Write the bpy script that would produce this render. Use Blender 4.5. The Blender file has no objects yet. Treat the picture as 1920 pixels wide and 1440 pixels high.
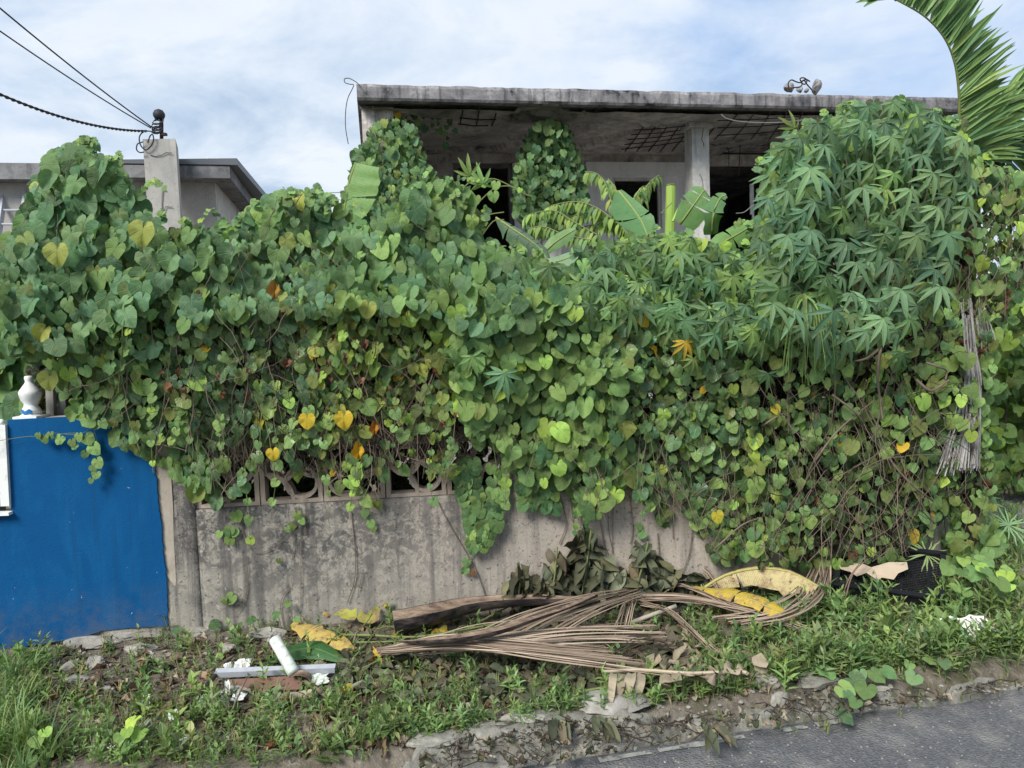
import bpy, math, random
import numpy as np
from mathutils import Vector, Matrix, Euler, noise as mnoise

R = random.Random(7)
NR = np.random.RandomState(11)
SC = bpy.context.scene
COL = SC.collection

# ------------------------------------------------------------------ camera
FPX, PITCH, ROLL, EYE = 1400.0, math.radians(4.1), 0.035, 1.65
CAM = Vector((0, 0, EYE))
_F = Vector((0, math.cos(PITCH), -math.sin(PITCH)))
_R0 = Vector((1, 0, 0))
_U0 = _R0.cross(_F)
_RT = _R0 * math.cos(ROLL) - _U0 * math.sin(ROLL)
_UP = _U0 * math.cos(ROLL) + _R0 * math.sin(ROLL)
cam_data = bpy.data.cameras.new('camera')
cam_data.sensor_width = 36
cam_data.lens = FPX / 1920 * 36
cam_data.clip_end = 2000
cam_data.clip_start = 0.05
cam = bpy.data.objects.new('camera', cam_data)
COL.objects.link(cam)
cam.matrix_world = Matrix(((_RT.x, _UP.x, -_F.x, CAM.x), (_RT.y, _UP.y, -_F.y, CAM.y), (_RT.z, _UP.z, -_F.z, CAM.z), (0, 0, 0, 1)))
SC.camera = cam

# ------------------------------------------------------------------ world, sun, exposure
SUN_EL, SUN_AZ = math.radians(42), math.radians(215)
SKY_STRENGTH = 0.10
SUN_STRENGTH = 3.1
world = bpy.data.worlds.new('World')
SC.world = world
world.use_nodes = True
SC.view_settings.view_transform = 'Standard'
SC.view_settings.look = 'None'
SC.view_settings.gamma = 1
SC.view_settings.use_curve_mapping = False
SC.view_settings.exposure = 0.68
SC.cycles.max_bounces = 6
SC.cycles.diffuse_bounces = 3
SC.cycles.transmission_bounces = 3
SC.cycles.use_denoising = True
try:
    SC.cycles.denoiser = 'OPENIMAGEDENOISE'
except Exception:
    pass


class NT:
    """tiny node-tree helper"""
    def __init__(self, tree):
        self.t = tree
        tree.nodes.clear()

    def n(self, typ, props=None, **inp):
        nd = self.t.nodes.new(typ)
        for k, v in (props or {}).items():
            setattr(nd, k, v)
        for k, v in inp.items():
            key = int(k[1:]) if k[0] == 'i' and k[1:].isdigit() else k.replace('_', ' ')
            s = nd.inputs[key]
            if isinstance(v, bpy.types.NodeSocket):
                self.t.links.new(v, s)
            else:
                s.default_value = v
        return nd

    def math(self, op, a, b=0.0, c=0.0, clamp=False):
        return self.n('ShaderNodeMath', {'operation': op, 'use_clamp': clamp}, i0=a, i1=b, i2=c).outputs[0]

    def vmath(self, op, a, b=(0, 0, 0), scale=None):
        nd = self.n('ShaderNodeVectorMath', {'operation': op}, i0=a, i1=b)
        if scale is not None:
            nd.inputs['Scale'].default_value = scale
        return nd.outputs[0]

    def noise(self, vec, scale, detail=4, rough=0.55, dist=0.0):
        return self.n('ShaderNodeTexNoise', None, Vector=vec, Scale=scale, Detail=detail, Roughness=rough, Distortion=dist).outputs[0]

    def ramp(self, fac, stops, interp='LINEAR'):
        nd = self.n('ShaderNodeValToRGB', None, Fac=fac)
        cr = nd.color_ramp
        cr.interpolation = interp
        while len(cr.elements) < len(stops):
            cr.elements.new(0.5)
        for e, (p, c) in zip(cr.elements, stops):
            e.position = p
            e.color = (c, c, c, 1) if not hasattr(c, '__len__') else (*c[:3], 1)
        return nd.outputs[0]

    def mix(self, fac, a, b, blend='MIX'):
        nd = self.n('ShaderNodeMix', {'data_type': 'RGBA', 'blend_type': blend})
        for i, v in ((0, fac), (6, a), (7, b)):
            s = nd.inputs[i]
            if isinstance(v, bpy.types.NodeSocket):
                self.t.links.new(v, s)
            elif i and len(v) == 3:
                s.default_value = (*v, 1)
            else:
                s.default_value = v
        return nd.outputs[2]

    def maprange(self, v, a, b, c=0.0, d=1.0):
        return self.n('ShaderNodeMapRange', {'clamp': True}, i0=v, i1=a, i2=b, i3=c, i4=d).outputs[0]

    def scalevec(self, vec, s):
        return self.n('ShaderNodeVectorMath', {'operation': 'MULTIPLY'}, i0=vec, i1=s).outputs[0]

    def surf(self, color, rough=0.8, bump=None, bstr=0.3, bdist=0.02, spec=0.3, metallic=0.0, trans=0.0, tcol=None):
        b = self.n('ShaderNodeBsdfPrincipled')
        for k, v in (('Base Color', color), ('Roughness', rough), ('Specular IOR Level', spec), ('Metallic', metallic)):
            s = b.inputs[k]
            if isinstance(v, bpy.types.NodeSocket):
                self.t.links.new(v, s)
            elif k == 'Base Color':
                s.default_value = (*v[:3], 1)
            else:
                s.default_value = v
        if bump is not None:
            bp = self.n('ShaderNodeBump', None, Height=bump, Strength=bstr, Distance=bdist)
            self.t.links.new(bp.outputs[0], b.inputs['Normal'])
        out = b.outputs[0]
        if trans > 0:
            tr = self.n('ShaderNodeBsdfTranslucent', None, Color=tcol if tcol is not None else color)
            mx = self.n('ShaderNodeMixShader', None, Fac=trans)
            self.t.links.new(out, mx.inputs[1])
            self.t.links.new(tr.outputs[0], mx.inputs[2])
            out = mx.outputs[0]
        o = self.n('ShaderNodeOutputMaterial')
        self.t.links.new(out, o.inputs[0])


def build_world():
    w = NT(world.node_tree)
    sky = w.n('ShaderNodeTexSky', {'sky_type': 'NISHITA', 'sun_disc': False, 'sun_elevation': SUN_EL, 'sun_rotation': SUN_AZ,
                                   'air_density': 1.0, 'dust_density': 1.0, 'ozone_density': 1.4})
    d = w.n('ShaderNodeTexCoord').outputs['Generated']
    sep = w.n('ShaderNodeSeparateXYZ', None, Vector=d)
    zz = w.math('ADD', w.math('MAXIMUM', sep.outputs[2], 0.0), 0.22)
    px = w.math('DIVIDE', sep.outputs[0], zz)
    py = w.math('DIVIDE', sep.outputs[1], zz)
    p = w.n('ShaderNodeCombineXYZ', None, X=px, Y=py, Z=3.7).outputs[0]
    n1 = w.noise(p, 0.75, 6, 0.5, 0.25)
    n2 = w.noise(w.vmath('ADD', p, (7.3, 2.1, 0)), 2.2, 7, 0.55, 0.3)
    n = w.math('ADD', w.math('MULTIPLY', n1, 0.7), w.math('MULTIPLY', n2, 0.3))
    cover = w.ramp(n, [(0.36, 0.2), (0.43, 0.62), (0.50, 0.93), (0.58, 1.0)])
    shade = w.noise(w.vmath('ADD', p, (1.3, 5.1, 2.0)), 1.9, 8, 0.6, 0.35)
    cloud = w.ramp(shade, [(0.34, (3.1, 3.95, 5.1)), (0.46, (4.3, 5.0, 5.9)), (0.58, (5.5, 5.9, 6.4))])
    blue = w.mix(0.75, sky.outputs[0], (1.7, 3.3, 6.3))
    col = w.mix(cover, blue, cloud)
    bg = w.n('ShaderNodeBackground', None, Color=col, Strength=SKY_STRENGTH)
    o = w.n('ShaderNodeOutputWorld')
    w.t.links.new(bg.outputs[0], o.inputs[0])


build_world()
sun_d = bpy.data.lights.new('sun', 'SUN')
sun_d.energy = SUN_STRENGTH
sun_d.angle = math.radians(24)
sun_d.color = (1.0, 0.96, 0.89)
sun = bpy.data.objects.new('sun', sun_d)
COL.objects.link(sun)
# direction the light comes from: rotation measured like the sky's
sd = Vector((math.sin(SUN_AZ) * math.cos(SUN_EL), math.cos(SUN_AZ) * math.cos(SUN_EL), math.sin(SUN_EL)))
sun.rotation_euler = sd.to_track_quat('Z', 'Y').to_euler()


# ------------------------------------------------------------------ geometry of the view
def ray(px, py):
    return _F + _RT * ((px - 960) / FPX) - _UP * ((py - 720) / FPX)


def at(px, py, Y):
    r = ray(px, py)
    return CAM + r * (Y / r.y)


def gp(px, py, z=0.0):
    r = ray(px, py)
    return CAM + r * ((z - CAM.z) / r.z)


WA = gp(0, 1215)
WB = gp(1700, 1090)
WE = (WB - WA); WE.z = 0; WE.normalize()
WN = Vector((WE.y, -WE.x, 0))


def wp(px, py, off=0.0):
    r = ray(px, py)
    p0 = WA + WN * off
    return CAM + r * ((p0 - CAM).dot(WN) / r.dot(WN))


def sz(px, py, off=0.0):
    p = wp(px, py, off) - WA
    return p.dot(WE), p.z


def wf(s, z, off=0.0):
    return Vector((WA.x, WA.y, 0)) + WE * s + WN * off + Vector((0, 0, z))


def fbm(x, y, z=0.0, s=1.0, o=4):
    return mnoise.fractal(Vector((x * s, y * s, z * s)), 1.0, 2.0, o)


# ------------------------------------------------------------------ mesh builder
class MB:
    def __init__(self):
        self.V = []; self.F = []; self.C = {}; self.UV = []; self.nv = 0; self.has = False

    def add(self, verts, faces, uv=None):
        o = self.nv
        self.V.extend([tuple(v) for v in verts])
        self.UV.extend([tuple(u) for u in uv] if uv is not None else [(0.5, 0.5)] * len(verts))
        self.F.extend([tuple(i + o for i in f) for f in faces])
        self.nv += len(verts)
        return self

    def box(self, c, d, m=None):
        x, y, z = d[0] / 2, d[1] / 2, d[2] / 2
        vs = [Vector(v) for v in ((-x, -y, -z), (x, -y, -z), (x, y, -z), (-x, y, -z), (-x, -y, z), (x, -y, z), (x, y, z), (-x, y, z))]
        if m is not None:
            vs = [m @ v for v in vs]
        vs = [v + Vector(c) for v in vs]
        return self.add(vs, [(0, 3, 2, 1), (4, 5, 6, 7), (0, 1, 5, 4), (1, 2, 6, 5), (2, 3, 7, 6), (3, 0, 4, 7)])

    def hexa(self, lo, hi):
        """lo: 4 bottom corners counter-clockwise, hi: 4 top ones"""
        return self.add(list(lo) + list(hi), [(0, 3, 2, 1), (4, 5, 6, 7), (0, 1, 5, 4), (1, 2, 6, 5), (2, 3, 7, 6), (3, 0, 4, 7)])

    def beam(self, p, q, w, h, up=(0, 0, 1)):
        p, q = Vector(p), Vector(q)
        d = (q - p).normalized()
        s = d.cross(Vector(up))
        if s.length < 1e-4:
            s = d.cross(Vector((1, 0, 0)))
        s.normalize()
        u = s.cross(d)
        cs = [(-w / 2, -h / 2), (w / 2, -h / 2), (w / 2, h / 2), (-w / 2, h / 2)]
        a = [p + s * x + u * y for x, y in cs]
        b = [q + s * x + u * y for x, y in cs]
        return self.add(a + b, [(0, 1, 2, 3), (7, 6, 5, 4), (0, 4, 5, 1), (1, 5, 6, 2), (2, 6, 7, 3), (3, 7, 4, 0)])

    def tube(self, pts, rad, n=5, cap=True):
        pts = [Vector(p) for p in pts]
        k = len(pts)
        if not hasattr(rad, '__len__'):
            rad = [rad] * k
        vs = []
        ref = Vector((0.31, 0.17, 0.93))
        for i, p in enumerate(pts):
            d = (pts[min(i + 1, k - 1)] - pts[max(i - 1, 0)])
            if d.length < 1e-9:
                d = Vector((0, 0, 1))
            d.normalize()
            a = d.cross(ref)
            if a.length < 0.05:
                a = d.cross(Vector((1, 0, 0)))
            a.normalize()
            b = d.cross(a)
            ref = b.cross(d) * 0 + ref
            for j in range(n):
                t = 2 * math.pi * j / n
                vs.append(p + a * math.cos(t) * rad[i] + b * math.sin(t) * rad[i])
        fs = [(i * n + j, i * n + (j + 1) % n, (i + 1) * n + (j + 1) % n, (i + 1) * n + j) for i in range(k - 1) for j in range(n)]
        if cap:
            fs.append(tuple(range(n - 1, -1, -1)))
            fs.append(tuple((k - 1) * n + j for j in range(n)))
        return self.add(vs, fs)

    def lathe(self, base, prof, n=20, axis=None):
        m = Matrix.Identity(3) if axis is None else Vector(axis).to_track_quat('Z', 'Y').to_matrix()
        vs = [m @ Vector((r * math.cos(2 * math.pi * j / n), r * math.sin(2 * math.pi * j / n), z)) + Vector(base) for r, z in prof for j in range(n)]
        k = len(prof)
        fs = [(i * n + j, i * n + (j + 1) % n, (i + 1) * n + (j + 1) % n, (i + 1) * n + j) for i in range(k - 1) for j in range(n)]
        fs.append(tuple(range(n - 1, -1, -1)))
        fs.append(tuple((k - 1) * n + j for j in range(n)))
        return self.add(vs, fs)

    def strip(self, pts, widths, nrm, fold=0.0, twist=0.0, uvl=True):
        """thin two-sided blade along pts with a mid line; nrm = facing"""
        pts = [Vector(p) for p in pts]
        k = len(pts)
        vs, uv = [], []
        for i, p in enumerate(pts):
            d = (pts[min(i + 1, k - 1)] - pts[max(i - 1, 0)]).normalized()
            nn = Vector(nrm)
            s = d.cross(nn)
            if s.length < 1e-3:
                s = d.cross(Vector((0.3, 0.5, 0.8)))
            s.normalize()
            if twist:
                s = Matrix.Rotation(twist * i / (k - 1), 3, d) @ s
            f = s.cross(d)
            w = widths[i] if hasattr(widths, '__len__') else widths
            vs += [p - s * w + f * fold * w, p, p + s * w + f * fold * w]
            t = i / (k - 1)
            uv += [(-0.5, t), (0, t), (0.5, t)]
        fs = []
        for i in range(k - 1):
            a = i * 3
            fs += [(a, a + 1, a + 4, a + 3), (a + 1, a + 2, a + 5, a + 4)]
        return self.add(vs, fs, uv)

    def mesh(self, name, mat, smooth=False, tint=None):
        me = bpy.data.meshes.new(name)
        me.from_pydata(self.V, [], self.F)
        if mat:
            me.materials.append(mat)
        if smooth:
            me.polygons.foreach_set('use_smooth', [True] * len(me.polygons))
        if tint is not None:
            ca = me.color_attributes.new('tint', 'FLOAT_COLOR', 'POINT')
            ca.data.foreach_set('color', np.tile(np.array([*tint, 1.0], dtype=np.float32), len(self.V)))
            uvl = me.uv_layers.new(name='UVMap')
            idx = np.zeros(len(me.loops), dtype=np.int32)
            me.loops.foreach_get('vertex_index', idx)
            uvl.data.foreach_set('uv', np.array(self.UV, dtype=np.float32)[idx].ravel())
        me.update()
        return me

    def build(self, name, mat, parent=None, smooth=False, tint=None, kind=None, label=None):
        if not self.V:
            return None
        o = bpy.data.objects.new(name, self.mesh(name, mat, smooth, tint))
        COL.objects.link(o)
        if parent is not None:
            o.parent = parent
            L = world_loc(parent)
            o.location = -L
        if kind:
            o['kind'] = kind
        if label:
            o['label'] = label
        return o


def world_loc(o):
    L = Vector((0, 0, 0))
    while o is not None:
        L += o.location
        o = o.parent
    return L


def thing(name, label, cat, loc=(0, 0, 0), group=None):
    o = bpy.data.objects.new(name, None)
    o.empty_display_size = 0.1
    COL.objects.link(o)
    o.location = loc
    o['label'] = label
    o['category'] = cat
    if group:
        o['group'] = group
    return o


def tag(o, label, cat, group=None, kind=None):
    o['label'] = label
    o['category'] = cat
    if group:
        o['group'] = group
    if kind:
        o['kind'] = kind
    return o


def struct(o, label=None):
    o['kind'] = 'structure'
    if label:
        o['label'] = label
    return o


def mat(name, fn):
    m = bpy.data.materials.new(name)
    m.use_nodes = True
    fn(NT(m.node_tree))
    return m


# ------------------------------------------------------------------ materials
def objco(w):
    # every mesh is written in world metres and its object only shifted, so world position is the stable coordinate
    return w.n('ShaderNodeNewGeometry').outputs['Position']


def concrete(base, dark, light, dirt=0.5, scale=1.0, streak=0.5, bstr=0.5, warm=None):
    def fn(w):
        p = objco(w)
        big = w.noise(p, 1.6 * scale, 6, 0.6, 0.6)
        med = w.noise(w.vmath('ADD', p, (3, 1, 7)), 9 * scale, 8, 0.68, 0.2)
        fine = w.noise(p, 70 * scale, 6, 0.7)
        st = w.noise(w.scalevec(p, (9 * scale, 9 * scale, 0.9 * scale)), 1.0, 6, 0.6, 0.3)
        c = w.mix(w.ramp(med, [(0.35, 0), (0.65, 1)]), base, light)
        if warm:
            wm = w.noise(w.vmath('ADD', p, (11, 4, 2)), 0.8, 4, 0.5)
            c = w.mix(w.ramp(wm, [(0.46, 0), (0.58, 0.75)]), c, warm)
        mould = w.math('MULTIPLY', w.ramp(big, [(0.42, 0), (0.62, 1)]), w.ramp(med, [(0.38, 0.1), (0.6, 1)]))
        c = w.mix(w.math('MULTIPLY', mould, dirt), c, dark)
        c = w.mix(w.math('MULTIPLY', w.ramp(st, [(0.5, 0), (0.68, 1)]), streak), c, dark)
        speck = w.ramp(w.noise(p, 38 * scale, 3, 0.5), [(0.66, 0), (0.72, 1)])
        c = w.mix(w.math('MULTIPLY', speck, 0.45), c, light)
        dk = w.ramp(w.noise(w.vmath('ADD', p, (5, 5, 5)), 55 * scale, 4, 0.6), [(0.60, 0), (0.68, 1)])
        c = w.mix(w.math('MULTIPLY', dk, w.math('MULTIPLY', w.ramp(big, [(0.35, 0.2), (0.6, 1)]), dirt)), c, dark)
        h = w.math('ADD', w.math('MULTIPLY', med, 0.6), w.math('MULTIPLY', fine, 0.4))
        w.surf(c, 0.92, h, bstr, 0.012, 0.15)
    return fn


M = {}
def m_wall(w):
    p = objco(w)
    big = w.noise(p, 1.9, 6, 0.62, 0.7)
    med = w.noise(w.vmath('ADD', p, (3, 1, 7)), 15, 10, 0.78, 0.5)
    fine = w.noise(p, 75, 6, 0.7)
    st = w.noise(w.scalevec(p, (17, 17, 0.9)), 1.0, 7, 0.62, 0.35)
    sx = w.n('ShaderNodeSeparateXYZ', None, Vector=p)
    right = w.maprange(w.math('ADD', sx.outputs[0], w.math('MULTIPLY', w.math('SUBTRACT', big, .5), 2.2)), -1.0, .3)
    c = w.mix(w.ramp(med, [(.38, 0), (.62, 1)]), (0.30, 0.275, 0.235), (0.44, 0.41, 0.35))
    c = w.mix(w.math('MULTIPLY', right, .85), c, w.mix(w.ramp(med, [(.4, 0), (.6, 1)]), (0.405, 0.345, 0.285), (0.52, 0.455, 0.385)))
    band = w.maprange(sx.outputs[2], .05, .45, .45, 1.0)
    mould = w.math('MULTIPLY', w.math('MULTIPLY', w.ramp(big, [(.34, .25), (.50, 1)]), w.ramp(med, [(.43, 0), (.53, 1)])), w.math('MULTIPLY', band, w.maprange(right, 0, 1, 1.0, .35)))
    c = w.mix(w.math('MULTIPLY', mould, .88), c, (0.055, 0.054, 0.056))
    c = w.mix(w.math('MULTIPLY', w.ramp(st, [(.48, 0), (.64, .72)]), w.maprange(right, 0, 1, 1.0, .55)), c, (0.085, 0.080, 0.080))
    c = w.mix(w.ramp(w.noise(w.scalevec(w.vmath('ADD', p, (2, 2, 2)), (1.0, 1.0, .6)), 30, 5, .65, .4), [(.62, 0), (.70, .75)]), c, (0.42, 0.41, 0.38))
    c = w.mix(w.ramp(w.noise(w.vmath('ADD', p, (5, 5, 5)), 48, 5, .7), [(.57, 0), (.66, .8)]), c, (0.055, 0.052, 0.052))
    h = w.math('ADD', w.math('MULTIPLY', med, 0.6), w.math('MULTIPLY', fine, 0.4))
    w.surf(c, 0.92, h, 0.7, 0.012, 0.15)


M['wall'] = mat('weathered_wall', m_wall)
M['block'] = mat('breeze_block_concrete', concrete((0.34, 0.275, 0.22), (0.09, 0.075, 0.065), (0.50, 0.42, 0.35), 0.7, 1.6, 0.4))
M['rawedge'] = mat('bare_render', concrete((0.36, 0.31, 0.25), (0.14, 0.13, 0.12), (0.46, 0.41, 0.34), 0.5, 1.5, 0.3))
M['fascia'] = mat('roof_edge_concrete', concrete((0.17, 0.17, 0.18), (0.03, 0.03, 0.035), (0.40, 0.38, 0.38), 1.0, 1.8, 0.75))
M['soffit'] = mat('mouldy_soffit', concrete((0.24, 0.23, 0.22), (0.04, 0.04, 0.047), (0.52, 0.49, 0.45), 1.0, 0.8, 0.2))
M['plaster'] = mat('peeling_plaster', concrete((0.74, 0.73, 0.74), (0.40, 0.37, 0.36), (0.84, 0.83, 0.83), 0.35, 1.3, 0.3))
M['plasterband'] = mat('bare_patchy_plaster', concrete((0.40, 0.36, 0.34), (0.12, 0.10, 0.10), (0.74, 0.70, 0.67), 0.9, 1.6, 0.4))
M['column'] = mat('column_plaster', concrete((0.50, 0.48, 0.45), (0.15, 0.14, 0.13), (0.66, 0.64, 0.60), 0.5, 2.0, 0.5))
M['house2'] = mat('grey_render', concrete((0.37, 0.36, 0.33), (0.16, 0.16, 0.155), (0.48, 0.47, 0.44), 0.6, 0.7, 0.35, 0.3))
M['house2dark'] = mat('grey_fascia', concrete((0.16, 0.16, 0.17), (0.05, 0.05, 0.055), (0.30, 0.30, 0.30), 0.8, 1.0, 0.6))
M['roofsheet'] = mat('grey_sheet_roof', lambda w: w.surf((0.10, 0.11, 0.125), 0.5, w.noise(objco(w), 20), 0.1, 0.01, 0.4))
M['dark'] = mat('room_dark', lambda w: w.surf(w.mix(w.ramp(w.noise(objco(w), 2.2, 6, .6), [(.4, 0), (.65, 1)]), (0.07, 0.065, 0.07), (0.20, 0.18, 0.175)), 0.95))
M['rebar'] = mat('rusty_rebar', lambda w: w.surf(w.mix(w.noise(objco(w), 60), (0.05, 0.025, 0.018), (0.02, 0.015, 0.014)), 0.85, w.noise(objco(w), 200), 0.3, 0.003))
M['wire'] = mat('black_cable', lambda w: w.surf((0.025, 0.027, 0.033), 0.6))
M['greywire'] = mat('grey_wire', lambda w: w.surf((0.22, 0.22, 0.22), 0.6))
M['white'] = mat('white_paint', lambda w: w.surf(w.mix(w.ramp(w.noise(objco(w), 14, 6), [(0.5, 0), (0.75, 0.7)]), (0.72, 0.74, 0.72), (0.36, 0.36, 0.33)), 0.5, w.noise(objco(w), 60), 0.15, 0.004))
M['alu'] = mat('pale_metal', lambda w: w.surf(w.mix(w.noise(objco(w), 30, 5), (0.26, 0.28, 0.33), (0.46, 0.48, 0.51)), 0.42, w.noise(objco(w), 50), 0.2, 0.004, 0.5))


def m_blue(w):
    p = objco(w)
    a = w.noise(p, 1.4, 5, 0.6, 0.3)
    roller = w.noise(w.scalevec(p, (3.5, 3.5, 1.1)), 2.0, 6, 0.6, 0.5)
    c = w.mix(w.ramp(a, [(0.3, 0), (0.7, 1)]), (0.003, 0.066, 0.190), (0.005, 0.086, 0.235))
    c = w.mix(w.ramp(roller, [(0.5, 0), (0.72, 0.55)]), c, (0.008, 0.112, 0.28))
    sp = w.ramp(w.noise(p, 260, 2, 0.5), [(0.35, 1), (0.5, 0)])
    c = w.mix(w.math('MULTIPLY', sp, 0.3), c, (0.004, 0.045, 0.16))
    chip = w.ramp(w.noise(w.vmath('ADD', p, (9, 2, 4)), 34, 3, 0.5), [(0.755, 0), (0.765, 1)])
    c = w.mix(chip, c, (0.45, 0.47, 0.47))
    low = w.math('MULTIPLY', w.maprange(w.n('ShaderNodeSeparateXYZ', None, Vector=p).outputs[2], 0.35, 0.0), w.ramp(w.noise(p, 9, 7, 0.7), [(0.42, 0), (0.62, 0.45)]))
    c = w.mix(low, c, (0.11, 0.105, 0.09))
    run = w.ramp(w.noise(w.scalevec(p, (16, 16, .6)), 1.0, 6, .6, .3), [(.56, 0), (.70, .35)])
    c = w.mix(run, c, (0.010, 0.045, 0.11))
    h = w.math('ADD', w.noise(p, 90, 5, 0.7), w.math('MULTIPLY', w.noise(p, 12, 4), 0.8))
    w.surf(c, 0.75, h, 0.45, 0.006, 0.08)


M['blue'] = mat('blue_masonry_paint', m_blue)


def m_ground(w):
    p = objco(w)
    a = w.noise(p, 2.6, 7, 0.65, 0.5)
    b = w.noise(w.vmath('ADD', p, (4, 8, 1)), 16, 8, 0.7)
    c = w.mix(w.ramp(b, [(0.3, 0), (0.7, 1)]), (0.13, 0.105, 0.082), (0.32, 0.285, 0.235))
    c = w.mix(w.ramp(a, [(0.45, 0), (0.62, 0.8)]), c, (0.085, 0.085, 0.045))
    c = w.mix(w.ramp(w.noise(w.vmath('ADD', p, (2, 3, 9)), 45, 4, 0.6), [(0.6, 0), (0.7, 0.9)]), c, (0.34, 0.32, 0.28))
    w.surf(c, 0.95, w.math('ADD', b, w.noise(p, 60, 6, 0.7)), 0.9, 0.025, 0.1)


M['ground'] = mat('dirt_ground', m_ground)


def m_road(w):
    p = objco(w)
    a = w.noise(p, 3.0, 6, 0.6)
    g = w.n('ShaderNodeTexVoronoi', None, Vector=p, Scale=95.0)
    g2 = w.n('ShaderNodeTexVoronoi', None, Vector=p, Scale=38.0)
    c = w.mix(a, (0.070, 0.071, 0.076), (0.125, 0.126, 0.130))
    c = w.mix(w.math('MULTIPLY', w.ramp(g.outputs['Color'], [(0.45, 0), (0.8, 1)]), 0.55), c, (0.16, 0.165, 0.175))
    agg = w.math('MULTIPLY', w.ramp(g2.outputs['Distance'], [(0.10, 1), (0.20, 0)]), w.ramp(w.noise(p, 17, 4), [(0.58, 0), (0.68, 1)]))
    c = w.mix(agg, c, (0.52, 0.52, 0.50))
    c = w.mix(w.ramp(w.noise(w.vmath('ADD', p, (7, 1, 1)), 5.5, 7, 0.65), [(0.48, 0), (0.66, 0.75)]), c, (0.22, 0.215, 0.20))
    w.surf(c, 0.82, w.math('ADD', g.outputs['Distance'], w.math('MULTIPLY', w.noise(p, 40, 5), 0.7)), 0.8, 0.008, 0.3)


M['road'] = mat('worn_asphalt', m_road)
M['kerb'] = mat('broken_concrete_kerb', concrete((0.23, 0.222, 0.19), (0.08, 0.08, 0.062), (0.42, 0.40, 0.35), 1.0, 3.2, 0.25, 1.2))
M['line'] = mat('faded_road_paint', lambda w: w.surf(w.mix(w.ramp(w.noise(objco(w), 28, 7, 0.7), [(0.47, 0), (0.62, 1)]), (0.34, 0.34, 0.31), (0.11, 0.11, 0.11)), 0.85))
M['rock'] = mat('pale_limestone', concrete((0.26, 0.245, 0.215), (0.08, 0.076, 0.066), (0.42, 0.40, 0.36), 0.8, 3.0, 0.0, 1.0))
M['path'] = mat('gravel_path', concrete((0.27, 0.26, 0.24), (0.12, 0.12, 0.10), (0.42, 0.41, 0.38), 0.6, 3.0, 0.0, 0.8))
M['paper'] = mat('brown_paper', lambda w: w.surf(w.mix(w.noise(objco(w), 14, 5), (0.34, 0.27, 0.195), (0.50, 0.41, 0.31)), 0.85, w.noise(objco(w), 40, 6), 0.6, 0.006))
M['blackplastic'] = mat('black_plastic', lambda w: w.surf((0.010, 0.011, 0.016), 0.45, None, spec=0.4))
M['pipe'] = mat('white_pvc', lambda w: w.surf(w.mix(w.ramp(w.noise(objco(w), 30, 6), [(0.45, 0), (0.7, 0.8)]), (0.66, 0.72, 0.66), (0.30, 0.30, 0.24)), 0.45))
M['bark'] = mat('dry_vine_bark', lambda w: w.surf(w.mix(w.noise(objco(w), 35, 5), (0.085, 0.060, 0.042), (0.24, 0.195, 0.15)), 0.9))
M['darkbark'] = mat('dark_bark_and_gap_shade', lambda w: w.surf(w.mix(w.noise(objco(w), 35, 5), (0.018, 0.014, 0.012), (0.075, 0.056, 0.042)), 0.95))  # dark bark, deepened so the stem mats carry the shade of the gaps
M['palebark'] = mat('pale_fibre', lambda w: w.surf(w.mix(w.noise(objco(w), 50, 5), (0.20, 0.19, 0.18), (0.46, 0.44, 0.42)), 0.9))
M['green_stem'] = mat('green_stem', lambda w: w.surf(w.mix(w.noise(objco(w), 25, 4), (0.12, 0.16, 0.05), (0.20, 0.22, 0.085)), 0.6))
M['cutstem'] = mat('cut_banana_stem', lambda w: w.surf(w.mix(w.noise(w.scalevec(objco(w), (30, 30, 4)), 1.0, 5), (0.17, 0.30, 0.045), (0.36, 0.48, 0.11)), 0.45))


def m_dryfrond(w):
    p = objco(w)
    c0 = w.mix(w.noise(p, 9, 6, 0.65), (0.15, 0.105, 0.078), (0.47, 0.385, 0.29))
    oi = w.n('ShaderNodeObjectInfo').outputs['Random']
    c = w.mix(w.ramp(oi, [(0.15, .75), (0.6, 0)]), c0, (0.11, 0.07, 0.052))
    c = w.mix(w.ramp(oi, [(0.75, 0), (1.0, .6)]), c, (0.56, 0.46, 0.36))
    w.surf(c, 0.75, w.noise(p, 120, 3), 0.3, 0.003, 0.25)


M['dryfrond'] = mat('dry_palm_leaflet', m_dryfrond)
M['spathe_dark'] = mat('dark_palm_sheath', lambda w: w.surf(w.mix(w.ramp(w.noise(w.scalevec(objco(w), (4, 14, 14)), 2.0, 6, 0.65), [(0.42, 0), (0.68, 1)]), (0.018, 0.016, 0.020), (0.13, 0.10, 0.085)), 0.42, w.noise(objco(w), 60, 5), 0.35, 0.004, 0.45))
M['spathe_pale'] = mat('pale_palm_sheath', lambda w: w.surf(w.mix(w.ramp(w.noise(w.scalevec(objco(w), (6, 16, 16)), 1.6, 7, 0.7), [(0.32, 0), (0.66, 1)]), (0.075, 0.045, 0.035), (0.33, 0.25, 0.18)), 0.75, w.noise(objco(w), 80, 6), 0.7, 0.006))


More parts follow.
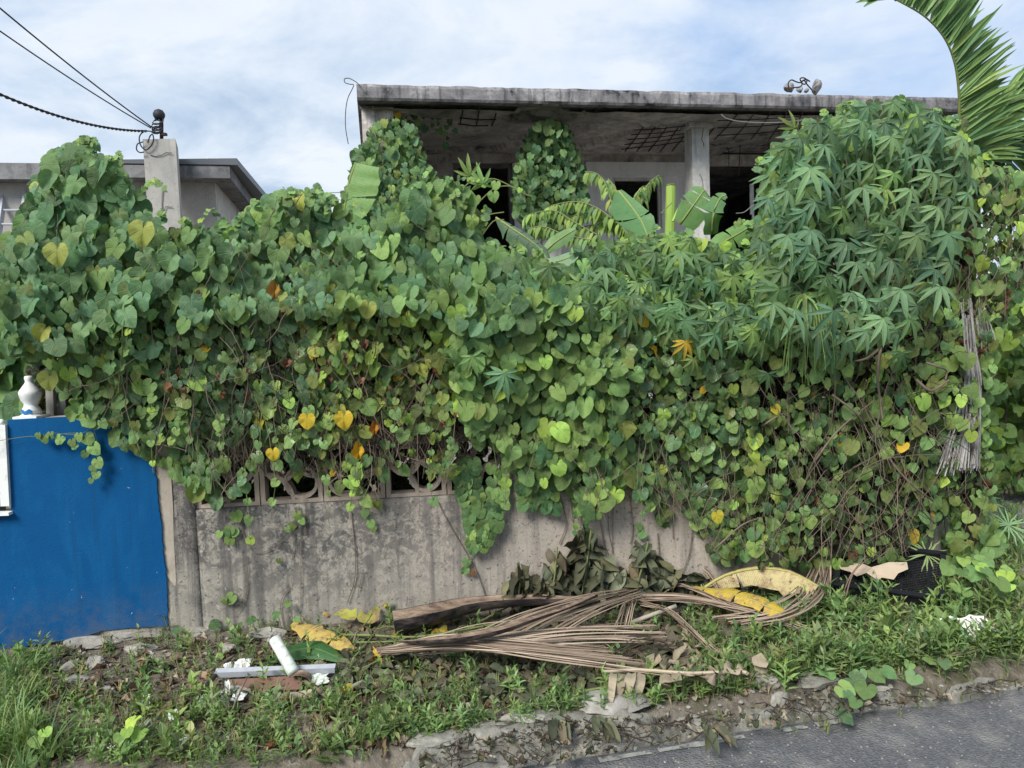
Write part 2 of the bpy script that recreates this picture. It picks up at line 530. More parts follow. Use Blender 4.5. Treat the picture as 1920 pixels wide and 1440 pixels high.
def m_leaf(kind):
    def fn(w):
        at_ = w.n('ShaderNodeAttribute', {'attribute_name': 'tint'}).outputs['Color']
        oc = w.n('ShaderNodeObjectInfo').outputs['Color']
        base = w.mix(1.0, at_, oc, 'MULTIPLY')
        uv = w.n('ShaderNodeTexCoord').outputs['UV']
        s = w.n('ShaderNodeSeparateXYZ', None, Vector=uv)
        x = w.math('ABSOLUTE', s.outputs[0]); y = s.outputs[1]
        p = objco(w)
        if kind == 'heart' or kind == 'gloss':
            th = w.math('ARCTAN2', x, y)
            r = w.math('SQRT', w.math('ADD', w.math('MULTIPLY', x, x), w.math('MULTIPLY', y, y)))
            # palmate main veins bending toward the tip, plus a midrib
            v1 = w.math('POWER', w.math('ABSOLUTE', w.math('COSINE', w.math('MULTIPLY', w.math('ADD', th, w.math('MULTIPLY', r, 0.25)), 3.1))), 26.0)
            mid = w.maprange(x, 0.028, 0.0)
            side = w.math('POWER', w.math('ABSOLUTE', w.math('SINE', w.math('MULTIPLY', w.math('SUBTRACT', y, w.math('MULTIPLY', x, 0.75)), 13.0))), 14.0)
            vein = w.math('MAXIMUM', w.math('MAXIMUM', w.math('MULTIPLY', v1, 0.75), mid), w.math('MULTIPLY', side, 0.32), clamp=True)
        elif kind == 'blade':
            mid = w.maprange(x, 0.05, 0.0)
            side = w.math('POWER', w.math('ABSOLUTE', w.math('SINE', w.math('MULTIPLY', w.math('ADD', y, w.math('MULTIPLY', x, 0.3)), 70.0))), 3.0)
            vein = w.math('MAXIMUM', mid, w.math('MULTIPLY', side, 0.22), clamp=True)
        else:
            vein = w.maprange(x, 0.09, 0.0)
        mott = w.noise(p, 42, 5, 0.65)
        lighter = w.mix(0.6, base, (0.26, 0.36, 0.14))
        c = w.mix(w.math('MULTIPLY', vein, 0.9 if kind == 'gloss' else 0.5), base, lighter)
        c = w.mix(w.ramp(mott, [(0.35, 0.38), (0.5, 0)]), c, w.mix(0.45, base, (0.015, 0.03, 0.012)))
        c = w.mix(w.ramp(w.noise(w.vmath('ADD', p, (3, 7, 5)), 30, 5, 0.6), [(0.58, 0), (0.72, 0.65)]), c, w.mix(0.6, base, (0.30, 0.24, 0.07)))
        tcol = w.mix(1.0, c, (1.35, 1.5, 0.55), 'MULTIPLY')
        hb = w.math('ADD', w.math('MULTIPLY', vein, -1.0), w.math('MULTIPLY', w.noise(p, 60, 3), 0.8))
        rough = {'gloss': 0.33, 'heart': 0.60, 'blade': 0.45}.get(kind, 0.5)
        w.surf(c, rough, hb, 0.45, 0.004, 0.45 if kind == 'gloss' else 0.25, trans=0.25, tcol=tcol)
    return fn


for k in ('heart', 'gloss', 'blade', 'simple'):
    M['leaf_' + k] = mat('leaf_' + k, m_leaf(k))


def m_dead(w):
    at_ = w.n('ShaderNodeAttribute', {'attribute_name': 'tint'}).outputs['Color']
    oc = w.n('ShaderNodeObjectInfo').outputs['Color']
    base = w.mix(1.0, at_, oc, 'MULTIPLY')
    p = objco(w)
    c = w.mix(w.noise(p, 60, 6, 0.7), w.mix(0.5, base, (0.02, 0.015, 0.01)), base)
    w.surf(c, 0.8, w.noise(p, 80, 4), 0.5, 0.004, 0.25, trans=0.08)


M['leaf_dead'] = mat('leaf_dead', m_dead)


def m_yellow(w):
    at_ = w.n('ShaderNodeAttribute', {'attribute_name': 'tint'}).outputs['Color']
    uv = w.n('ShaderNodeTexCoord').outputs['UV']
    s = w.n('ShaderNodeSeparateXYZ', None, Vector=uv)
    p = objco(w)
    rib = w.math('POWER', w.math('ABSOLUTE', w.math('SINE', w.math('MULTIPLY', w.math('ADD', s.outputs[1], w.math('MULTIPLY', w.math('ABSOLUTE', s.outputs[0]), .2)), 170.0))), 2.0)
    c = w.mix(w.math('MULTIPLY', rib, .15), at_, (.62, .56, .36))
    c = w.mix(w.ramp(w.noise(p, 13, 7, .7, .4), [(.46, 0), (.60, .9)]), c, (.30, .20, .12))
    c = w.mix(w.ramp(w.noise(w.vmath('ADD', p, (1, 2, 3)), 30, 5, .7), [(.58, 0), (.66, .9)]), c, (.07, .045, .03))
    w.surf(c, .6, w.math('ADD', w.math('MULTIPLY', rib, .4), w.math('MULTIPLY', w.noise(p, 40, 5), 2.5)), .6, .006, .25, trans=.12)


M['leaf_yellow'] = mat('leaf_yellow', m_yellow)


# ------------------------------------------------------------------ leaf templates (x across, y to the tip, z face)
def heart_tpl(seed, cup=0.18, curl=0.25, wav=0.05):
    jag = .22 if seed in (6, 8) else (.10 if seed in (3, 5) else 0)
    rr = random.Random(seed)
    TH = [0, .13, .32, .6, .95, 1.35, 1.75, 2.15, 2.5, 2.82, 3.0]
    RA = [.80, .765, .71, .655, .615, .59, .58, .56, .51, .40, .24]
    ph = rr.uniform(0, 6)
    asym = rr.uniform(-.05, .05)
    outer = []
    for sgn in (1, -1):
        for t, r in zip(TH, RA):
            outer.append((sgn * math.sin(t) * r * (1 + sgn * asym) * (1 + rr.uniform(-.03, .03) - jag * rr.random()), math.cos(t) * r * (1 + rr.uniform(-.02, .02) - jag * rr.random())))
    right = outer[:11]; left = outer[11:]
    left[0] = right[0]
    loop = right[::-1] + left[1:]      # from sinus right round the tip to sinus left
    k = len(loop)
    V = [(0, 0)] + [(x * .52, y * .52) for x, y in loop] + loop
    P = []
    for i, (x, y) in enumerate(V):
        r2 = x * x + y * y
        th = math.atan2(x, y)
        z = cup * abs(x) ** 1.5 - curl * max(y, 0) ** 2 * .5 - curl * .4 * max(-y, 0)
        z += wav * math.sqrt(r2) * math.sin(th * 5 + ph)
        if i > k:
            z += wav * .6 * math.sin(i * 1.7 + ph)
        P.append((x, y, z))
    F = []
    for i in range(k - 1):
        F.append((0, 1 + i, 2 + i))
        F.append((1 + i, 1 + k + i, 2 + k + i, 2 + i))
    return np.array(P), F, np.array(V)


def lance_tpl(seed, w=0.2, rows=5, fold=0.3, curl=0.5, wav=0.0):
    rr = random.Random(seed)
    P, UV = [], []
    for i in range(rows):
        t = i / (rows - 1)
        ww = w * (math.sin(math.pi * min(1, t ** 0.8 * 0.97 + 0.02)) ** 0.75)
        zc = -curl * t * t * .5 + wav * math.sin(t * 9 + seed)
        xo = rr.uniform(-.02, .02)
        P += [(-ww + xo, t, zc + fold * ww + wav * rr.uniform(-1, 1)), (xo, t, zc), (ww + xo, t, zc + fold * ww + wav * rr.uniform(-1, 1))]
        UV += [(-.5 * ww / w, t), (0, t), (.5 * ww / w, t)]
    F = []
    for i in range(rows - 1):
        a = i * 3
        F += [(a, a + 1, a + 4, a + 3), (a + 1, a + 2, a + 5, a + 4)]
    return np.array(P), F, np.array(UV)


def merge_tpl(items):
    """items: list of (tpl, 4x4 Matrix)"""
    P, F, UV, o = [], [], [], 0
    for (p, f, uv), m in items:
        m = np.array(m)
        P.append(p @ m[:3, :3].T + m[:3, 3])
        F += [tuple(i + o for i in ff) for ff in f]
        UV.append(uv)
        o += len(p)
    return np.concatenate(P), F, np.concatenate(UV)


def palmate_tpl(seed, nl=7):
    rr = random.Random(seed)
    it = []
    for k in range(nl):
        u = (k / (nl - 1) - .5) * 2
        ang = u * math.radians(112) + rr.uniform(-.1, .1)
        ln = 1.0 - .38 * abs(u) ** 1.3 + rr.uniform(-.06, .06)
        m = Matrix.Rotation(-ang, 4, 'Z') @ Matrix.Rotation(-rr.uniform(0.05, .45), 4, 'X') @ Matrix.Diagonal((ln, ln, ln, 1))
        it.append((lance_tpl(seed * 10 + k, .10, 5, .35, .55), m))
    return merge_tpl(it)


def sprig_tpl(seed, n=9, ll=0.45, w=.16):
    """a small upright weed: leaves spiralling round a short stem, z is up here"""
    rr = random.Random(seed)
    it = []
    for k in range(n):
        h = .15 + .8 * k / n
        a = k * 2.4 + rr.uniform(-.3, .3)
        el = rr.uniform(.15, .9) if k < n - 3 else rr.uniform(.7, 1.3)
        L = ll * rr.uniform(.7, 1.15) * (1 - .3 * k / n)
        m = Matrix.Translation((rr.uniform(-.05, .05), rr.uniform(-.05, .05), h)) @ Matrix.Rotation(a, 4, 'Z') @ Matrix.Rotation(el, 4, 'X') @ Matrix.Diagonal((L, L, L, 1))
        it.append((lance_tpl(seed * 31 + k, w, 4, .3, .5), m))
    st = (np.array([(-.02, 0, 0), (.02, 0, 0), (.015, 0, .95), (-.015, 0, .95), (0, -.02, 0), (0, .02, 0), (0, .015, .95), (0, -.015, .95)]),
          [(0, 1, 2, 3), (4, 5, 6, 7)], np.zeros((8, 2)))
    it.append((st, Matrix.Identity(4)))
    return merge_tpl(it)


def grass_tpl(seed, n=9, w=.02, spread=.7):
    rr = random.Random(seed)
    P, F, UV, o = [], [], [], 0
    for k in range(n):
        a = rr.uniform(0, 6.28); L = rr.uniform(.5, 1.0); b = rr.uniform(.15, spread)
        dx, dy = math.cos(a), math.sin(a)
        bx, by = rr.uniform(-.05, .05), rr.uniform(-.05, .05)
        for i in range(5):
            t = i / 4
            rad = b * t * t * L; z = L * (t - .35 * b * t * t * t)
            ww = w * (1 - t) ** .6 + .001
            P += [(bx + dx * rad - dy * ww, by + dy * rad + dx * ww, z), (bx + dx * rad + dy * ww, by + dy * rad - dx * ww, z)]
            UV += [(-.5, t), (.5, t)]
        F += [(o + 2 * i, o + 2 * i + 1, o + 2 * i + 3, o + 2 * i + 2) for i in range(4)]
        o += 10
    return np.array(P), F, np.array(UV)


def tpl_mesh(name, tpl, m, smooth=True):
    mb = MB()
    mb.add([tuple(v) for v in tpl[0]], tpl[1], [tuple(u) for u in tpl[2]])
    return mb.mesh(name, m, smooth, (1, 1, 1))


HEART = [heart_tpl(s, c, cu, wv) for s, c, cu, wv in ((1, .15, .25, .05), (2, .32, .45, .07), (3, -.12, .3, .08), (4, .22, .8, .06), (5, .05, .15, .04), (6, .55, .6, .06), (7, .9, .35, .07), (8, .1, 1.1, .09))]
def crumple(tpl, seed):
    P, F, UV = tpl
    rr = random.Random(seed)
    Q = []
    for x, y, z in P:
        q = Vector((x, y, z))
        v = mnoise.noise_vector(q * 2.3 + Vector((seed, 0, 0)))
        q = q + v * .38
        q.x *= .62
        Q.append(tuple(q))
    return np.array(Q), F, UV


CRUMP = [crumple(heart_tpl(s, .9, 1.0, .2), s) for s in (21, 22, 23)]
LANCE = [lance_tpl(s, .19, 5, .35, .6) for s in range(3)]
ELLIP = [lance_tpl(s + 20, .26, 6, .3, .5) for s in range(3)]
WILT = [lance_tpl(s + 40, .20, 7, 1.1, .5, .045) for s in range(5)]
PALM8 = [palmate_tpl(s, n) for s, n in ((1, 7), (2, 7), (3, 6), (4, 8))]
SPRIG = [sprig_tpl(s) for s in range(5)]
SPRIGB = [sprig_tpl(s + 9, 6, .6, .3) for s in range(3)]
GRASS = [grass_tpl(s) for s in range(4)]
GRASSW = [grass_tpl(s + 7, 12, .016, .9) for s in range(3)]
TPL = {'heart': (HEART, 'leaf_heart'), 'gloss': (HEART, 'leaf_gloss'), 'crump': (CRUMP, 'leaf_dead'), 'lance': (LANCE, 'leaf_simple'),
       'ellip': (ELLIP, 'leaf_simple'), 'wilt': (WILT, 'leaf_dead'), 'palmate': (PALM8, 'leaf_simple'), 'sprig': (SPRIG, 'leaf_simple'),
       'sprigb': (SPRIGB, 'leaf_simple'), 'grass': (GRASS, 'leaf_simple'), 'grassw': (GRASSW, 'leaf_simple')}
_TM = {}


def tmesh(kind, i):
    if (kind, i) not in _TM:
        _TM[(kind, i)] = tpl_mesh('leaf', TPL[kind][0][i], M[TPL[kind][1]])
    return _TM[(kind, i)]


def stuff_mesh(name, items, parent=None, label=None, kind='stuff'):
    """items: list of (tplkind, variant, 4x4 matrix in world, tint) -> ONE mesh per material"""
    if not items:
        return None
    mats = sorted({TPL[i[0]][1] for i in items})
    cache = {}
    Vs, UVs, Cs, loops, ltot, mi, smo = [], [], [], [], [], [], 0
    off = 0
    for kd, v, m, t in items:
        key = (kd, v)
        if key not in cache:
            P, F, UV = TPL[kd][0][v]
            cache[key] = (P, np.concatenate([np.array(f) for f in F]), np.array([len(f) for f in F]), UV)
        P, L, T, UV = cache[key]
        mm = np.array(m)
        Vs.append(P @ mm[:3, :3].T + mm[:3, 3])
        UVs.append(UV[L]); Cs.append(np.tile(np.array([*t, 1.0]), (len(P), 1)))
        loops.append(L + off); ltot.append(T); mi.append(np.full(len(T), mats.index(TPL[kd][1])))
        off += len(P)
    V = np.concatenate(Vs).astype(np.float32)
    if parent is not None:
        V = V - np.array(world_loc(parent), dtype=np.float32)
    L = np.concatenate(loops).astype(np.int32); T = np.concatenate(ltot).astype(np.int32)
    me = bpy.data.meshes.new(name)
    me.vertices.add(len(V)); me.vertices.foreach_set('co', V.ravel())
    me.loops.add(len(L)); me.loops.foreach_set('vertex_index', L)
    me.polygons.add(len(T))
    me.polygons.foreach_set('loop_start', np.concatenate([[0], np.cumsum(T)[:-1]]).astype(np.int32))
    me.polygons.foreach_set('loop_total', T)
    me.polygons.foreach_set('material_index', np.concatenate(mi).astype(np.int32))
    me.polygons.foreach_set('use_smooth', np.ones(len(T), dtype=bool))
    for mn in mats:
        me.materials.append(M[mn])
    uvl = me.uv_layers.new(name='UVMap'); uvl.data.foreach_set('uv', np.concatenate(UVs).astype(np.float32).ravel())
    ca = me.color_attributes.new('tint', 'FLOAT_COLOR', 'POINT'); ca.data.foreach_set('color', np.concatenate(Cs).astype(np.float32).ravel())
    me.update(calc_edges=True)
    o = bpy.data.objects.new(name, me)
    COL.objects.link(o)
    if parent is not None:
        o.parent = parent
    if kind:
        o['kind'] = kind
    if label:
        o['label'] = label
    return o


def leaf_parts(items, parent, name='leaf', limit=300):
    """the first `limit` items as objects of their own, the rest joined as one stuff part"""
    L = world_loc(parent)
    Ti = Matrix.Translation(-L)
    for kd, v, m, t in items[:limit]:
        o = bpy.data.objects.new(name, tmesh(kd, v))
        COL.objects.link(o)
        o.parent = parent
        o.matrix_basis = Ti @ m
        o.color = (*t, 1)
    stuff_mesh('foliage', items[limit:], parent)


def orient(loc, tip, nrm, s, xs=1.0):
    y = Vector(tip).normalized()
    z = Vector(nrm)
    x = y.cross(z)
    if x.length < 1e-3:
        x = y.cross(Vector((1, .2, .1)))
    x.normalize()
    z = x.cross(y)
    x = x * xs
    return Matrix(((x.x * s, y.x * s, z.x * s, loc[0]), (x.y * s, y.y * s, z.y * s, loc[1]), (x.z * s, y.z * s, z.z * s, loc[2]), (0, 0, 0, 1)))


def inpoly(x, y, poly):
    c = False
    j = len(poly) - 1
    for i in range(len(poly)):
        xi, yi = poly[i]; xj, yj = poly[j]
        if (yi > y) != (yj > y) and x < (xj - xi) * (y - yi) / (yj - yi) + xi:
            c = not c
        j = i
    return c


def scatter_px(poly, n, dmin, rnd=R, dens=None, tries=14):
    xs = [p[0] for p in poly]; ys = [p[1] for p in poly]
    x0, x1, y0, y1 = min(xs), max(xs), min(ys), max(ys)
    grid = {}
    out = []
    for _ in range(n * tries):
        if len(out) >= n:
            break
        x = rnd.uniform(x0, x1); y = rnd.uniform(y0, y1)
        if not inpoly(x, y, poly):
            continue
        if dens is not None and rnd.random() > dens(x, y):
            continue
        if dmin > 0:
            gx, gy = int(x / dmin), int(y / dmin)
            ok = True
            for a in (-1, 0, 1):
                for b in (-1, 0, 1):
                    for q in grid.get((gx + a, gy + b), ()):
                        if (q[0] - x) ** 2 + (q[1] - y) ** 2 < dmin * dmin:
                            ok = False
            if not ok:
                continue
            grid.setdefault((gx, gy), []).append((x, y))
        out.append((x, y))
    return out


# foliage base colours
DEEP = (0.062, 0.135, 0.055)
BLUE_G = (0.112, 0.205, 0.098)
MID = (0.122, 0.212, 0.072)
LIGHT = (0.190, 0.300, 0.090)
LIME = (0.290, 0.430, 0.080)
OLIVE = (0.140, 0.180, 0.050)
PALEY = (0.300, 0.330, 0.080)
YELLOW = (0.560, 0.400, 0.030)
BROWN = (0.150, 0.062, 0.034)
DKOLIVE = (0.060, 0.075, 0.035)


def pick(pal, rnd=R):
    tot = sum(w for _, w in pal)
    u = rnd.uniform(0, tot)
    for c, w in pal:
        u -= w
        if u <= 0:
            break
    b = rnd.uniform(.68, 1.42)
    h = rnd.uniform(-.12, .12)
    return (c[0] * b * (1 + h), c[1] * b, c[2] * b * (1 - h))


def bulge(px, py):
    return .10 * fbm(px / 130.0, py / 110.0, 3.3, 1.0, 3)


def vine_leaves(poly, n, dmin, size, off, pal, kind='heart', dens=None, jit=.05, plane=wp, nrm=WN, upn=.55, tilt=.58, lump=1.0, nvar=5, sizef=None):
    """leaves hanging in a curtain over the wall; off may be a function of the pixel position"""
    out = []
    dmx = 6
    d0 = dens
    dark = pal is P_DARK
    if plane is wp and dmin > 0:
        n = int(n * 1.35)
        dmin = dmin * .84

        def dens(x, y):
            v = 1.0 if d0 is None else d0(x, y)
            if 425 < x < 935 and y > 808:
                v *= .30
            if y > 590:
                v *= .14 if dark else (1.0 if fbm(x / 48., y / 42., 12, 1, 3) > -.10 else .25)
            return v
    for x, y in scatter_px(poly, n, dmin, dens=dens):
        o = off(x, y) if callable(off) else off
        o += bulge(x, y) * lump + R.uniform(-jit, jit)
        p = plane(x, y, o)
        gx = (bulge(x + dmx, y) - bulge(x - dmx, y)) * 6 * lump
        gy = (bulge(x, y + dmx) - bulge(x, y - dmx)) * 6 * lump
        nn = Vector(nrm) * 1.0 + Vector((-gx, 0, upn + gy)) + Vector((R.uniform(-1, 1), R.uniform(-1, 1), R.uniform(-1, 1))) * tilt
        tip = Vector((R.uniform(-.85, .85), R.uniform(-.35, .15), -1))
        s = size * (.80 if y < 540 else .78) * R.choice((R.uniform(.8, 1.2), R.uniform(.5, .95)))
        if sizef:
            s *= sizef(x, y)
        out.append((kind, R.randrange(len(TPL[kind][0])), orient(p, tip, nn, s, R.uniform(.76, 1.06)), pick(pal(x, y) if callable(pal) else pal)))
    return out


def proj(p):
    v = p - CAM
    d = v.dot(_F)
    return 960 + FPX * v.dot(_RT) / d, 720 - FPX * v.dot(_UP) / d


def stems(poly, n, off, mb, length=(.25, .8), rad=(.0012, .0032), plane=wp, vert=.7, curl=.25, dens=None):
    for x, y in scatter_px(poly, n, 0, dens=dens):
        o = (off(x, y) if callable(off) else off) + R.uniform(-.05, .05)
        p = plane(x, y, o)
        L = R.uniform(*length)
        k = max(4, int(L / .05))
        d = Vector((R.uniform(-1, 1), R.uniform(-.25, .25), -1 * R.choice((1, 1, -.5)) * vert * 1.6)).normalized()
        r = R.uniform(*rad)
        pts, rs = [p], [r]
        for i in range(k):
            d = (d + Vector((R.uniform(-1, 1), R.uniform(-.5, .5), R.uniform(-1, .8))) * curl).normalized()
            p = p + d * (L / k)
            if not inpoly(*proj(p), poly):
                break
            pts.append(p); rs.append(r * (1 - .5 * i / k))
        if len(pts) > 2:
            mb.tube(pts, rs, 4, False)
    return mb


def smoothpath(pts, k=4):
    """Catmull-Rom through the given points"""
    pts = [Vector(p) for p in pts]
    P = [pts[0] * 2 - pts[1]] + pts + [pts[-1] * 2 - pts[-2]]
    out = []
    for i in range(1, len(P) - 2):
        for j in range(k):
            t = j / k
            a, b, c, d = P[i - 1], P[i], P[i + 1], P[i + 2]
            out.append(.5 * ((2 * b) + (c - a) * t + (2 * a - 5 * b + 4 * c - d) * t * t + (3 * b - a - 3 * c + d) * t ** 3))
    out.append(pts[-1])
    return out


def extrude_poly(pts, back, mb):
    k = len(pts)
    b = [p + back for p in pts]
    return mb.add(list(pts) + b, [tuple(range(k)), tuple(range(2 * k - 1, k - 1, -1))] + [(i, i + k, (i + 1) % k + k, (i + 1) % k) for i in range(k)])
#PART2
# ================================================================== THE GROUND
RZ = -0.06
RE1, RE2 = gp(1030, 1432, RZ), gp(1920, 1288, RZ)
RD = (RE2 - RE1).normalized()
RNV = Vector((-RD.y, RD.x, 0))            # points to the verge


def roadside(x, y):
    """signed distance from the road's edge, positive on the verge"""
    return (Vector((x, y, 0)) - Vector((RE1.x, RE1.y, 0))).dot(RNV)


def gz(x, y):
    s = roadside(x, y)
    t = max(0.0, min(1.0, (s - .02) / .16))
    z = -.13 + (.13) * t
    z += .018 * fbm(x, y, 0, 2.2, 4) * t + .008 * fbm(x, y, 5, 9.0, 3) * t
    if y > 9:
        z -= .02
    return z


def gpt(px, py, h=0.0):
    """the point of the ground seen at a pixel, h above it"""
    p = gp(px, py, 0)
    for _ in range(3):
        p = gp(px, py, gz(p.x, p.y))
    return Vector((p.x, p.y, gz(p.x, p.y) + h))


def grid_mesh(name, xs, ys, zf, m, smooth=True):
    vs = [(x, y, zf(x, y)) for y in ys for x in xs]
    nx = len(xs)
    fs = [(j * nx + i, j * nx + i + 1, (j + 1) * nx + i + 1, (j + 1) * nx + i) for j in range(len(ys) - 1) for i in range(nx - 1)]
    mb = MB(); mb.add(vs, fs)
    return mb.build(name, m, smooth=smooth)


def axis(a, b, step, far):
    v = list(np.arange(a, b, step))
    lo, hi, st = [], [], step
    x = a
    while x > -far:
        st *= 1.6; x -= st; lo.append(x)
    st = step; x = v[-1]
    while x < far:
        st *= 1.6; x += st; hi.append(x)
    return [float(q) for q in lo[::-1] + v + hi]


struct(grid_mesh('ground', axis(-4.2, 4.6, .045, 300), axis(2.0, 5.6, .045, 300), gz, M['ground']))

# road: a sheet whose far edge is ragged
mb = MB()
n = 160
edge, near = [], []
for i in range(n + 1):
    s = -3 + 14 * i / n
    wob = .012 * fbm(s, 0, 1, 6, 4) + .02 * fbm(s, 0, 4, 1.2, 2)
    e = RE1 + RD * s + RNV * wob
    edge.append(Vector((e.x, e.y, RZ)))
rows = [edge]
for d in (.25, .6, 1.2, 2.4, 5, 7):
    rows.append([Vector((RE1.x, RE1.y, RZ)) + RD * (-3 + 14 * i / n) - RNV * d for i in range(n + 1)])
vs = [v for r in rows for v in r]
fs = [(j * (n + 1) + i, (j + 1) * (n + 1) + i, (j + 1) * (n + 1) + i + 1, j * (n + 1) + i + 1) for j in range(len(rows) - 1) for i in range(n)]
mb.add(vs, fs)
struct(mb.build('road', M['road']))
# faded edge line
mb = MB()
for i in range(0, 120):
    s0, s1 = -.6 + 1.9 * i / 120, -.6 + 1.9 * (i + 1) / 120
    w0 = .015 + .010 * fbm(s0, 3, 0, 7, 3); w1 = .015 + .010 * fbm(s1, 3, 0, 7, 3)
    if fbm(s0, 9, 2, 5, 3) < -.08:
        continue
    a = Vector((RE1.x, RE1.y, RZ + .004))
    o = -.035
    mb.add([a + RD * s0 + RNV * (o - w0), a + RD * s1 + RNV * (o - w1), a + RD * s1 + RNV * (o + w1), a + RD * s0 + RNV * (o + w0)], [(0, 1, 2, 3)])
struct(mb.build('road_edge_line', M['line']))

# broken concrete kerb: an irregular low slab between verge and road, modelled as a grid across its width
upper = [(640, 1475), (770, 1428), (800, 1388), (870, 1366), (940, 1356), (1000, 1340), (1080, 1325), (1140, 1332), (1250, 1342), (1330, 1345), (1400, 1330), (1450, 1305),
         (1500, 1278), (1560, 1268), (1620, 1292), (1700, 1300), (1780, 1298), (1850, 1286), (1930, 1262), (2050, 1235)]
mb = MB()
up_w = [gp(x, y, 0) for x, y in upper]
prm = [((p - RE1).dot(RD), roadside(p.x, p.y)) for p in up_w]


def kerbw(s):
    for (a, wa), (b, wb) in zip(prm, prm[1:]):
        if a <= s <= b:
            return wa + (wb - wa) * (s - a) / (b - a)
    return prm[0][1] if s < prm[0][0] else prm[-1][1]


ns, nw = 260, 16
s_lo, s_hi = prm[0][0], prm[-1][0] + 1
vs = []
for i in range(ns + 1):
    s = s_lo + (s_hi - s_lo) * i / ns
    W = kerbw(s) + .02 * fbm(s, 1, 1, 8, 4)
    for j in range(nw + 1):
        t = j / nw
        d = .004 + .012 * fbm(s, 2, 0, 5, 3) + (W - .004) * t
        z = RZ + .004 + .070 * min(1, t * 1.5) + .010 * fbm(s, d * 2, 3, 5, 4) * min(1, t * 5) + .006 * fbm(s, d, 6, 22, 3) * min(1, t * 6)
        br = fbm(s, d * 1.5, 8, 4.2, 4)
        z -= .055 * max(0, min(1, (-br - .06) * 9)) * min(1, t * 3)
        z += .012 * (mnoise.noise(Vector((s * 7, d * 7, 3))) > .1) * min(1, t * 3)
        if j == 0:
            z = RZ - .05
        if j == nw:
            z -= .12
        p = Vector((RE1.x, RE1.y, 0)) + RD * s + RNV * d
        vs.append((p.x, p.y, z))
fs = [(i * (nw + 1) + j, (i + 1) * (nw + 1) + j, (i + 1) * (nw + 1) + j + 1, i * (nw + 1) + j + 1) for i in range(ns) for j in range(nw)]
mb.add(vs, fs)
struct(mb.build('kerb', M['kerb'], smooth=True))

# gravel path climbing away past the end of the wall
pp = [gp(1840, 1000, .0), gp(2080, 1060, .0), gp(2200, 880, .0), gp(1870, 880, .0)]
mb = MB()
nn = 24
for_v = []
for j in range(nn + 1):
    for i in range(nn + 1):
        u, v = i / nn, j / nn
        p = (pp[0] * (1 - u) + pp[1] * u) * (1 - v) + (pp[3] * (1 - u) + pp[2] * u) * v
        for_v.append((p.x, p.y, .012 + .03 * fbm(p.x, p.y, 0, 3, 4)))
mb.add(for_v, [(j * (nn + 1) + i, j * (nn + 1) + i + 1, (j + 1) * (nn + 1) + i + 1, (j + 1) * (nn + 1) + i) for j in range(nn) for i in range(nn)])
struct(mb.build('path', M['path'], smooth=True))

# ================================================================== GREY WALL WITH BREEZE BLOCKS
S0, ZL = sz(365, 957)
_, ZT = sz(365, 848)
SP = sz(300, 1100)[0]
SE = sz(1765, 1000)[0]
wall = thing('breeze_block_wall', 'weathered bare concrete boundary wall with pierced breeze blocks under the vines', 'wall', tuple(wf(S0, 0)))
TH = .14
BW = (sz(797, 922)[0] - S0) / 3.65          # block pitch seen in the photograph
BH = ZT - ZL


def wbox(mb, s0, s1, z0, z1, o0=-TH, o1=0.0):
    lo = [wf(s0, z0, o1), wf(s1, z0, o1), wf(s1, z0, o0), wf(s0, z0, o0)]
    hi = [wf(s0, z1, o1), wf(s1, z1, o1), wf(s1, z1, o0), wf(s0, z1, o0)]
    mb.hexa(lo, hi)
    return mb


def wsheet(s0, s1, z0, z1, off, amp=.006, step=.04):
    """an uneven rendered face with thickness"""
    nx = max(2, int((s1 - s0) / step)); nz = max(2, int((z1 - z0) / step))
    vs = []
    for j in range(nz + 1):
        for i in range(nx + 1):
            s = s0 + (s1 - s0) * i / nx; z = z0 + (z1 - z0) * j / nz
            e = amp * fbm(s, z, 2, 3.0, 4)
            vs.append(wf(s, z, off + e))
    k = len(vs)
    mbx = MB()
    fs = [(j * (nx + 1) + i, j * (nx + 1) + i + 1, (j + 1) * (nx + 1) + i + 1, (j + 1) * (nx + 1) + i) for j in range(nz) for i in range(nx)]
    top = [nz * (nx + 1) + i for i in range(nx + 1)]
    bk = [wf(s0 + (s1 - s0) * i / nx, z1, off - TH) for i in range(nx + 1)]
    vs += bk
    fs += [(top[i], top[i + 1], k + i + 1, k + i) for i in range(nx)]
    # ends and back
    c = len(vs)
    vs += [wf(s0, z0, off - TH), wf(s1, z0, off - TH)]
    fs.append((c, c + 1, k + nx, k))
    fs.append(tuple([j * (nx + 1) for j in range(nz + 1)] + [k, c]))
    fs.append(tuple([j * (nx + 1) + nx for j in range(nz + 1)][::-1] + [c + 1, k + nx]))
    mbx.add(vs, fs)
    return mbx


wsheet(S0 + .002, SE, -.15, ZL, 0.0).build('lower_wall', M['wall'], wall, smooth=True)
wsheet(SP - .12, S0, -.15, ZL + 2 * BH + .16, .006).build('pier', M['wall'], wall, smooth=True)
NB1 = 5
s = S0 + .004
ZR = [ZL + .004, ZL + BH + .11]
bay1_end = S0 + NB1 * BW + .01
bay2 = sz(1160, 900)[0]
wsheet(bay1_end + .002, bay2 - .002, ZL + .002, ZL + 2 * BH + .16, -.004).build('pier', M['wall'], wall, smooth=True)
nb2 = int((SE - .16 - bay2) / BW)
bay2_end = bay2 + nb2 * BW + .01
wsheet(bay2_end + .002, SE, ZL + .002, ZL + 2 * BH + .16, .003).build('pier', M['wall'], wall, smooth=True)
for a, b in ((S0 + .002, bay1_end), (bay2, bay2_end)):
    wbox(MB(), a, b, ZL + BH + .006, ZL + BH + .106, -TH + .01, -.012).build('lintel_band', M['block'], wall)
wbox(MB(), SP - .12, SE, ZL + 2 * BH + .165, ZL + 2 * BH + .235, -TH - .02, .03).build('coping', M['wall'], wall)


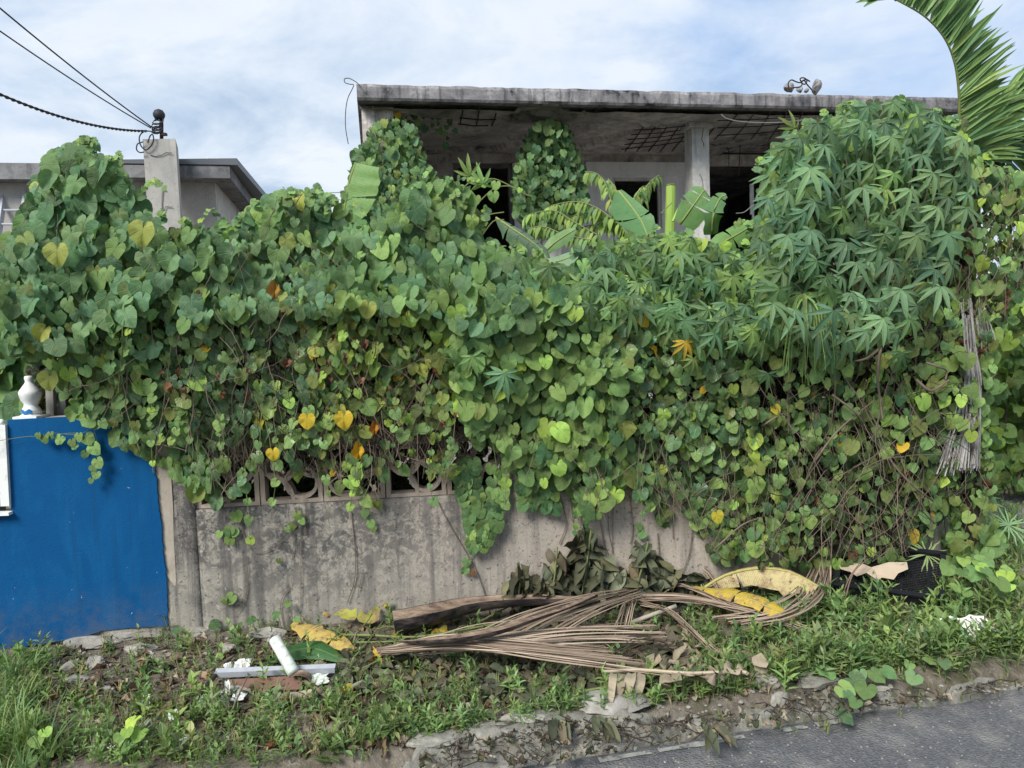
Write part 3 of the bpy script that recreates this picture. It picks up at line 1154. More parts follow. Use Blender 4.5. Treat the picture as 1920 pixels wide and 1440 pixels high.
def breeze_mesh():
    mb = MB()
    W, H, D = BW - .006, BH - .002, .10
    f = .026
    cx, cz = W / 2, H / 2

    def B(x0, x1, z0, z1, d0=0., d1=D):
        mb.box(((x0 + x1) / 2, (d0 + d1) / 2, (z0 + z1) / 2), (x1 - x0, d1 - d0, z1 - z0))
    B(0, f, 0, H); B(W - f, W, 0, H); B(f, W - f, 0, f * .8); B(f, W - f, H - f * .8, H)

    def arc(x0, z0, r, a0, a1, th=.019, n=10, d0=.006):
        vs = []
        for i in range(n + 1):
            a = a0 + (a1 - a0) * i / n
            c_, s_ = math.cos(a), math.sin(a)
            for rr_ in (r - th, r):
                for d in (d0, D - .006):
                    vs.append((x0 + c_ * rr_, d, z0 + s_ * rr_))
        fs = []
        for i in range(n):
            o = i * 4; q = o + 4
            fs += [(o, o + 2, q + 2, q), (o + 1, q + 1, q + 3, o + 3), (o + 2, o + 3, q + 3, q + 2), (o, q, q + 1, o + 1)]
        mb.add(vs, fs)
    r = H * .30
    pi = math.pi
    arc(f + r * .95, f * .8 + r * .98, r, 0, 2 * pi, n=18)
    arc(W - f - r * .9, H - f * .8 - r * .98, r * .93, 0, 2 * pi, n=18)
    arc(f, H - f * .8, H * .52, -pi / 2, 0, .021, 9, .01)
    arc(W - f, f * .8, H * .50, pi / 2, pi, .021, 9, .012)
    return mb


bm0 = breeze_mesh().mesh('breeze_block', M['block'])
ang = math.atan2(WE.y, WE.x)
for a0, nb in ((S0 + .006, NB1), (bay2 + .006, nb2)):
    for row in (0, 1):
        for k in range(nb):
            o = bpy.data.objects.new('breeze_block', bm0)
            COL.objects.link(o)
            o.parent = wall
            flip = (k + row) % 2
            loc = wf(a0 + k * BW, ZR[row], -.022)
            m = Matrix.Translation(loc - world_loc(wall)) @ Matrix.Rotation(ang, 4, 'Z')
            if flip:
                m = m @ Matrix.Translation((BW - .006, .1, 0)) @ Matrix.Rotation(math.pi, 4, 'Z')
            o.matrix_basis = m

# ================================================================== BLUE WALL
blue = thing('blue_wall', 'smooth wall painted deep blue ending in a ragged brushed edge at the left', 'wall', tuple(wf(.4, 0)))
poly = [(-260, 1290), (-60, 1240), (0, 1222), (60, 1210), (105, 1203), (150, 1196), (190, 1183), (240, 1178), (315, 1174)]
redge = []
e0 = [(315, 1174), (313, 1150), (314, 1110), (309, 1060), (305, 1020), (300, 970), (296, 930), (291, 890), (286, 850), (280, 815), (272, 785)]
for (x0, y0), (x1, y1) in zip(e0, e0[1:]):
    for k in range(6):
        t = k / 6
        redge.append((x0 + (x1 - x0) * t + 3.2 * fbm(x0 + t * 40, y0 * .3 + t * 9, 0, .11, 3), y0 + (y1 - y0) * t))
topp = [(272, 780), (200, 780), (125, 782), (60, 785), (14, 788), (16, 860), (21, 962), (-60, 968), (-260, 975)]
allp = poly[:-1] + redge + topp
extrude_poly([wp(x, y, .022 + .002 * math.sin(x * .05)) for x, y in allp], -WN * .03, MB()).build('painted_face', M['blue'], blue)
# the body behind the paint: raw render
mb = MB()
sL, sR = sz(-260, 1100)[0], SP - .122
zt = sz(60, 785, .02)[1]
sG = sz(19, 880, .02)[0]
zG = sz(10, 965, .02)[1]
wbox(mb, sG + .01, sR, -.15, zt - .004, -.16, -.010)
wbox(mb, sL, sG + .008, -.15, zG - .004, -.16, -.010)
mb.build('wall_body', M['rawedge'], blue)
rw = MB()
extrude_poly([wp(x, y, .010) for x, y in [(318, 1176)] + [(x + 20 + 4 * fbm(y * .05, 1, 0), y) for x, y in [(312, 1090), (306, 1010), (303, 950), (300, 880), (288, 800)]] + [(262, 790), (262, 1176)]], -WN * .03, rw)
rw.build('bare_render_strip', M['rawedge'], blue)

# finial standing on it
fb = wp(60, 783, -.07)
fz = (wp(60, 783, .0) - wp(60, 703, .0)).length
fin = thing('wall_finial', 'white turned concrete finial smeared with blue paint on the blue wall', 'finial', tuple(fb))
k = fz
prof = [(.0, 0), (.235, 0), (.235, .07), (.19, .10), (.215, .13), (.20, .20), (.150, .27), (.145, .34), (.20, .42), (.235, .55), (.24, .60), (.225, .64), (.17, .72), (.11, .80), (.085, .84), (.085, .88), (.098, .94), (.085, .99), (0, 1.0)]
MB().lathe(fb, [(r * k, z * k) for r, z in prof], 24).build('turned_body', M['white'], fin, smooth=True)
MB().box(fb + Vector((0, 0, .028 * k)), (.56 * k, .56 * k, .055 * k)).build('base_plinth', M['white'], fin)
ps = MB()
vs = []
for i in range(9):
    for j in range(4):
        a = -1.57 + (-.6 + 1.25 * i / 8); z = (.10 + .10 * j / 3 + .025 * math.sin(i * 1.3)) * k
        rr_ = .222 * k * (1 + .012 * math.sin(j))
        vs.append(fb + Vector((math.cos(a) * rr_, math.sin(a) * rr_, z)))
ps.add(vs, [(i * 4 + j, i * 4 + 4 + j, i * 4 + 5 + j, i * 4 + 1 + j) for i in range(8) for j in range(3)])
ps.build('paint_smear', mat('smeared_blue_paint', lambda w: w.surf((.02, .16, .40), .6)), fin, smooth=True)

# white gate at the left edge
gate = thing('white_fence', 'white painted picket fence piece at the left edge before a dark gap', 'fence', tuple(wp(0, 965, .03)))
MB().beam(wp(12, 948, .03), wp(4, 796, .03), .045, .03, WN).build('post', M['white'], gate)
MB().lathe(wp(3, 797, .03), [(0, 0), (.012, .0), (.019, .012), (.012, .028), (0, .034)], 12).build('post_knob', M['white'], gate, smooth=True)
for i, x in enumerate((-38, -82, -126, -170)):
    MB().beam(wp(x + 6, 955, .03), wp(x - 2, 800 + i, .03), .035, .02, WN).build('picket', M['white'], gate)
for y in (822, 928):
    MB().beam(wp(14, y, .012), wp(-240, y + 8, .012), .02, .035, WN).build('rail', M['white'], gate)
MB().beam(wp(21, 962, .04), wp(-250, 972, .04), .05, .016, (0, 0, 1)).build('sill_ledge', M['white'], gate)
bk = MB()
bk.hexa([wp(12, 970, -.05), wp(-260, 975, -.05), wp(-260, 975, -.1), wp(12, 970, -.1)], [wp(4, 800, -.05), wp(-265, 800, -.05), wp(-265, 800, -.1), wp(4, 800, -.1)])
bk.build('dark_gap_sheet', M['dark'], gate)  # dark sheet standing in for the shade in the gap behind the pickets

# small grey posts behind the finial
gp_ = thing('grey_post', 'short grey weathered post just behind the white finial under the vines', 'post', tuple(wp(97, 780, -.2)))
MB().beam(wp(98, 800, -.2), wp(94, 690, -.2), .04, .04).build('shaft', M['house2'], gp_)
MB().beam(wp(124, 800, -.24), wp(118, 680, -.24), .075, .04).build('slab', M['house2dark'], gp_)


# ================================================================== MAIN HOUSE
def at_z(px, py, z):
    r = ray(px, py)
    return CAM + r * ((z - CAM.z) / r.z)


RL = at(668, 156, 6.35)
ZRF = RL.z
RR = at_z(1790, 182, ZRF)
e1 = (RR - RL); e1.z = 0
LEN = e1.length
e1.normalize()
e2 = Vector((-e1.y, e1.x, 0))
if e2.y < 0:
    e2 = -e2
print('house', RL, RR, LEN, 'e1', e1)


def hf(a, b, z):
    return Vector((RL.x, RL.y, 0)) + e1 * a + e2 * b + Vector((0, 0, z))


def hs(px, py, b):
    """pixel -> (a, z) on the house plane b metres behind the roof edge"""
    r = ray(px, py)
    p0 = hf(0, b, 0)
    p = CAM + r * ((p0 - CAM).dot(e2) / r.dot(e2))
    return (p - hf(0, 0, 0)).dot(e1), p.z


def hbox(mb, a0, a1, b0, b1, z0, z1):
    mb.hexa([hf(a0, b0, z0), hf(a1, b0, z0), hf(a1, b1, z0), hf(a0, b1, z0)], [hf(a0, b0, z1), hf(a1, b0, z1), hf(a1, b1, z1), hf(a0, b1, z1)])
    return mb


house = thing('derelict_house', 'derelict concrete house with flat roof slab and open veranda swallowed by vines', 'house', tuple(hf(2.5, .3, 0)))
T = ZRF - hs(668, 187, 0)[1]
HL = LEN + .12


def roof_slab():
    """fascia and top with chipped uneven edges"""
    mb = MB()
    n = 220
    vs, rings = [], []
    for i in range(n + 1):
        a = HL * i / n
        c1 = .010 * fbm(a, 1, 0, 5, 4); c2 = .014 * fbm(a, 7, 0, 6, 4)
        nick = max(0, fbm(a, 3, 3, 2.6, 3) - .25) * .05
        ring = [hf(a, 4.95, ZRF), hf(a, .06, ZRF + c1 * .4), hf(a, .008 + abs(c1), ZRF + c1 - .004), hf(a, 0 + c2 * .3, ZRF - .03 + c1), hf(a, c1 * .3, ZRF - T * .55),
                hf(a, 0 - c2 * .4, ZRF - T + .02), hf(a, .012 + nick, ZRF - T + nick * .5 + c2 * .3), hf(a, .10, ZRF - T + .004), hf(a, .13, ZRF - T + .012), hf(a, 4.95, ZRF - T + .012)]
        rings.append(len(vs)); vs += ring
    m = 10
    fs = [(i * m + j, (i + 1) * m + j, (i + 1) * m + j + 1, i * m + j + 1) for i in range(n) for j in range(m - 1)]
    fs += [tuple(range(m)), tuple(n * m + j for j in range(m - 1, -1, -1))]
    mb.add(vs, fs)
    return mb


roof = roof_slab().build('roof', M['fascia'], house)
# soffit skin with bays of broken render hanging below the slab
sf = MB()
na, nb_ = 150, 50
vs = []
for j in range(nb_ + 1):
    for i in range(na + 1):
        a = .02 + (HL - .04) * i / na; b = .135 + 2.3 * j / nb_
        f = fbm(a, b, 4, .9, 4)
        drop = .0 if f > .12 else .035
        if f <= .12:
            drop += .010 * fbm(a, b, 9, 5, 3)
        vs.append(hf(a, b, ZRF - T + .008 - drop))
sf.add(vs, [(j * (na + 1) + i, j * (na + 1) + i + 1, (j + 1) * (na + 1) + i + 1, (j + 1) * (na + 1) + i) for j in range(nb_) for i in range(na)])
sf.build('soffit', M['soffit'], house)

BWALL = 1.75
zc = ZRF - T - .03
ztop = zc + .02


def hwall(name, a0, a1, z0, z1, b0=BWALL, b1=None, m='plaster'):
    return hbox(MB(), a0, a1, b0, b1 if b1 is not None else b0 + .12, z0, z1).build(name, M[m], house)


def A(px, b=BWALL):
    return hs(px, 330, b)[0]


def Z(py, px=1000, b=BWALL):
    return hs(px, py, b)[1]


# back wall, with its openings
zband = Z(306)
hwall('wall', .12, A(1440), zband, ztop, m='plasterband', b0=BWALL - .006, b1=BWALL + .12)     # patchy band under the ceiling
hwall('wall', .12, A(850), 0, zband - .002, m='plasterband')
hwall('wall', A(962), A(1148), 0, zband - .002)
hwall('wall', A(1240), A(1284), 0, zband - .002)
hwall('wall', A(1148) + .002, A(1240) - .002, Z(332), zband - .002)
hwall('wall', A(1148) + .002, A(1240) - .002, 0, Z(430))
hwall('wall', A(1284) + .002, A(1318), 0, zband - .002, b0=BWALL + .10, b1=BWALL + .2, m='plaster')
hwall('wall', A(1440) + .002, HL - .1, 0, ztop, m='plasterband', b0=BWALL - .5)
hwall('wall', A(1440) + .002, A(1440) + .1, 0, ztop, m='plasterband', b0=BWALL - .498, b1=BWALL + .12)
# plaster band above the openings, window frame
hbox(MB(), A(1098), A(1284), BWALL - .03, BWALL - .008, Z(330) , Z(304)).build('plaster_lintel', M['plaster'], house)
wfm = MB()
a0, a1, z0_, z1_ = A(1148), A(1240), Z(430), Z(332)
for q in ((a0, a0 + .035, z0_, z1_), (a1 - .035, a1, z0_, z1_), (a0 + .035, a1 - .035, z1_ - .035, z1_), (a0 + .035, a1 - .035, z0_, z0_ + .035)):
    hbox(wfm, q[0], q[1], BWALL + .02, BWALL + .06, q[2], q[3])
wfm.build('window_frame', M['column'], house)
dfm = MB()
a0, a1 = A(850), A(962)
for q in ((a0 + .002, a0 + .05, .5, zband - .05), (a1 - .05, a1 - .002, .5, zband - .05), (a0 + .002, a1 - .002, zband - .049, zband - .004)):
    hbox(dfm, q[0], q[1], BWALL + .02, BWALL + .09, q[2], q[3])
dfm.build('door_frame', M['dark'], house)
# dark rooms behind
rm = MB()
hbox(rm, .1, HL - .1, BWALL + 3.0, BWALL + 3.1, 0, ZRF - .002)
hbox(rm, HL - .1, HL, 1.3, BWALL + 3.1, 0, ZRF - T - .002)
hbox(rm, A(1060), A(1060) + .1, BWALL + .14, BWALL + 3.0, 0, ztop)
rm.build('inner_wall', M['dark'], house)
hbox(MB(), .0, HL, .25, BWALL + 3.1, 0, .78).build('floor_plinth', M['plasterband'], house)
# left side wall, its front edge showing under the roof corner
hbox(MB(), .03, .14, .20, BWALL + 3.1, 0, ztop + .02).build('side_wall', M['plasterband'], house)
hbox(MB(), .142, .30, .22, .36, 0, ztop + .02).build('corner_pier', M['plasterband'], house)
# columns
ca, _ = hs(1314, 300, .45)
cm = MB()
cw = (hs(1330, 300, .45)[0] - hs(1298, 300, .45)[0]) / 2
for i in range(12):
    z0c, z1c = .7 + (ztop - .7) * i / 12, .7 + (ztop - .7) * (i + 1) / 12
    j0, j1 = .006 * fbm(i, 0, 0, 1.3), .006 * fbm(i + 1, 0, 0, 1.3)
    lo = [hf(ca - cw + j0, .45 + j0, z0c), hf(ca + cw + j0, .45, z0c), hf(ca + cw, .45 + cw * 2, z0c), hf(ca - cw, .45 + cw * 2, z0c)]
    hi = [hf(ca - cw + j1, .45 + j1, z1c), hf(ca + cw + j1, .45, z1c), hf(ca + cw, .45 + cw * 2, z1c), hf(ca - cw, .45 + cw * 2, z1c)]
    cm.add(lo + hi, [(0, 1, 5, 4), (1, 2, 6, 5), (2, 3, 7, 6), (3, 0, 4, 7)])
colo = cm.build('column', M['column'], house)
crk = MB()
zz0 = ztop
for x0, y0, x1, y1 in ((1318, 222, 1316, 262), (1316, 262, 1320, 275), (1312, 326, 1318, 345), (1318, 345, 1316, 372)):
    a_, z_ = hs(x0, y0, .448); b_, y_ = hs(x1, y1, .448)
    crk.tube([hf(a_, .449, z_), hf((a_ + b_) / 2 + .008, .449, (z_ + y_) / 2), hf(b_, .449, y_)], .0035, 4)
cc = crk.build('crack', M['dark'], colo)
hbox(MB(), ca - cw * 1.5, ca + cw * 1.3, .40, .62, ztop - .06, ztop + .015).build('column_head', M['column'], house)
cb, _ = hs(1030, 300, .45)
hbox(MB(), cb - cw, cb + cw, .45, .45 + 2 * cw, .7, ztop).build('column', M['column'], house)
# right-hand white post and thin frames in the dark bay
for x, y0, y1, r_ in ((1408, 345, 402, .012), (1411, 345, 450, .010)):
    a_, z_ = hs(x, y0, 1.0); _, y_ = hs(x, y1, 1.0)
    MB().beam(hf(a_, 1.0, z_), hf(a_, 1.0, y_), r_ * 2, r_ * 2).build('pipe_stub', M['column'], house)
# exposed reinforcement under the soffit
def bar(p, q, r_=.006):
    a_, z_ = hs(p[0], p[1], 0)
    P = at_z(p[0], p[1], ZRF - T - .035); Q = at_z(q[0], q[1], ZRF - T - .035)
    MB().tube([P, (P + Q) / 2 + Vector((0, 0, -.01)), Q], r_, 5).build('rebar', M['rebar'], house)


for p, q in (((868, 208), (862, 234)), ((899, 203), (893, 236)), ((930, 213), (922, 236)), ((862, 221), (930, 224)), ((858, 232), (915, 236))):
    bar(p, q)
for k in range(7):
    bar((1206 - k * 0 + k * 22, 238 + k * .5), (1172 + k * 22, 284))
for k in range(5):
    bar((1165 + k * 6, 280 - k * 9), (1300, 262 - k * 7), .005)
for k in range(5):
    bar((1385 + k * 30, 212), (1340 + k * 34, 262), .005)
for k in range(3):
    bar((1345, 226 + k * 14), (1500, 218 + k * 12), .005)
# hanging bars and wires
for pts, r_, m_ in (([(1362, 275), (1366, 285), (1367, 330)], .004, 'rebar'), ([(1388, 272), (1385, 330)], .005, 'rebar'),):
    MB().tube(smoothpath([at(x, y, 7.6) for x, y in pts]), r_, 5).build('hanging_bar', M[m_], house)
MB().tube(smoothpath([at(x, y, 6.75) for x, y in ((1352, 214), (1362, 222), (1390, 228), (1430, 230), (1470, 229), (1512, 224))]), .0035, 5).build('sagging_wire', M['greywire'], house)
MB().tube(smoothpath([at(x, y, 7.0) for x, y in ((1380, 400), (1395, 398), (1408, 388), (1420, 382), (1430, 372))]), .0035, 5).build('sagging_wire', M['greywire'], house)

w_ = thing('hanging_wire', 'thin dark wire looping off the left corner of the flat roof and hanging down', 'wire', tuple(at(668, 158, 6.33)))
MB().tube(smoothpath([at(x, y, 6.33) for x, y in ((676, 162), (668, 154), (655, 147), (646, 148), (647, 155), (656, 158), (663, 159), (660, 168), (652, 185), (648, 210), (648, 240), (653, 270))]), .0035, 5).build('strand', M['rebar'], w_)

# rubble and twisted bars on the roof
rb = thing('roof_rubble', 'broken concrete lumps with a twisted rusty bar sticking up from the roof edge', 'rubble', tuple(at_z(1500, 175, ZRF)))


def rock_mb(c, r, seed, sq=(1, 1, 1), sub=2):
    bm_pts = []
    t = (1 + 5 ** .5) / 2
    V = [Vector(v).normalized() for v in ((-1, t, 0), (1, t, 0), (-1, -t, 0), (1, -t, 0), (0, -1, t), (0, 1, t), (0, -1, -t), (0, 1, -t), (t, 0, -1), (t, 0, 1), (-t, 0, -1), (-t, 0, 1))]
    Fc = [(0, 11, 5), (0, 5, 1), (0, 1, 7), (0, 7, 10), (0, 10, 11), (1, 5, 9), (5, 11, 4), (11, 10, 2), (10, 7, 6), (7, 1, 8), (3, 9, 4), (3, 4, 2), (3, 2, 6), (3, 6, 8), (3, 8, 9), (4, 9, 5), (2, 4, 11), (6, 2, 10), (8, 6, 7), (9, 8, 1)]
    for _ in range(sub):
        cache, NF = {}, []
        for a, b, c_ in Fc:
            def mid(i, j):
                key = (min(i, j), max(i, j))
                if key not in cache:
                    cache[key] = len(V); V.append(((V[i] + V[j]) / 2).normalized())
                return cache[key]
            x, y, z = mid(a, b), mid(b, c_), mid(c_, a)
            NF += [(a, x, z), (b, y, x), (c_, z, y), (x, y, z)]
        Fc = NF
    out = []
    for v in V:
        # facets: quantise through a few random planes, then rough
        k = 1 + .28 * fbm(v.x + seed, v.y, v.z, 1.3, 3)
        p = v * k
        for q in range(5):
            rn = random.Random(seed * 77 + q)
            pn = Vector((rn.uniform(-1, 1), rn.uniform(-1, 1), rn.uniform(-1, 1))).normalized()
            d = p.dot(pn) - .72
            if d > 0:
                p -= pn * d
        out.append(Vector(c) + Vector((p.x * sq[0], p.y * sq[1], p.z * sq[2])) * r)
    return MB().add(out, Fc)


for x, y, r_, sd_ in ((1479, 168, .045, 3), (1500, 170, .03, 5), (1512, 171, .022, 6)):
    rock_mb(at_z(x, y, ZRF + .0) + Vector((0, 0, r_ * .4)), r_, sd_).build('concrete_lump', M['fascia'], rb)
c0_ = at(1531, 163, 6.75)
rock_mb(c0_, .062, 8, (.7, .8, 1.1)).build('concrete_lump', M['fascia'], rb)
MB().tube(smoothpath([at(x, y, 6.75) for x, y in ((1479, 168), (1478, 156), (1484, 150), (1492, 153), (1500, 155), (1508, 151), (1512, 157), (1520, 166), (1524, 171))]), .006, 5).build('twisted_bar', M['rebar'], rb)
MB().tube(smoothpath([at(x, y, 6.74) for x, y in ((1484, 165), (1492, 164), (1500, 163), (1504, 157), (1500, 148), (1507, 146), (1513, 151), (1509, 158), (1502, 154), (1511, 149), (1519, 153))]), .006, 5).build('twisted_bar', M['rebar'], rb)

# ================================================================== LEFT HOUSE
K = at(430, 308, 10.0)
rv = ray(661, 640); f2 = Vector((rv.x, rv.y, 0)).normalized()
f1 = Vector((f2.y, -f2.x, 0))


def kf(a, b, z):
    return Vector((K.x, K.y, 0)) + f1 * a + f2 * b + Vector((0, 0, z))


def ks(px, py, b):
    r = ray(px, py); p0 = kf(0, b, 0)
    p = CAM + r * ((p0 - CAM).dot(f2) / r.dot(f2))
    return (p - kf(0, 0, 0)).dot(f1), p.z


def kbox(mb, a0, a1, b0, b1, z0, z1):
    mb.hexa([kf(a0, b0, z0), kf(a1, b0, z0), kf(a1, b1, z0), kf(a0, b1, z0)], [kf(a0, b0, z1), kf(a1, b0, z1), kf(a1, b1, z1), kf(a0, b1, z1)])
    return mb


h2 = thing('neighbour_house', 'grey rendered house with dark flat roof edge behind the left end of the vines', 'house', tuple(kf(-2, .5, 0)))
zt2 = ks(425, 311, 0)[1]; zb2 = ks(425, 334, 0)[1]
zt3 = ks(250, 309, 0)[1]
rf2 = kbox(MB(), -1.55, 0, 0, 6, zb2, zt2).build('roof', M['house2dark'], h2)
kbox(MB(), -9, -1.552, 0.05, 6, zb2 - .02, zt2 + .02).build('roof', M['house2dark'], h2)
kbox(MB(), -9, -3.0, -.03, .048, zb2 + .18, zt2 + .10).build('parapet', M['house2'], h2)
# pitched sheet over the slab
sh = MB()
za, zb_ = ks(432, 300, 0)[1], ks(333, 307, 0)[1]
sh.hexa([kf(-2.0, .0, zb_), kf(.10, -.02, zt2 + .01), kf(.28, 4.5, zt2 + .01), kf(-2.0, 4.5, zb_)], [kf(-2.0, .0, zb_ + .03), kf(.10, -.02, za + .02), kf(.28, 4.5, za + .02), kf(-2.0, 4.5, zb_ + .03)])
sh.build('sheet_roof', M['roofsheet'], rf2)
awall, _ = ks(404, 360, .3)
kbox(MB(), -9, awall, .30, .42, 0, zb2).build('wall', M['house2'], h2)
kbox(MB(), awall - .12, awall, .422, 6, 0, zb2).build('side_wall', M['house2'], h2)
# side window frame & pipe
sw = MB()
for b0_, b1_, z0q, z1q in ((1.55, 1.60, 1.4, zb2 - .55), (2.3, 2.35, 1.4, zb2 - .55), (1.60, 2.30, zb2 - .60, zb2 - .55)):
    kbox(sw, awall + .002, awall + .05, b0_, b1_, z0q, z1q)
sw.build('window', M['white'], h2)
kbox(MB(), awall - .02, awall + .004, 1.6, 2.3, 1.4, zb2 - .6).build('window_glass', M['dark'], h2)
MB().tube([kf(awall + .04, .6, zb2 - .42), kf(awall + .05, 1.5, zb2 - .62), kf(awall + .06, 2.6, zb2 - .78)], .012, 6).build('overflow_pipe', M['white'], h2)
for k_ in range(5):
    kbox(MB(), awall + .001, awall + .012, .95 + .05 * (k_ % 2), 1.05 + .06 * (k_ % 3), zb2 - .75 - k_ * .13, zb2 - .70 - k_ * .12).build('render_scar', M['dark'], h2)
ant = MB()
pa = at(391, 304, 10.6)
ant.tube([pa, pa + Vector((0, 0, .06))], .012, 6); ant.box(pa + Vector((.10, 0, .03)), (.10, .04, .02))
ant.build('roof_bracket', M['white'], rf2)

# chimney-like service pillar
pl = thing('service_pillar', 'square grey concrete pillar with hairline cracks rising above the left vines', 'pillar', tuple(at(300, 640, 9.3)))
zt_p = at(300, 260, 9.3).z
pa0, pa1 = at(270, 300, 9.3).x, at(330, 300, 9.3).x
mb = MB(); mb.hexa([Vector((pa0, 9.3, 0)), Vector((pa1, 9.32, 0)), Vector((pa1 - .17, 9.78, 0)), Vector((pa0 - .19, 9.76, 0))], [Vector((pa0, 9.3, zt_p)), Vector((pa1, 9.32, zt_p)), Vector((pa1 - .17, 9.78, zt_p)), Vector((pa0 - .19, 9.76, zt_p))])
mb.build('shaft', M['house2'], pl)
cr = MB()
for pts in ([(282, 291), (292, 293), (303, 291), (312, 286), (322, 287)], [(288, 332), (294, 336), (298, 342)], [(303, 356), (312, 357)], [(301, 391), (309, 393), (311, 387), (323, 388)], [(305, 352), (303, 380), (306, 410)]):
    cr.tube([at(x, y, 9.297) for x, y in pts], .006, 4)
cr.build('crack', M['house2dark'], pl)

ms = thing('service_mast', 'short rusty service mast with round weatherhead and coiled wires on the grey pillar', 'mast', tuple(at(303, 262, 9.45)))
MB().tube([at(303, 268, 9.45), at(303, 232, 9.45), at(302, 222, 9.45)], .022, 8).build('pipe', M['rebar'], ms)
MB().lathe(at(299, 224, 9.45), [(0, 0), (.05, .0), (.07, .04), (.07, .07), (.045, .11), (0, .125)], 14, (.1, -.3, 1)).build('weatherhead', M['wire'], ms, smooth=True)
MB().box(at(307, 252, 9.42), (.07, .05, .03)).build('bracket', M['rebar'], ms)
MB().box(at(303, 266, 9.44), (.12, .12, .02)).build('mount_plate', M['rebar'], ms)
co = MB()
P = []
for i in range(60):
    t = i / 59
    a_ = t * 5.5 * 2 * math.pi
    c_ = at(291 + 7 * t, 250 - 24 * t, 9.40)
    rr_ = .055 + .02 * math.sin(i * .7)
    P.append(c_ + Vector((math.cos(a_) * rr_, .02 * math.sin(a_), math.sin(a_) * rr_ * .7)))
co.tube(P, .009, 5)
co.build('coiled_wire', M['wire'], ms)
lp = MB()
lp.tube(smoothpath([at(x, y, 9.27) for x, y in ((290, 247), (272, 246), (262, 255), (262, 268), (268, 278), (275, 281), (284, 272), (288, 262), (286, 252), (281, 256), (277, 268))]), .008, 5)
lp.tube(smoothpath([at(x, y, 9.26) for x, y in ((268, 266), (258, 270), (256, 280), (262, 286), (270, 285))]), .008, 5)
lp.build('wire_loop', M['wire'], ms)


def cable(a, b, ya, yb, sag, r_, label, twist=False):
    P = at(b[0], b[1], yb); Q = at(a[0], a[1], ya)
    Q2 = P + (Q - P) * 2.0
    t_ = thing('overhead_cable', label, 'cable', tuple(P))
    pts = []
    N = 260 if twist else 30
    for i in range(N + 1):
        t = i / N
        p = P + (Q2 - P) * t
        p = p + Vector((0, 0, -4 * sag * t * (1 - t)))
        pts.append(p)
    if twist:
        for ph in (0, math.pi):
            MB().tube([p + Vector((math.cos(i * .75 + ph), 0, math.sin(i * .75 + ph))) * r_ * 1.0 for i, p in enumerate(pts)], r_, 5).build('conductor', M['wire'], t_)
    else:
        MB().tube(pts, r_, 5).build('conductor', M['wire'], t_)


cable((5, 0), (284, 238), 7.2, 9.4, .10, .0085, 'uppermost thin black cable running from the mast to the top left corner')
cable((0, 38), (283, 240), 7.0, 9.4, .10, .0075, 'middle thin black cable running from the mast to the left edge')
cable((0, 112), (276, 246), 7.0, 9.4, .32, .0085, 'lowest thicker twisted black cable sagging from the mast to the left edge', True)

# ladder leaning at the far left house
ld = thing('metal_ladder', 'pale aluminium ladder leaning on the grey house at the left edge', 'ladder', tuple(at(15, 520, 9.2)))
for x0, x1 in ((9, -14), (49, 30)):
    MB().beam(at(x0, 356, 9.8), at(x1, 520, 9.1), .035, .07, (0, -1, .2)).build('side_rail', M['alu'], ld)
for k_ in range(6):
    t = .08 + k_ * .165
    p = at(9, 356, 9.8).lerp(at(-14, 520, 9.1), t); q = at(49, 356, 9.8).lerp(at(30, 520, 9.1), t)
    MB().tube([p, q], .016, 6).build('rung', M['alu'], ld)
gb = thing('white_outbuilding', 'sliver of white painted wall behind the vines at the left edge', 'building', tuple(at(-60, 640, 7.0)))
mbw = MB(); mbw.hexa([at(-300, 700, 7) * 1, at(14, 700, 7), at(14, 700, 7) + Vector((0, .2, 0)), at(-300, 700, 7) + Vector((0, .2, 0))], [at(-300, 455, 7), at(14, 470, 7), at(14, 470, 7) + Vector((0, .2, 0)), at(-300, 455, 7) + Vector((0, .2, 0))])
mbw.build('wall', M['house2'], gb)
#PART3
# ================================================================== VINES ON THE WALL
def size_of(it):
    m = it[2]
    return -m.to_3x3().col[1].length


def vine(name, label, cat, poly, layers, stem_n=60, stem_off=.05, group=None, limit=300, sticks=()):
    """layers: list of dicts for vine_leaves; the first ones show most"""
    cx = sum(p[0] for p in poly) / len(poly); yb = max(p[1] for p in poly)
    root = thing(name, label, cat, tuple(wp(cx, yb, 0)), group)
    front, rest = [], []
    for i, L in enumerate(layers):
        L = dict(L)
        pl_ = L.pop('poly', poly)
        its = vine_leaves(pl_, **L)
        (front if L.get('n', 0) and i < 2 else rest).extend(its)
    front.sort(key=size_of)
    leaf_parts(front + rest, root, limit=limit)
    if stem_n:
        mb = MB()
        stems(poly, stem_n, stem_off, mb)
        stems(poly, int(stem_n * .35), lambda x, y: .20 + .10 * max(0, min(1, (900 - y) / 350)), mb, (.15, .6), (.0010, .0024), curl=.3)
        mb.build('stem_tangle', M['bark'], root, kind='stuff')
    for pts, r_, off in sticks:
        P = smoothpath([wp(x, y, off + .03 * math.sin(i * 2.1)) for i, (x, y) in enumerate(pts)], 3)
        MB().tube(P, [r_ * (1 - .5 * i / len(P)) for i in range(len(P))], 6).build('branch', M['bark'], root, smooth=True)
    return root


def off_lin(y0, o0, y1, o1):
    return lambda x, y: o0 + (o1 - o0) * max(0, min(1, (y - y0) / (y1 - y0)))


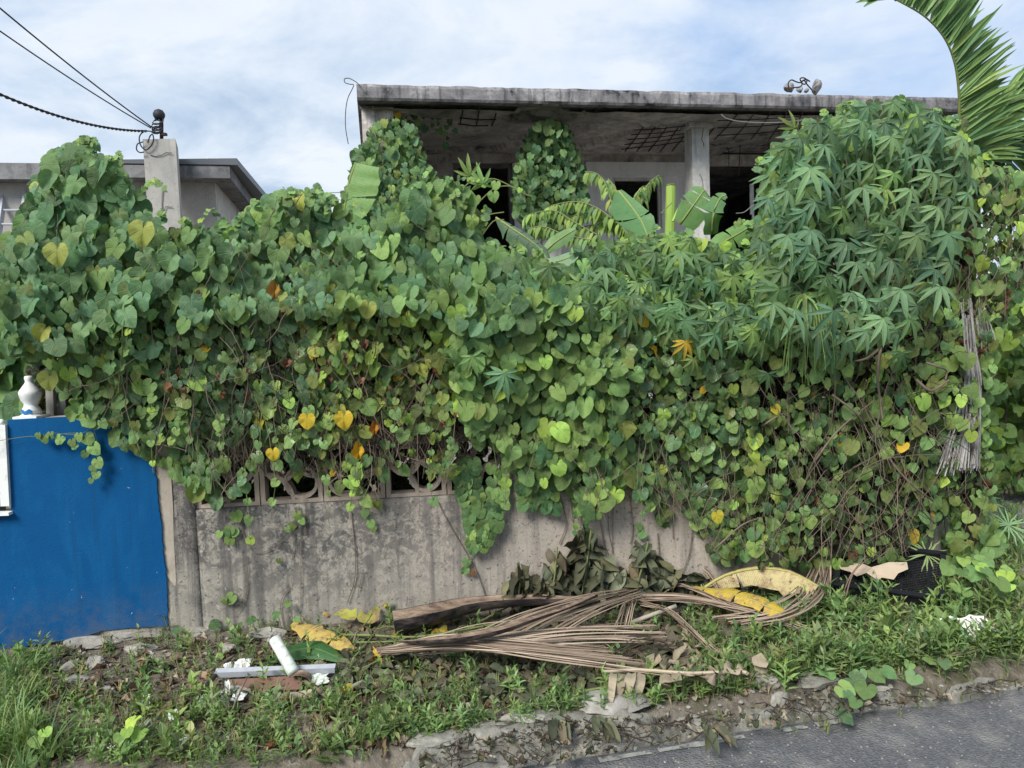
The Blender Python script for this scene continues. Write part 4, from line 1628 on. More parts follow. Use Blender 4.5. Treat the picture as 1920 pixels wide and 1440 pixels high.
P_BLUEG = [(BLUE_G, 6), (MID, 2), (DEEP, 2.5), (OLIVE, .6), (PALEY, .25)]
P_MID = [(MID, 5), (BLUE_G, 2.5), (LIGHT, 2.6), (DEEP, 1), (OLIVE, .8), (LIME, .4), (YELLOW, .05)]
P_YEL = [(LIGHT, 4), (OLIVE, 2.4), (LIME, 1.8), (PALEY, 1.6), (MID, 3), (DEEP, .6), (YELLOW, .15)]
P_LIGHT = [(LIGHT, 5), (MID, 3.5), (LIME, .9), (OLIVE, .8), (DEEP, .7)]
P_DARK = [(DEEP, 5), (MID, 2.5), (DKOLIVE, 1.5), (LIGHT, .8)]  # darker greens for the back layers, shade put into the leaf colour
P_LOW = [(LIGHT, 3.2), (MID, 3.2), (LIME, .8), (DEEP, 1), (OLIVE, 1), (YELLOW, .06)]
P_SPARSE = [(MID, 3), (LIGHT, 3.2), (OLIVE, 1.5), (DEEP, .8), (LIME, .5), (YELLOW, .08)]
P_CASS = [((.090, .170, .090), 5), ((.135, .235, .115), 4), (DEEP, 1.2), (LIGHT, .5)]
P_CASSL = [((.12, .215, .085), 4), ((.09, .17, .08), 4), (LIGHT, 1.5)]

oTop = off_lin(300, .20, 900, .10)
oMain = off_lin(420, .34, 930, .07)

# --- left mound over a stump, large bluish hearts
mound = [(-20, 640), (-20, 505), (20, 455), (48, 410), (68, 350), (92, 306), (114, 282), (135, 276), (158, 282), (186, 298), (216, 326), (244, 362), (270, 398), (302, 442),
         (330, 500), (300, 560), (230, 600), (150, 640), (60, 660)]
vine('heart_leaf_vine', 'tall mound of large bluish-green heart leaves at the far left beside the grey pillar', 'vine', mound, [
    dict(n=330, dmin=19, size=.118, off=off_lin(262, .10, 600, .42), pal=P_BLUEG, jit=.05, upn=.6),
    dict(n=330, dmin=18, size=.115, off=off_lin(262, -.02, 600, .28), pal=P_BLUEG, jit=.06),
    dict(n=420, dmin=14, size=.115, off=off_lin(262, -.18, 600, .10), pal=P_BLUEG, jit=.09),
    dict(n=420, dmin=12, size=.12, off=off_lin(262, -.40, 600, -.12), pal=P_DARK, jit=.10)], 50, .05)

# --- left lower curtain over the blue wall's edge
lowl = [(0, 560), (60, 540), (160, 520), (330, 480), (330, 600), (300, 700), (330, 800), (400, 905), (370, 925), (335, 900), (310, 862), (285, 872), (262, 852), (232, 834), (200, 800),
        (165, 790), (140, 775), (128, 762), (112, 725), (80, 668), (40, 655), (10, 640)]
gapd = lambda x, y: .42 if (215 < x < 330 and 590 < y < 760) else (1.0 if y < 820 else .6)
vine('heart_leaf_vine', 'vine of mid green heart leaves spilling over the right end of the blue wall', 'vine', lowl, [
    dict(n=420, dmin=20, size=.098, off=oMain, pal=P_MID, jit=.05, dens=gapd),
    dict(n=260, dmin=16, size=.08, off=off_lin(420, .16, 930, .05), pal=P_MID, jit=.04, dens=gapd),
    dict(n=260, dmin=16, size=.08, off=off_lin(420, .05, 930, .03), pal=P_DARK, jit=.03, dens=lambda x, y: .25 if gapd(x, y) < 1 else .8)], 90, .10)

# --- centre-left top ridge
ridge = [(300, 440), (345, 424), (372, 430), (420, 440), (455, 418), (480, 385), (505, 368), (530, 362), (560, 360), (592, 358), (612, 385), (620, 412), (640, 405), (655, 420), (680, 440),
         (690, 520), (640, 580), (540, 585), (430, 590), (340, 610), (312, 540)]
vine('heart_leaf_vine', 'vine ridge of big heart leaves peaking just right of the neighbour house roof', 'vine', ridge, [
    dict(n=330, dmin=18, size=.112, off=off_lin(360, .12, 600, .36), pal=P_BLUEG + [(LIGHT, 1.2)], jit=.05, upn=.7),
    dict(n=330, dmin=16, size=.11, off=off_lin(360, 0, 600, .22), pal=P_MID, jit=.06),
    dict(n=420, dmin=13, size=.11, off=off_lin(360, -.2, 600, .05), pal=P_DARK, jit=.1)], 60, .10)

# --- left middle sheet, smaller leaves with dead ones
midl = [(330, 560), (430, 560), (560, 560), (590, 620), (600, 780), (600, 900), (560, 890), (520, 850), (470, 880), (440, 930), (415, 950), (395, 935), (375, 925), (350, 890), (330, 800), (300, 700)]
gap2 = lambda x, y: (.4 + .6 * (fbm(x / 60., y / 60., 1, 1, 3) > -.1) if y > 620 else .9) * (1 if y < 780 or x < 400 else (.30 if y < 830 else .09))
vine('heart_leaf_vine', 'sheet of small dark mottled heart leaves above the leftmost breeze blocks', 'vine', midl, [
    dict(n=430, dmin=17, size=.092, off=oMain, pal=P_MID + [(DEEP, 3), (OLIVE, 1)], jit=.05, dens=gap2, kind='gloss'),
    dict(n=300, dmin=16, size=.085, off=off_lin(500, .2, 930, .05), pal=P_MID, jit=.04, dens=gap2),
    dict(n=360, dmin=12, size=.075, off=off_lin(500, .03, 930, .02), pal=P_DARK, jit=.03, dens=lambda x, y: 1 if y < 780 else .06)], 150, .08)

# --- centre-left yellowish patch
yel = [(560, 560), (640, 540), (760, 540), (850, 560), (880, 640), (860, 720), (850, 820), (870, 900), (800, 905), (740, 870), (705, 960), (685, 950), (660, 900), (620, 930), (600, 900), (590, 750)]
gap3 = lambda x, y: (.45 if 660 < x < 800 and 690 < y < 800 else 1.0) * (1 if y < 770 else (.25 if y < 820 else .10))
vine('heart_leaf_vine', 'vine patch of yellowing mottled small heart leaves left of the centre of the wall', 'vine', yel, [
    dict(n=420, dmin=16, size=.088, off=oMain, pal=P_YEL, jit=.06, dens=gap3, tilt=.6),
    dict(n=360, dmin=14, size=.075, off=off_lin(500, .2, 930, .05), pal=P_YEL, jit=.05, dens=gap3, kind='gloss', tilt=.6),
    dict(n=360, dmin=12, size=.07, off=off_lin(500, .03, 930, .02), pal=P_DARK, jit=.03, dens=lambda x, y: .9 if y < 790 else .06)], 170, .09)

# --- centre top mound
ctop = [(640, 430), (690, 425), (740, 400), (770, 370), (800, 350), (830, 340), (862, 348), (880, 375), (893, 415), (910, 455), (955, 480), (1000, 490), (1050, 500), (1060, 560),
        (1000, 600), (900, 620), (800, 580), (700, 570), (640, 560)]
vine('heart_leaf_vine', 'central mound of the largest heart leaves in front of the dark doorway', 'vine', ctop, [
    dict(n=360, dmin=19, size=.125, off=off_lin(340, .14, 600, .46), pal=[(BLUE_G, 3), (MID, 4), (LIGHT, 1.7), (DEEP, 1.2)], jit=.06, upn=.65),
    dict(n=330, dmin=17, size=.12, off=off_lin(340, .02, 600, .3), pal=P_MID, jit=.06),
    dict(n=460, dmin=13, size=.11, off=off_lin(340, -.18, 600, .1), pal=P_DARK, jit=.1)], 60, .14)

# --- centre curtain of light green hearts hanging lowest
cur = [(850, 570), (950, 560), (1060, 540), (1140, 580), (1165, 700), (1170, 800), (1200, 880), (1150, 930), (1110, 960), (1080, 945), (1060, 905), (1040, 880), (1010, 915), (985, 925), (965, 880),
       (950, 840), (900, 830), (870, 790), (850, 700)]
vine('heart_leaf_vine', 'hanging curtain of broad bright green heart leaves at the middle of the wall', 'vine', cur, [
    dict(n=340, dmin=21, size=.115, off=off_lin(540, .46, 930, .14), pal=P_LIGHT, jit=.04, upn=.35, tilt=.32),
    dict(n=300, dmin=17, size=.10, off=off_lin(540, .34, 930, .08), pal=P_MID, jit=.05, upn=.35, tilt=.35),
    dict(n=360, dmin=13, size=.095, off=off_lin(540, .15, 930, .03), pal=P_DARK, jit=.04)], 90, .12)

# --- low dangling clusters on the bare wall
dang = thing('hanging_vine_strand', 'round-leaved vine strands dangling in a point onto the bare concrete wall under the curtain', 'vine', tuple(wp(900, 1030, 0)))
its = []
for pts, sz_ in (([(880, 860), (884, 920), (890, 960), (893, 1000), (897, 1022)], .085), ([(930, 880), (932, 930), (922, 975), (908, 1005)], .085), ([(868, 880), (872, 910), (880, 940)], .08),
                 ([(1013, 905), (1015, 940)], .08), ([(1030, 890), (1032, 945)], .085), ([(1087, 930), (1090, 955), (1088, 990)], .05), ([(985, 905), (990, 945)], .075)):
    P = [wp(x, y, .05) for x, y in pts]
    PP = smoothpath(P, 3)
    MB().tube(PP, .002, 4).build('stem', M['bark'], dang)
    for i, p in enumerate(PP):
        for q in (-1, 1):
            its.append(('heart', R.randrange(5), orient(p + Vector((q * .028, -.02, R.uniform(-.02, .02))), (q * .35, 0, -1), WN + Vector((q * .25 + R.uniform(-.2, .2), 0, .25)), sz_ * R.uniform(.65, 1.0)), pick([(MID, 3), (DEEP, 2), (LIGHT, 1)])))
leaf_parts(its, dang)

# --- right centre: darker glossy leaves between curtain and tangle
rc = [(1120, 600), (1200, 560), (1300, 600), (1380, 640), (1420, 760), (1420, 900), (1440, 980), (1400, 1050), (1340, 1060), (1310, 1000), (1290, 960), (1240, 990), (1215, 940), (1180, 900), (1150, 800), (1120, 700)]
gap4 = lambda x, y: .5 if (1180 < x < 1420 and 650 < y < 760) else (.4 if y > 880 else 1.0)
vine('glossy_vine', 'dark glossy quilted leaves mixed with small bright ones right of the centre curtain', 'vine', rc, [
    dict(n=300, dmin=19, size=.10, off=off_lin(560, .36, 1000, .08), pal=P_MID + [(DEEP, 2)], jit=.05, kind='gloss', dens=gap4),
    dict(n=330, dmin=15, size=.078, off=off_lin(560, .30, 1000, .08), pal=P_LOW, jit=.05, dens=gap4),
    dict(n=330, dmin=13, size=.078, off=off_lin(560, .1, 1000, .03), pal=P_DARK, jit=.04, dens=gap4)], 150, .10)

# --- right tangle: sparse leaves over dead brown stems
tan = [(1400, 600), (1500, 600), (1650, 590), (1740, 560), (1800, 600), (1820, 700), (1830, 800), (1800, 900), (1760, 980), (1700, 1050), (1600, 1060), (1500, 1060), (1420, 1060), (1400, 900)]
sticks = [([(1651, 512 + 140), (1645, 700), (1650, 750), (1656, 790)], .009, .42), ([(1651, 652), (1625, 672), (1600, 678)], .009, .42), ([(1718, 712), (1742, 732), (1760, 726), (1780, 712)], .009, .40),
          ([(1737, 680), (1760, 688), (1775, 695), (1773, 712)], .007, .38), ([(1528, 865), (1560, 820), (1590, 790), (1640, 750)], .007, .36), ([(1480, 770), (1475, 700), (1445, 660)], .006, .25),
          ([(1400, 775), (1398, 730), (1396, 690)], .007, .3), ([(1430, 798), (1452, 784), (1475, 772)], .007, .34), ([(1700, 660), (1722, 640), (1760, 575)], .009, .28),
          ([(1560, 740), (1600, 770), (1625, 800)], .007, .35), ([(1470, 900), (1480, 930), (1470, 990)], .006, .2), ([(1340, 1030), (1390, 985), (1430, 970)], .006, .2),
          ([(1560, 1000), (1558, 1060)], .005, .2), ([(1660, 850), (1700, 900), (1750, 940)], .007, .3)]
dsp = lambda x, y: (.32 if y < 820 else .75) + .5 * (fbm(x / 70., y / 70., 8, 1, 3) > .05)
vine('tangled_vine', 'sparse round leaves over a brown tangle of bare stems at the wall right end', 'vine', tan, [
    dict(n=230, dmin=20, size=.10, off=off_lin(560, .40, 1050, .15), pal=P_SPARSE, jit=.06, dens=dsp),
    dict(n=620, dmin=11, size=.062, off=off_lin(560, .33, 1050, .10), pal=P_SPARSE + [(LIGHT, 2), (DEEP, 2)], jit=.08, dens=dsp, tilt=.7),
    dict(n=420, dmin=12, size=.048, off=off_lin(560, .15, 1050, .05), pal=P_DARK + [(OLIVE, 2)], jit=.08, tilt=.8),
    dict(n=120, dmin=14, size=.09, off=off_lin(560, .2, 1050, .1), pal=[(BROWN, 1), (DKOLIVE, 2)], jit=.1, kind='crump')], 200, .28, sticks=sticks)
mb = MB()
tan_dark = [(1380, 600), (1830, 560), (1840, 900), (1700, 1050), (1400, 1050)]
stems(tan_dark, 1100, .10, mb, (.3, .9), (.0014, .0038), curl=.35)  # stems in near-black colour, painting the shade behind the sparse leaves
o = mb.build('shade_dark_stem_mat', M['darkbark'], None)
tag(o, 'dead stems coloured dark for the shade behind the sparse leaves at the right end of the wall', 'dead stems', kind='stuff')
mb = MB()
stems([(200, 560), (560, 540), (850, 560), (1130, 600), (1400, 650), (1420, 900), (1000, 850), (560, 900), (400, 880), (230, 780)], 1100, .08, mb, (.25, .8), (.0012, .003), curl=.35)  # same dark-coloured stems, giving the leaf gaps their shade
o = mb.build('shade_dark_stem_mat', M['darkbark'], None)
tag(o, 'thin dead stems coloured dark for the shade behind the leaves along the left and middle of the wall', 'dead stems', kind='stuff')

th = vine_leaves([(200, 520), (560, 500), (850, 540), (1130, 560), (1440, 600), (1830, 560), (1830, 860), (1700, 1030), (1480, 1020), (1420, 880), (1000, 800), (560, 800), (400, 800), (230, 760)], 3000, 0, .075, .015, [((.030, .022, .017), 3), ((.055, .036, .025), 1), ((.022, .028, .016), 2)], 'crump', jit=.03, tilt=1.0, lump=.3)  # added backing layer, its near-black tints stand in for shade between vine leaves
tag(stuff_mesh('gap_shade_leaves', th), 'backing of dead leaves coloured near black for the shade behind the vines', 'dead leaves')

dk = vine_leaves([(60, 640), (340, 600), (1760, 600), (1760, 980), (340, 970), (300, 790), (60, 790)], 2900, 0, .13, -.55, [((.022, .036, .02), 3), ((.035, .03, .022), 1)], 'heart', jit=.15, tilt=1.0, lump=.3)  # leaves added behind the wall, tinted near black so block openings look shaded
tag(stuff_mesh('block_shade_leaves', dk), 'backing leaves coloured near black for the shade seen through the breeze blocks', 'undergrowth')

# inner growth behind the visible leaves, filling the hedge above the wall
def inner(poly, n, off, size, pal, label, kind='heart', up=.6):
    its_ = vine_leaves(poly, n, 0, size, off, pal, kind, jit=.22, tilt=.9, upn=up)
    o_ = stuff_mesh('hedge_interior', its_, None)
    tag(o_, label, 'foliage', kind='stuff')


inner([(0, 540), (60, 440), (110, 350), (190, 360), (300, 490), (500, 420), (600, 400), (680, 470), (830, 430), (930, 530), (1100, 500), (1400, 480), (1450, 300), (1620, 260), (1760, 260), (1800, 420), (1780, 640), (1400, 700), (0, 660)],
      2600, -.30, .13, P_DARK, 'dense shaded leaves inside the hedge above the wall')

# --- vine on the left part: chain of small leaves along the blue wall
ch = thing('hanging_vine_strand', 'small leaf strand creeping across the top of the blue wall and trailing down it', 'vine', tuple(wp(150, 830, .06)))
its = []
for pts in ([(0, 826), (55, 818), (80, 820), (110, 815), (140, 812), (160, 822), (175, 840), (183, 862), (178, 880), (172, 905)], [(170, 800), (150, 815), (100, 812)], [(175, 800), (182, 830), (186, 850)]):
    PP = smoothpath([wp(x, y, .06) for x, y in pts], 2)
    MB().tube(PP, .0016, 4).build('stem', M['green_stem'], ch)
for x, y, s_, c_ in ((72, 815, .04, MID), (83, 820, .055, LIGHT), (94, 814, .045, MID), (112, 822, .06, LIGHT), (135, 828, .05, LIGHT), (148, 817, .055, LIGHT), (163, 820, .075, LIGHT), (176, 838, .075, LIGHT),
                     (160, 850, .045, MID), (183, 865, .065, LIGHT), (174, 876, .045, MID), (181, 888, .05, LIGHT), (171, 900, .035, MID), (140, 835, .045, MID)):
    its.append(('heart', R.randrange(5), orient(wp(x, y, .075), (R.uniform(-.7, .7), -.1, -1), WN + Vector((R.uniform(-.4, .4), 0, .4)), s_ * .85), pick([(c_, 1)])))
leaf_parts(its, ch)

# --- individual yellow leaves that stand out
for x, y, s_, c_, lab in ((576, 785, .075, YELLOW, 'bright yellow heart leaf among green ones above the breeze blocks'), (645, 782, .085, YELLOW, 'yellow drooping heart leaf left of the orange one above the blocks'),
                          (673, 842, .08, (.60, .36, .02), 'deep yellow curled leaf hanging in front of the breeze blocks'), (512, 848, .06, YELLOW, 'small yellow leaf over the left breeze blocks'),
                          (703, 800, .06, (.45, .19, .02), 'orange brown withered leaf at the middle left of the vines'), (92, 708, .09, PALEY, 'pale yellow wilted leaf just right of the white finial'),
                          (268, 430, .11, PALEY, 'yellowish blotched leaf on the right flank of the left mound'), (107, 470, .10, PALEY, 'yellow browned leaf on the face of the left mound'),
                          (1345, 966, .065, (.5, .42, .04), 'small yellow leaf low on the vines right of centre'), (1660, 672, .075, PALEY, 'pale yellow leaf beside a bare forked twig at the right'),
                          (516, 540, .075, (.40, .22, .04), 'dry orange edged leaf high on the left of the vines'), (690, 575, .08, PALEY, 'greenish yellow leaf in the upper middle left')):
    r0 = thing('yellow_leaf', lab, 'leaf', tuple(wp(x, y, .42 if y < 700 else .26)))
    oo = bpy.data.objects.new('blade', tmesh('crump' if 'withered' in lab or 'curled' in lab or 'dry' in lab else 'heart', R.randrange(3)))
    COL.objects.link(oo); oo.parent = r0
    oo.matrix_basis = Matrix.Translation(-world_loc(r0)) @ orient(world_loc(r0), (R.uniform(-.3, .3), 0, -1), WN + Vector((0, 0, .3)), s_)
    oo.color = (*c_, 1)

# --- brown dead leaves clinging in the vines
dl = thing('dead_leaf_cluster', 'scattered crumpled rust brown leaves caught in the vines of the left half', 'dead leaves', tuple(wp(400, 640, .2)))
its = vine_leaves([(230, 540), (480, 540), (560, 600), (860, 640), (860, 800), (560, 800), (300, 760)], 26, 30, .055, .30, [(BROWN, 2), ((.22, .12, .07), 2)], 'crump', jit=.06)
leaf_parts(its, dl)

# ================================================================== CASSAVA-LIKE SHRUBS
def shrub(label, poly, n, dmin, size, off, pal, extra=(), stemn=26, limit=300):
    cx = sum(p[0] for p in poly) / len(poly)
    y0 = min(p[1] for p in poly); y1 = max(p[1] for p in poly)
    root = thing('cassava_shrub', label, 'shrub', tuple(wp(cx, y1, 0)))
    its_ = []
    for x, y in scatter_px(poly, n, dmin):
        o_ = (off(x, y) if callable(off) else off) + bulge(x, y) * .8 + R.uniform(-.12, .12)
        p = wp(x, y, o_)
        its_.append(('palmate', R.randrange(4), orient(p, (R.uniform(-.5, .5), R.uniform(-.5, .0), -R.uniform(.35, 1)), WN + Vector((R.uniform(-.45, .45), 0, R.uniform(.1, 1.0))), size * R.uniform(.7, 1.15)), pick(pal)))
    its_.sort(key=size_of)
    for e in extra:
        its_ += vine_leaves(**e)
    leaf_parts(its_, root, limit=limit)
    for k_ in range(stemn):
        x, y = R.choice(scatter_px(poly, 6, 0))
        o_ = (off(x, y) if callable(off) else off)
        P = smoothpath([wp(cx + R.uniform(-40, 40), y1, o_ - .3), wp(cx + (x - cx) * .5 + R.uniform(-20, 20), (y + y1) / 2, o_ - .2), wp(x, y, o_ - .03)], 5)
        MB().tube(P, [.008 - .0055 * i / len(P) for i in range(len(P))], 5).build('branch', M['green_stem'] if k_ % 2 else M['bark'], root)
    return root


big = [(1425, 420), (1430, 340), (1450, 285), (1480, 245), (1530, 225), (1580, 205), (1640, 190), (1700, 190), (1760, 205), (1800, 240), (1825, 300), (1820, 380), (1790, 470), (1760, 560), (1700, 630), (1600, 640),
       (1500, 620), (1440, 560), (1425, 500)]
shrub('large shrub of drooping fingered leaves piled up to the roof edge at the right', big, 215, 26, .152, off_lin(190, .24, 620, .60), P_CASS, [
    dict(poly=[(1430, 400), (1450, 290), (1540, 230), (1640, 200), (1790, 230), (1830, 330), (1800, 470), (1700, 420), (1560, 440), (1480, 560)], n=170, dmin=24, size=.11, off=off_lin(190, .10, 620, .40), pal=P_MID + [(LIGHT, 2.5)], jit=.10),
    dict(poly=big, n=230, dmin=16, size=.12, off=off_lin(190, -.05, 620, .22), pal=P_DARK, jit=.08),
    dict(poly=big, n=420, dmin=12, size=.12, off=off_lin(190, -.2, 620, .05), pal=P_DARK, jit=.1)], 30)
mids = [(1080, 520), (1090, 470), (1130, 455), (1200, 450), (1260, 440), (1320, 455), (1390, 470), (1440, 460), (1480, 500), (1480, 560), (1470, 620), (1400, 660), (1330, 640), (1280, 620), (1200, 600), (1110, 590)]
shrub('lower shrub of pale fingered leaves between the banana leaves and the dark glossy vine', mids, 150, 24, .13, off_lin(440, .18, 650, .54), P_CASSL, [
    dict(poly=mids, n=90, dmin=24, size=.10, off=off_lin(440, .08, 650, .42), pal=[(LIME, 2), (LIGHT, 3), (MID, 3)], jit=.06),
    dict(poly=mids, n=330, dmin=13, size=.10, off=off_lin(440, -.05, 650, .2), pal=P_DARK, jit=.1)], 22)
# a few fingered leaves elsewhere
fl = thing('cassava_sprig', 'scattered fingered leaves poking through the heart leaves of the centre', 'plant', tuple(wp(930, 700, .3)))
its = []
for x, y, s_, c_ in ((945, 700, .16, BLUE_G), (885, 668, .11, MID), (722, 440, .12, BLUE_G), (1285, 640, .11, (.36, .25, .03)), (1300, 672, .09, OLIVE), (880, 330, .12, LIGHT), (905, 345, .12, LIGHT), (1490, 240, .11, OLIVE),
                     (1030, 500, .12, BLUE_G), (1350, 600, .13, MID), (1250, 585, .12, MID), (1420, 600, .12, DEEP), (1160, 560, .1, LIGHT), (1440, 700, .1, DEEP), (1560, 660, .13, DEEP), (1690, 660, .11, DEEP)):
    its.append(('palmate', R.randrange(4), orient(wp(x, y, .50 if y > 450 else .2), (R.uniform(-.3, .3), -.2, -1 if y > 400 else .6), WN + Vector((R.uniform(-.3, .3), 0, .5)), s_), pick([(c_, 1)])))
leaf_parts(its, fl)

# strappy clump
sc_ = thing('strap_leaf_plant', 'clump of long narrow arching strap leaves hanging with dry yellow tips at the right', 'plant', tuple(wp(1515, 560, .45)))
for k_ in range(30):
    a_ = R.uniform(-.9, .75)
    L_ = R.uniform(.28, .46)
    P = []
    p = wp(1512 + R.uniform(-10, 10), 555 + R.uniform(-6, 6), .45 + R.uniform(-.04, .04))
    for i in range(7):
        t = i / 6
        P.append(p + Vector((math.sin(a_) * L_ * t * (1 - .35 * t) - .05 * t, -.10 * t * R.uniform(.6, 1), -math.cos(a_) * L_ * t * t * .9 - L_ * .15 * t + .03 * math.sin(t * 3))))
    MB().strip(P, [.0075 * (1 - (i / 6) ** 2 * .9) for i in range(7)], WN + Vector((R.uniform(-.3, .3), 0, .3)), .2).build('leaf', M['leaf_simple'], sc_, tint=pick([(OLIVE, 2), (LIGHT, 3), (MID, 3), ((.33, .30, .10), 1.4)]))

# ================================================================== VINES ON THE HOUSE
def hplane(b):
    return lambda px, py, off: (lambda a, z: hf(a, b - off, z))(*hs(px, py, b - off))


HN = -e2
colv = [(972, 300), (985, 262), (1000, 238), (1020, 225), (1045, 226), (1065, 240), (1078, 270), (1092, 310), (1100, 350), (1102, 400), (1080, 440), (1000, 440), (965, 400), (962, 340)]
hroot = thing('column_vine', 'vine completely wrapping the middle veranda column in heart leaves', 'vine', tuple(hf(cb, .3, .8)))
its = vine_leaves(colv, 230, 10, .093, .18, P_BLUEG + [(MID, 3)], jit=.09, plane=hplane(.45), nrm=HN, upn=.3, tilt=.6, lump=1.2)
its += vine_leaves(colv, 260, 8, .09, .06, P_DARK, jit=.05, plane=hplane(.45), nrm=HN, upn=.3, tilt=.6, lump=.5)
its += vine_leaves(colv, 200, 8, .09, -.1, P_DARK, jit=.05, plane=hplane(.45), nrm=HN, upn=.3, tilt=.6, lump=.5)
leaf_parts(its, hroot)
lefv = [(640, 400), (655, 330), (665, 285), (690, 262), (695, 240), (715, 226), (750, 222), (775, 232), (785, 262), (800, 300), (815, 335), (818, 400), (780, 440), (650, 450)]
hroot = thing('column_vine', 'vine smothering the left corner column of the derelict house', 'vine', tuple(hf(.5, .3, .8)))
its = vine_leaves(lefv, 340, 9, .088, .40, P_BLUEG + [(MID, 3), (LIGHT, 1.5)], jit=.08, plane=hplane(.45), nrm=HN, upn=.4, tilt=.5, lump=.8)
its += vine_leaves(lefv, 300, 8, .085, .27, P_DARK, jit=.06, plane=hplane(.45), nrm=HN, upn=.3, tilt=.6, lump=.5)
its += vine_leaves([(690, 235), (760, 215), (830, 215), (860, 240), (850, 265), (825, 280), (835, 262), (815, 240), (790, 250), (800, 340), (840, 330), (820, 380), (790, 330)], 60, 10, .07, .05, P_DARK, jit=.06, plane=hplane(.45), nrm=HN, upn=.3, tilt=.6, lump=.5)
leaf_parts(its, hroot)
yl = thing('yellow_leaf', 'single small yellow leaf under the roof corner above the left column vine', 'leaf', tuple(hplane(.45)(745, 214, .22)))
oo = bpy.data.objects.new('blade', tmesh('heart', 1)); COL.objects.link(oo); oo.parent = yl
oo.matrix_basis = orient((0, 0, 0), (.2, 0, -1), (0, -1, .3), .055); oo.color = (.5, .33, .03, 1)

# ================================================================== BANANA PLANT
def blade(parent, mid, wl, wr, nrm, tint, fold=.15, rows=14, rib=.008, tears=(), ribtint=(.30, .36, .12), name='leaf', m='leaf_blade', ragged=.0, cross=3):
    """a banana-type blade along the 3-D midline; wl, wr = half widths along it (lists), tears = gaps in it"""
    P = smoothpath(mid, max(2, rows // (len(mid) - 1)))
    k_ = len(P)

    def interp(w, t):
        x = t * (len(w) - 1); i = min(int(x), len(w) - 2)
        return w[i] + (w[i + 1] - w[i]) * (x - i)
    for side, W in ((-1, wl), (1, wr)):
        mb_ = MB()
        segs, cur_ = [], []
        for i, p in enumerate(P):
            t = i / (k_ - 1)
            cur_.append(i)
            if any(abs(t - q) < .5 / (k_ - 1) for q in tears):
                segs.append(cur_); cur_ = [i]
        segs.append(cur_)
        for sg in segs:
            if len(sg) < 2:
                continue
            vs, uv = [], []
            for n_, i in enumerate(sg):
                t = i / (k_ - 1)
                p = P[i]
                d = (P[min(i + 1, k_ - 1)] - P[max(i - 1, 0)]).normalized()
                s_ = d.cross(Vector(nrm)).normalized() * side
                f_ = d.cross(s_) * (-side)
                if f_.dot(Vector(nrm)) < 0:
                    f_ = -f_
                w_ = interp(W, t) * (1 + ragged * R.uniform(-1, 1))
                slant = d * w_ * .10 * (1 if n_ else 1)
                if sg is not segs[0] and n_ == 0:
                    slant += d * .010
                if sg is not segs[-1] and n_ == len(sg) - 1:
                    slant -= d * .012
                for c_ in range(cross + 1):
                    u = c_ / cross
                    drop = f_ * (-fold * w_ * u * u + .06 * w_ * math.sin(i * 1.9) * u)
                    vs.append(p + s_ * w_ * u + slant * u + drop)
                    uv.append((.5 * u * side, t))
            c1 = cross + 1
            mb_.add(vs, [(a * c1 + c_, (a + 1) * c1 + c_, (a + 1) * c1 + c_ + 1, a * c1 + c_ + 1) for a in range(len(sg) - 1) for c_ in range(cross)], uv)
        mb_.build(name, M[m], parent, smooth=True, tint=tint)
    if rib:
        MB().tube(P, [rib * (1 - .6 * i / k_) for i in range(k_)], 6).build('midrib', M['leaf_simple'], parent, smooth=True, tint=ribtint)


ba = thing('banana_plant', 'banana plant behind the wall with torn broad leaves and a cut pale green stem', 'banana plant', tuple(at(1258, 700, 5.3)))
BN = Vector((0, -1, .35))
Y_ = 5.15
blade(ba, [at(1160, 358, Y_), at(1182, 385, Y_ - .1), at(1203, 415, Y_ - .2), at(1216, 446, Y_ - .3)], [.02, .05, .08, .05], [.03, .16, .16, .06], BN, (.10, .22, .085), fold=-.25, tears=(.6,))
blade(ba, [at(1275, 420, Y_), at(1300, 385, Y_ - .05), at(1316, 362, Y_), at(1322, 356, Y_)], [.05, .10, .08, .01], [.10, .13, .09, .01], BN, (.13, .25, .09), tears=(.3, .6), ragged=.1)
blade(ba, [at(1335, 440, Y_), at(1338, 400, Y_ - .08), at(1350, 372, Y_), at(1362, 366, Y_)], [.05, .07, .05, .01], [.04, .07, .05, .02], BN, (.11, .23, .09), tears=(.35, .7), ragged=.15)
blade(ba, [at(1320, 475, Y_ - .3), at(1355, 455, Y_ - .3), at(1390, 435, Y_ - .25), at(1425, 412, Y_ - .2)], [.04, .075, .07, .02], [.04, .08, .07, .02], BN, (.15, .28, .09), fold=.35, tears=(.5,))
blade(ba, [at(930, 408, 5.0), at(955, 425, 4.95), at(985, 445, 4.9), at(1012, 466, 4.85), at(1030, 492, 4.8)], [.01, .035, .05, .045, .02], [.01, .07, .09, .08, .03], BN, (.105, .175, .11), fold=.8, tears=(.25, .4, .55, .7), ragged=.12)
blade(ba, [at(1012, 480, 4.95), at(1040, 455, 4.95), at(1065, 438, 5.0), at(1080, 430, 5.0)], [.02, .05, .04, .01], [.02, .05, .05, .01], BN, (.17, .29, .12), fold=.2)
blade(ba, [at(1000, 515, 4.7), at(1035, 495, 4.72), at(1075, 480, 4.78), at(1095, 470, 4.8)], [.01, .06, .05, .01], [.02, .06, .06, .01], Vector((0, -.8, .8)), (.22, .33, .19), fold=.1)
for k_, (y0_, y1_) in enumerate(((420, 350),)):
    P = [at(1256, 470, 5.3), at(1257, 400, 5.3), at(1258, 349, 5.3)]
    MB().tube(P, [.038, .036, .034], 12).build('pseudostem', M['cutstem'], ba, smooth=False)
MB().lathe(at(1258, 349, 5.3), [(.0, .001), (.026, .001), (.036, .006), (.030, .012), (.010, .004)], 12).build('cut_end', M['leaf_simple'], ba, tint=(.25, .26, .10))
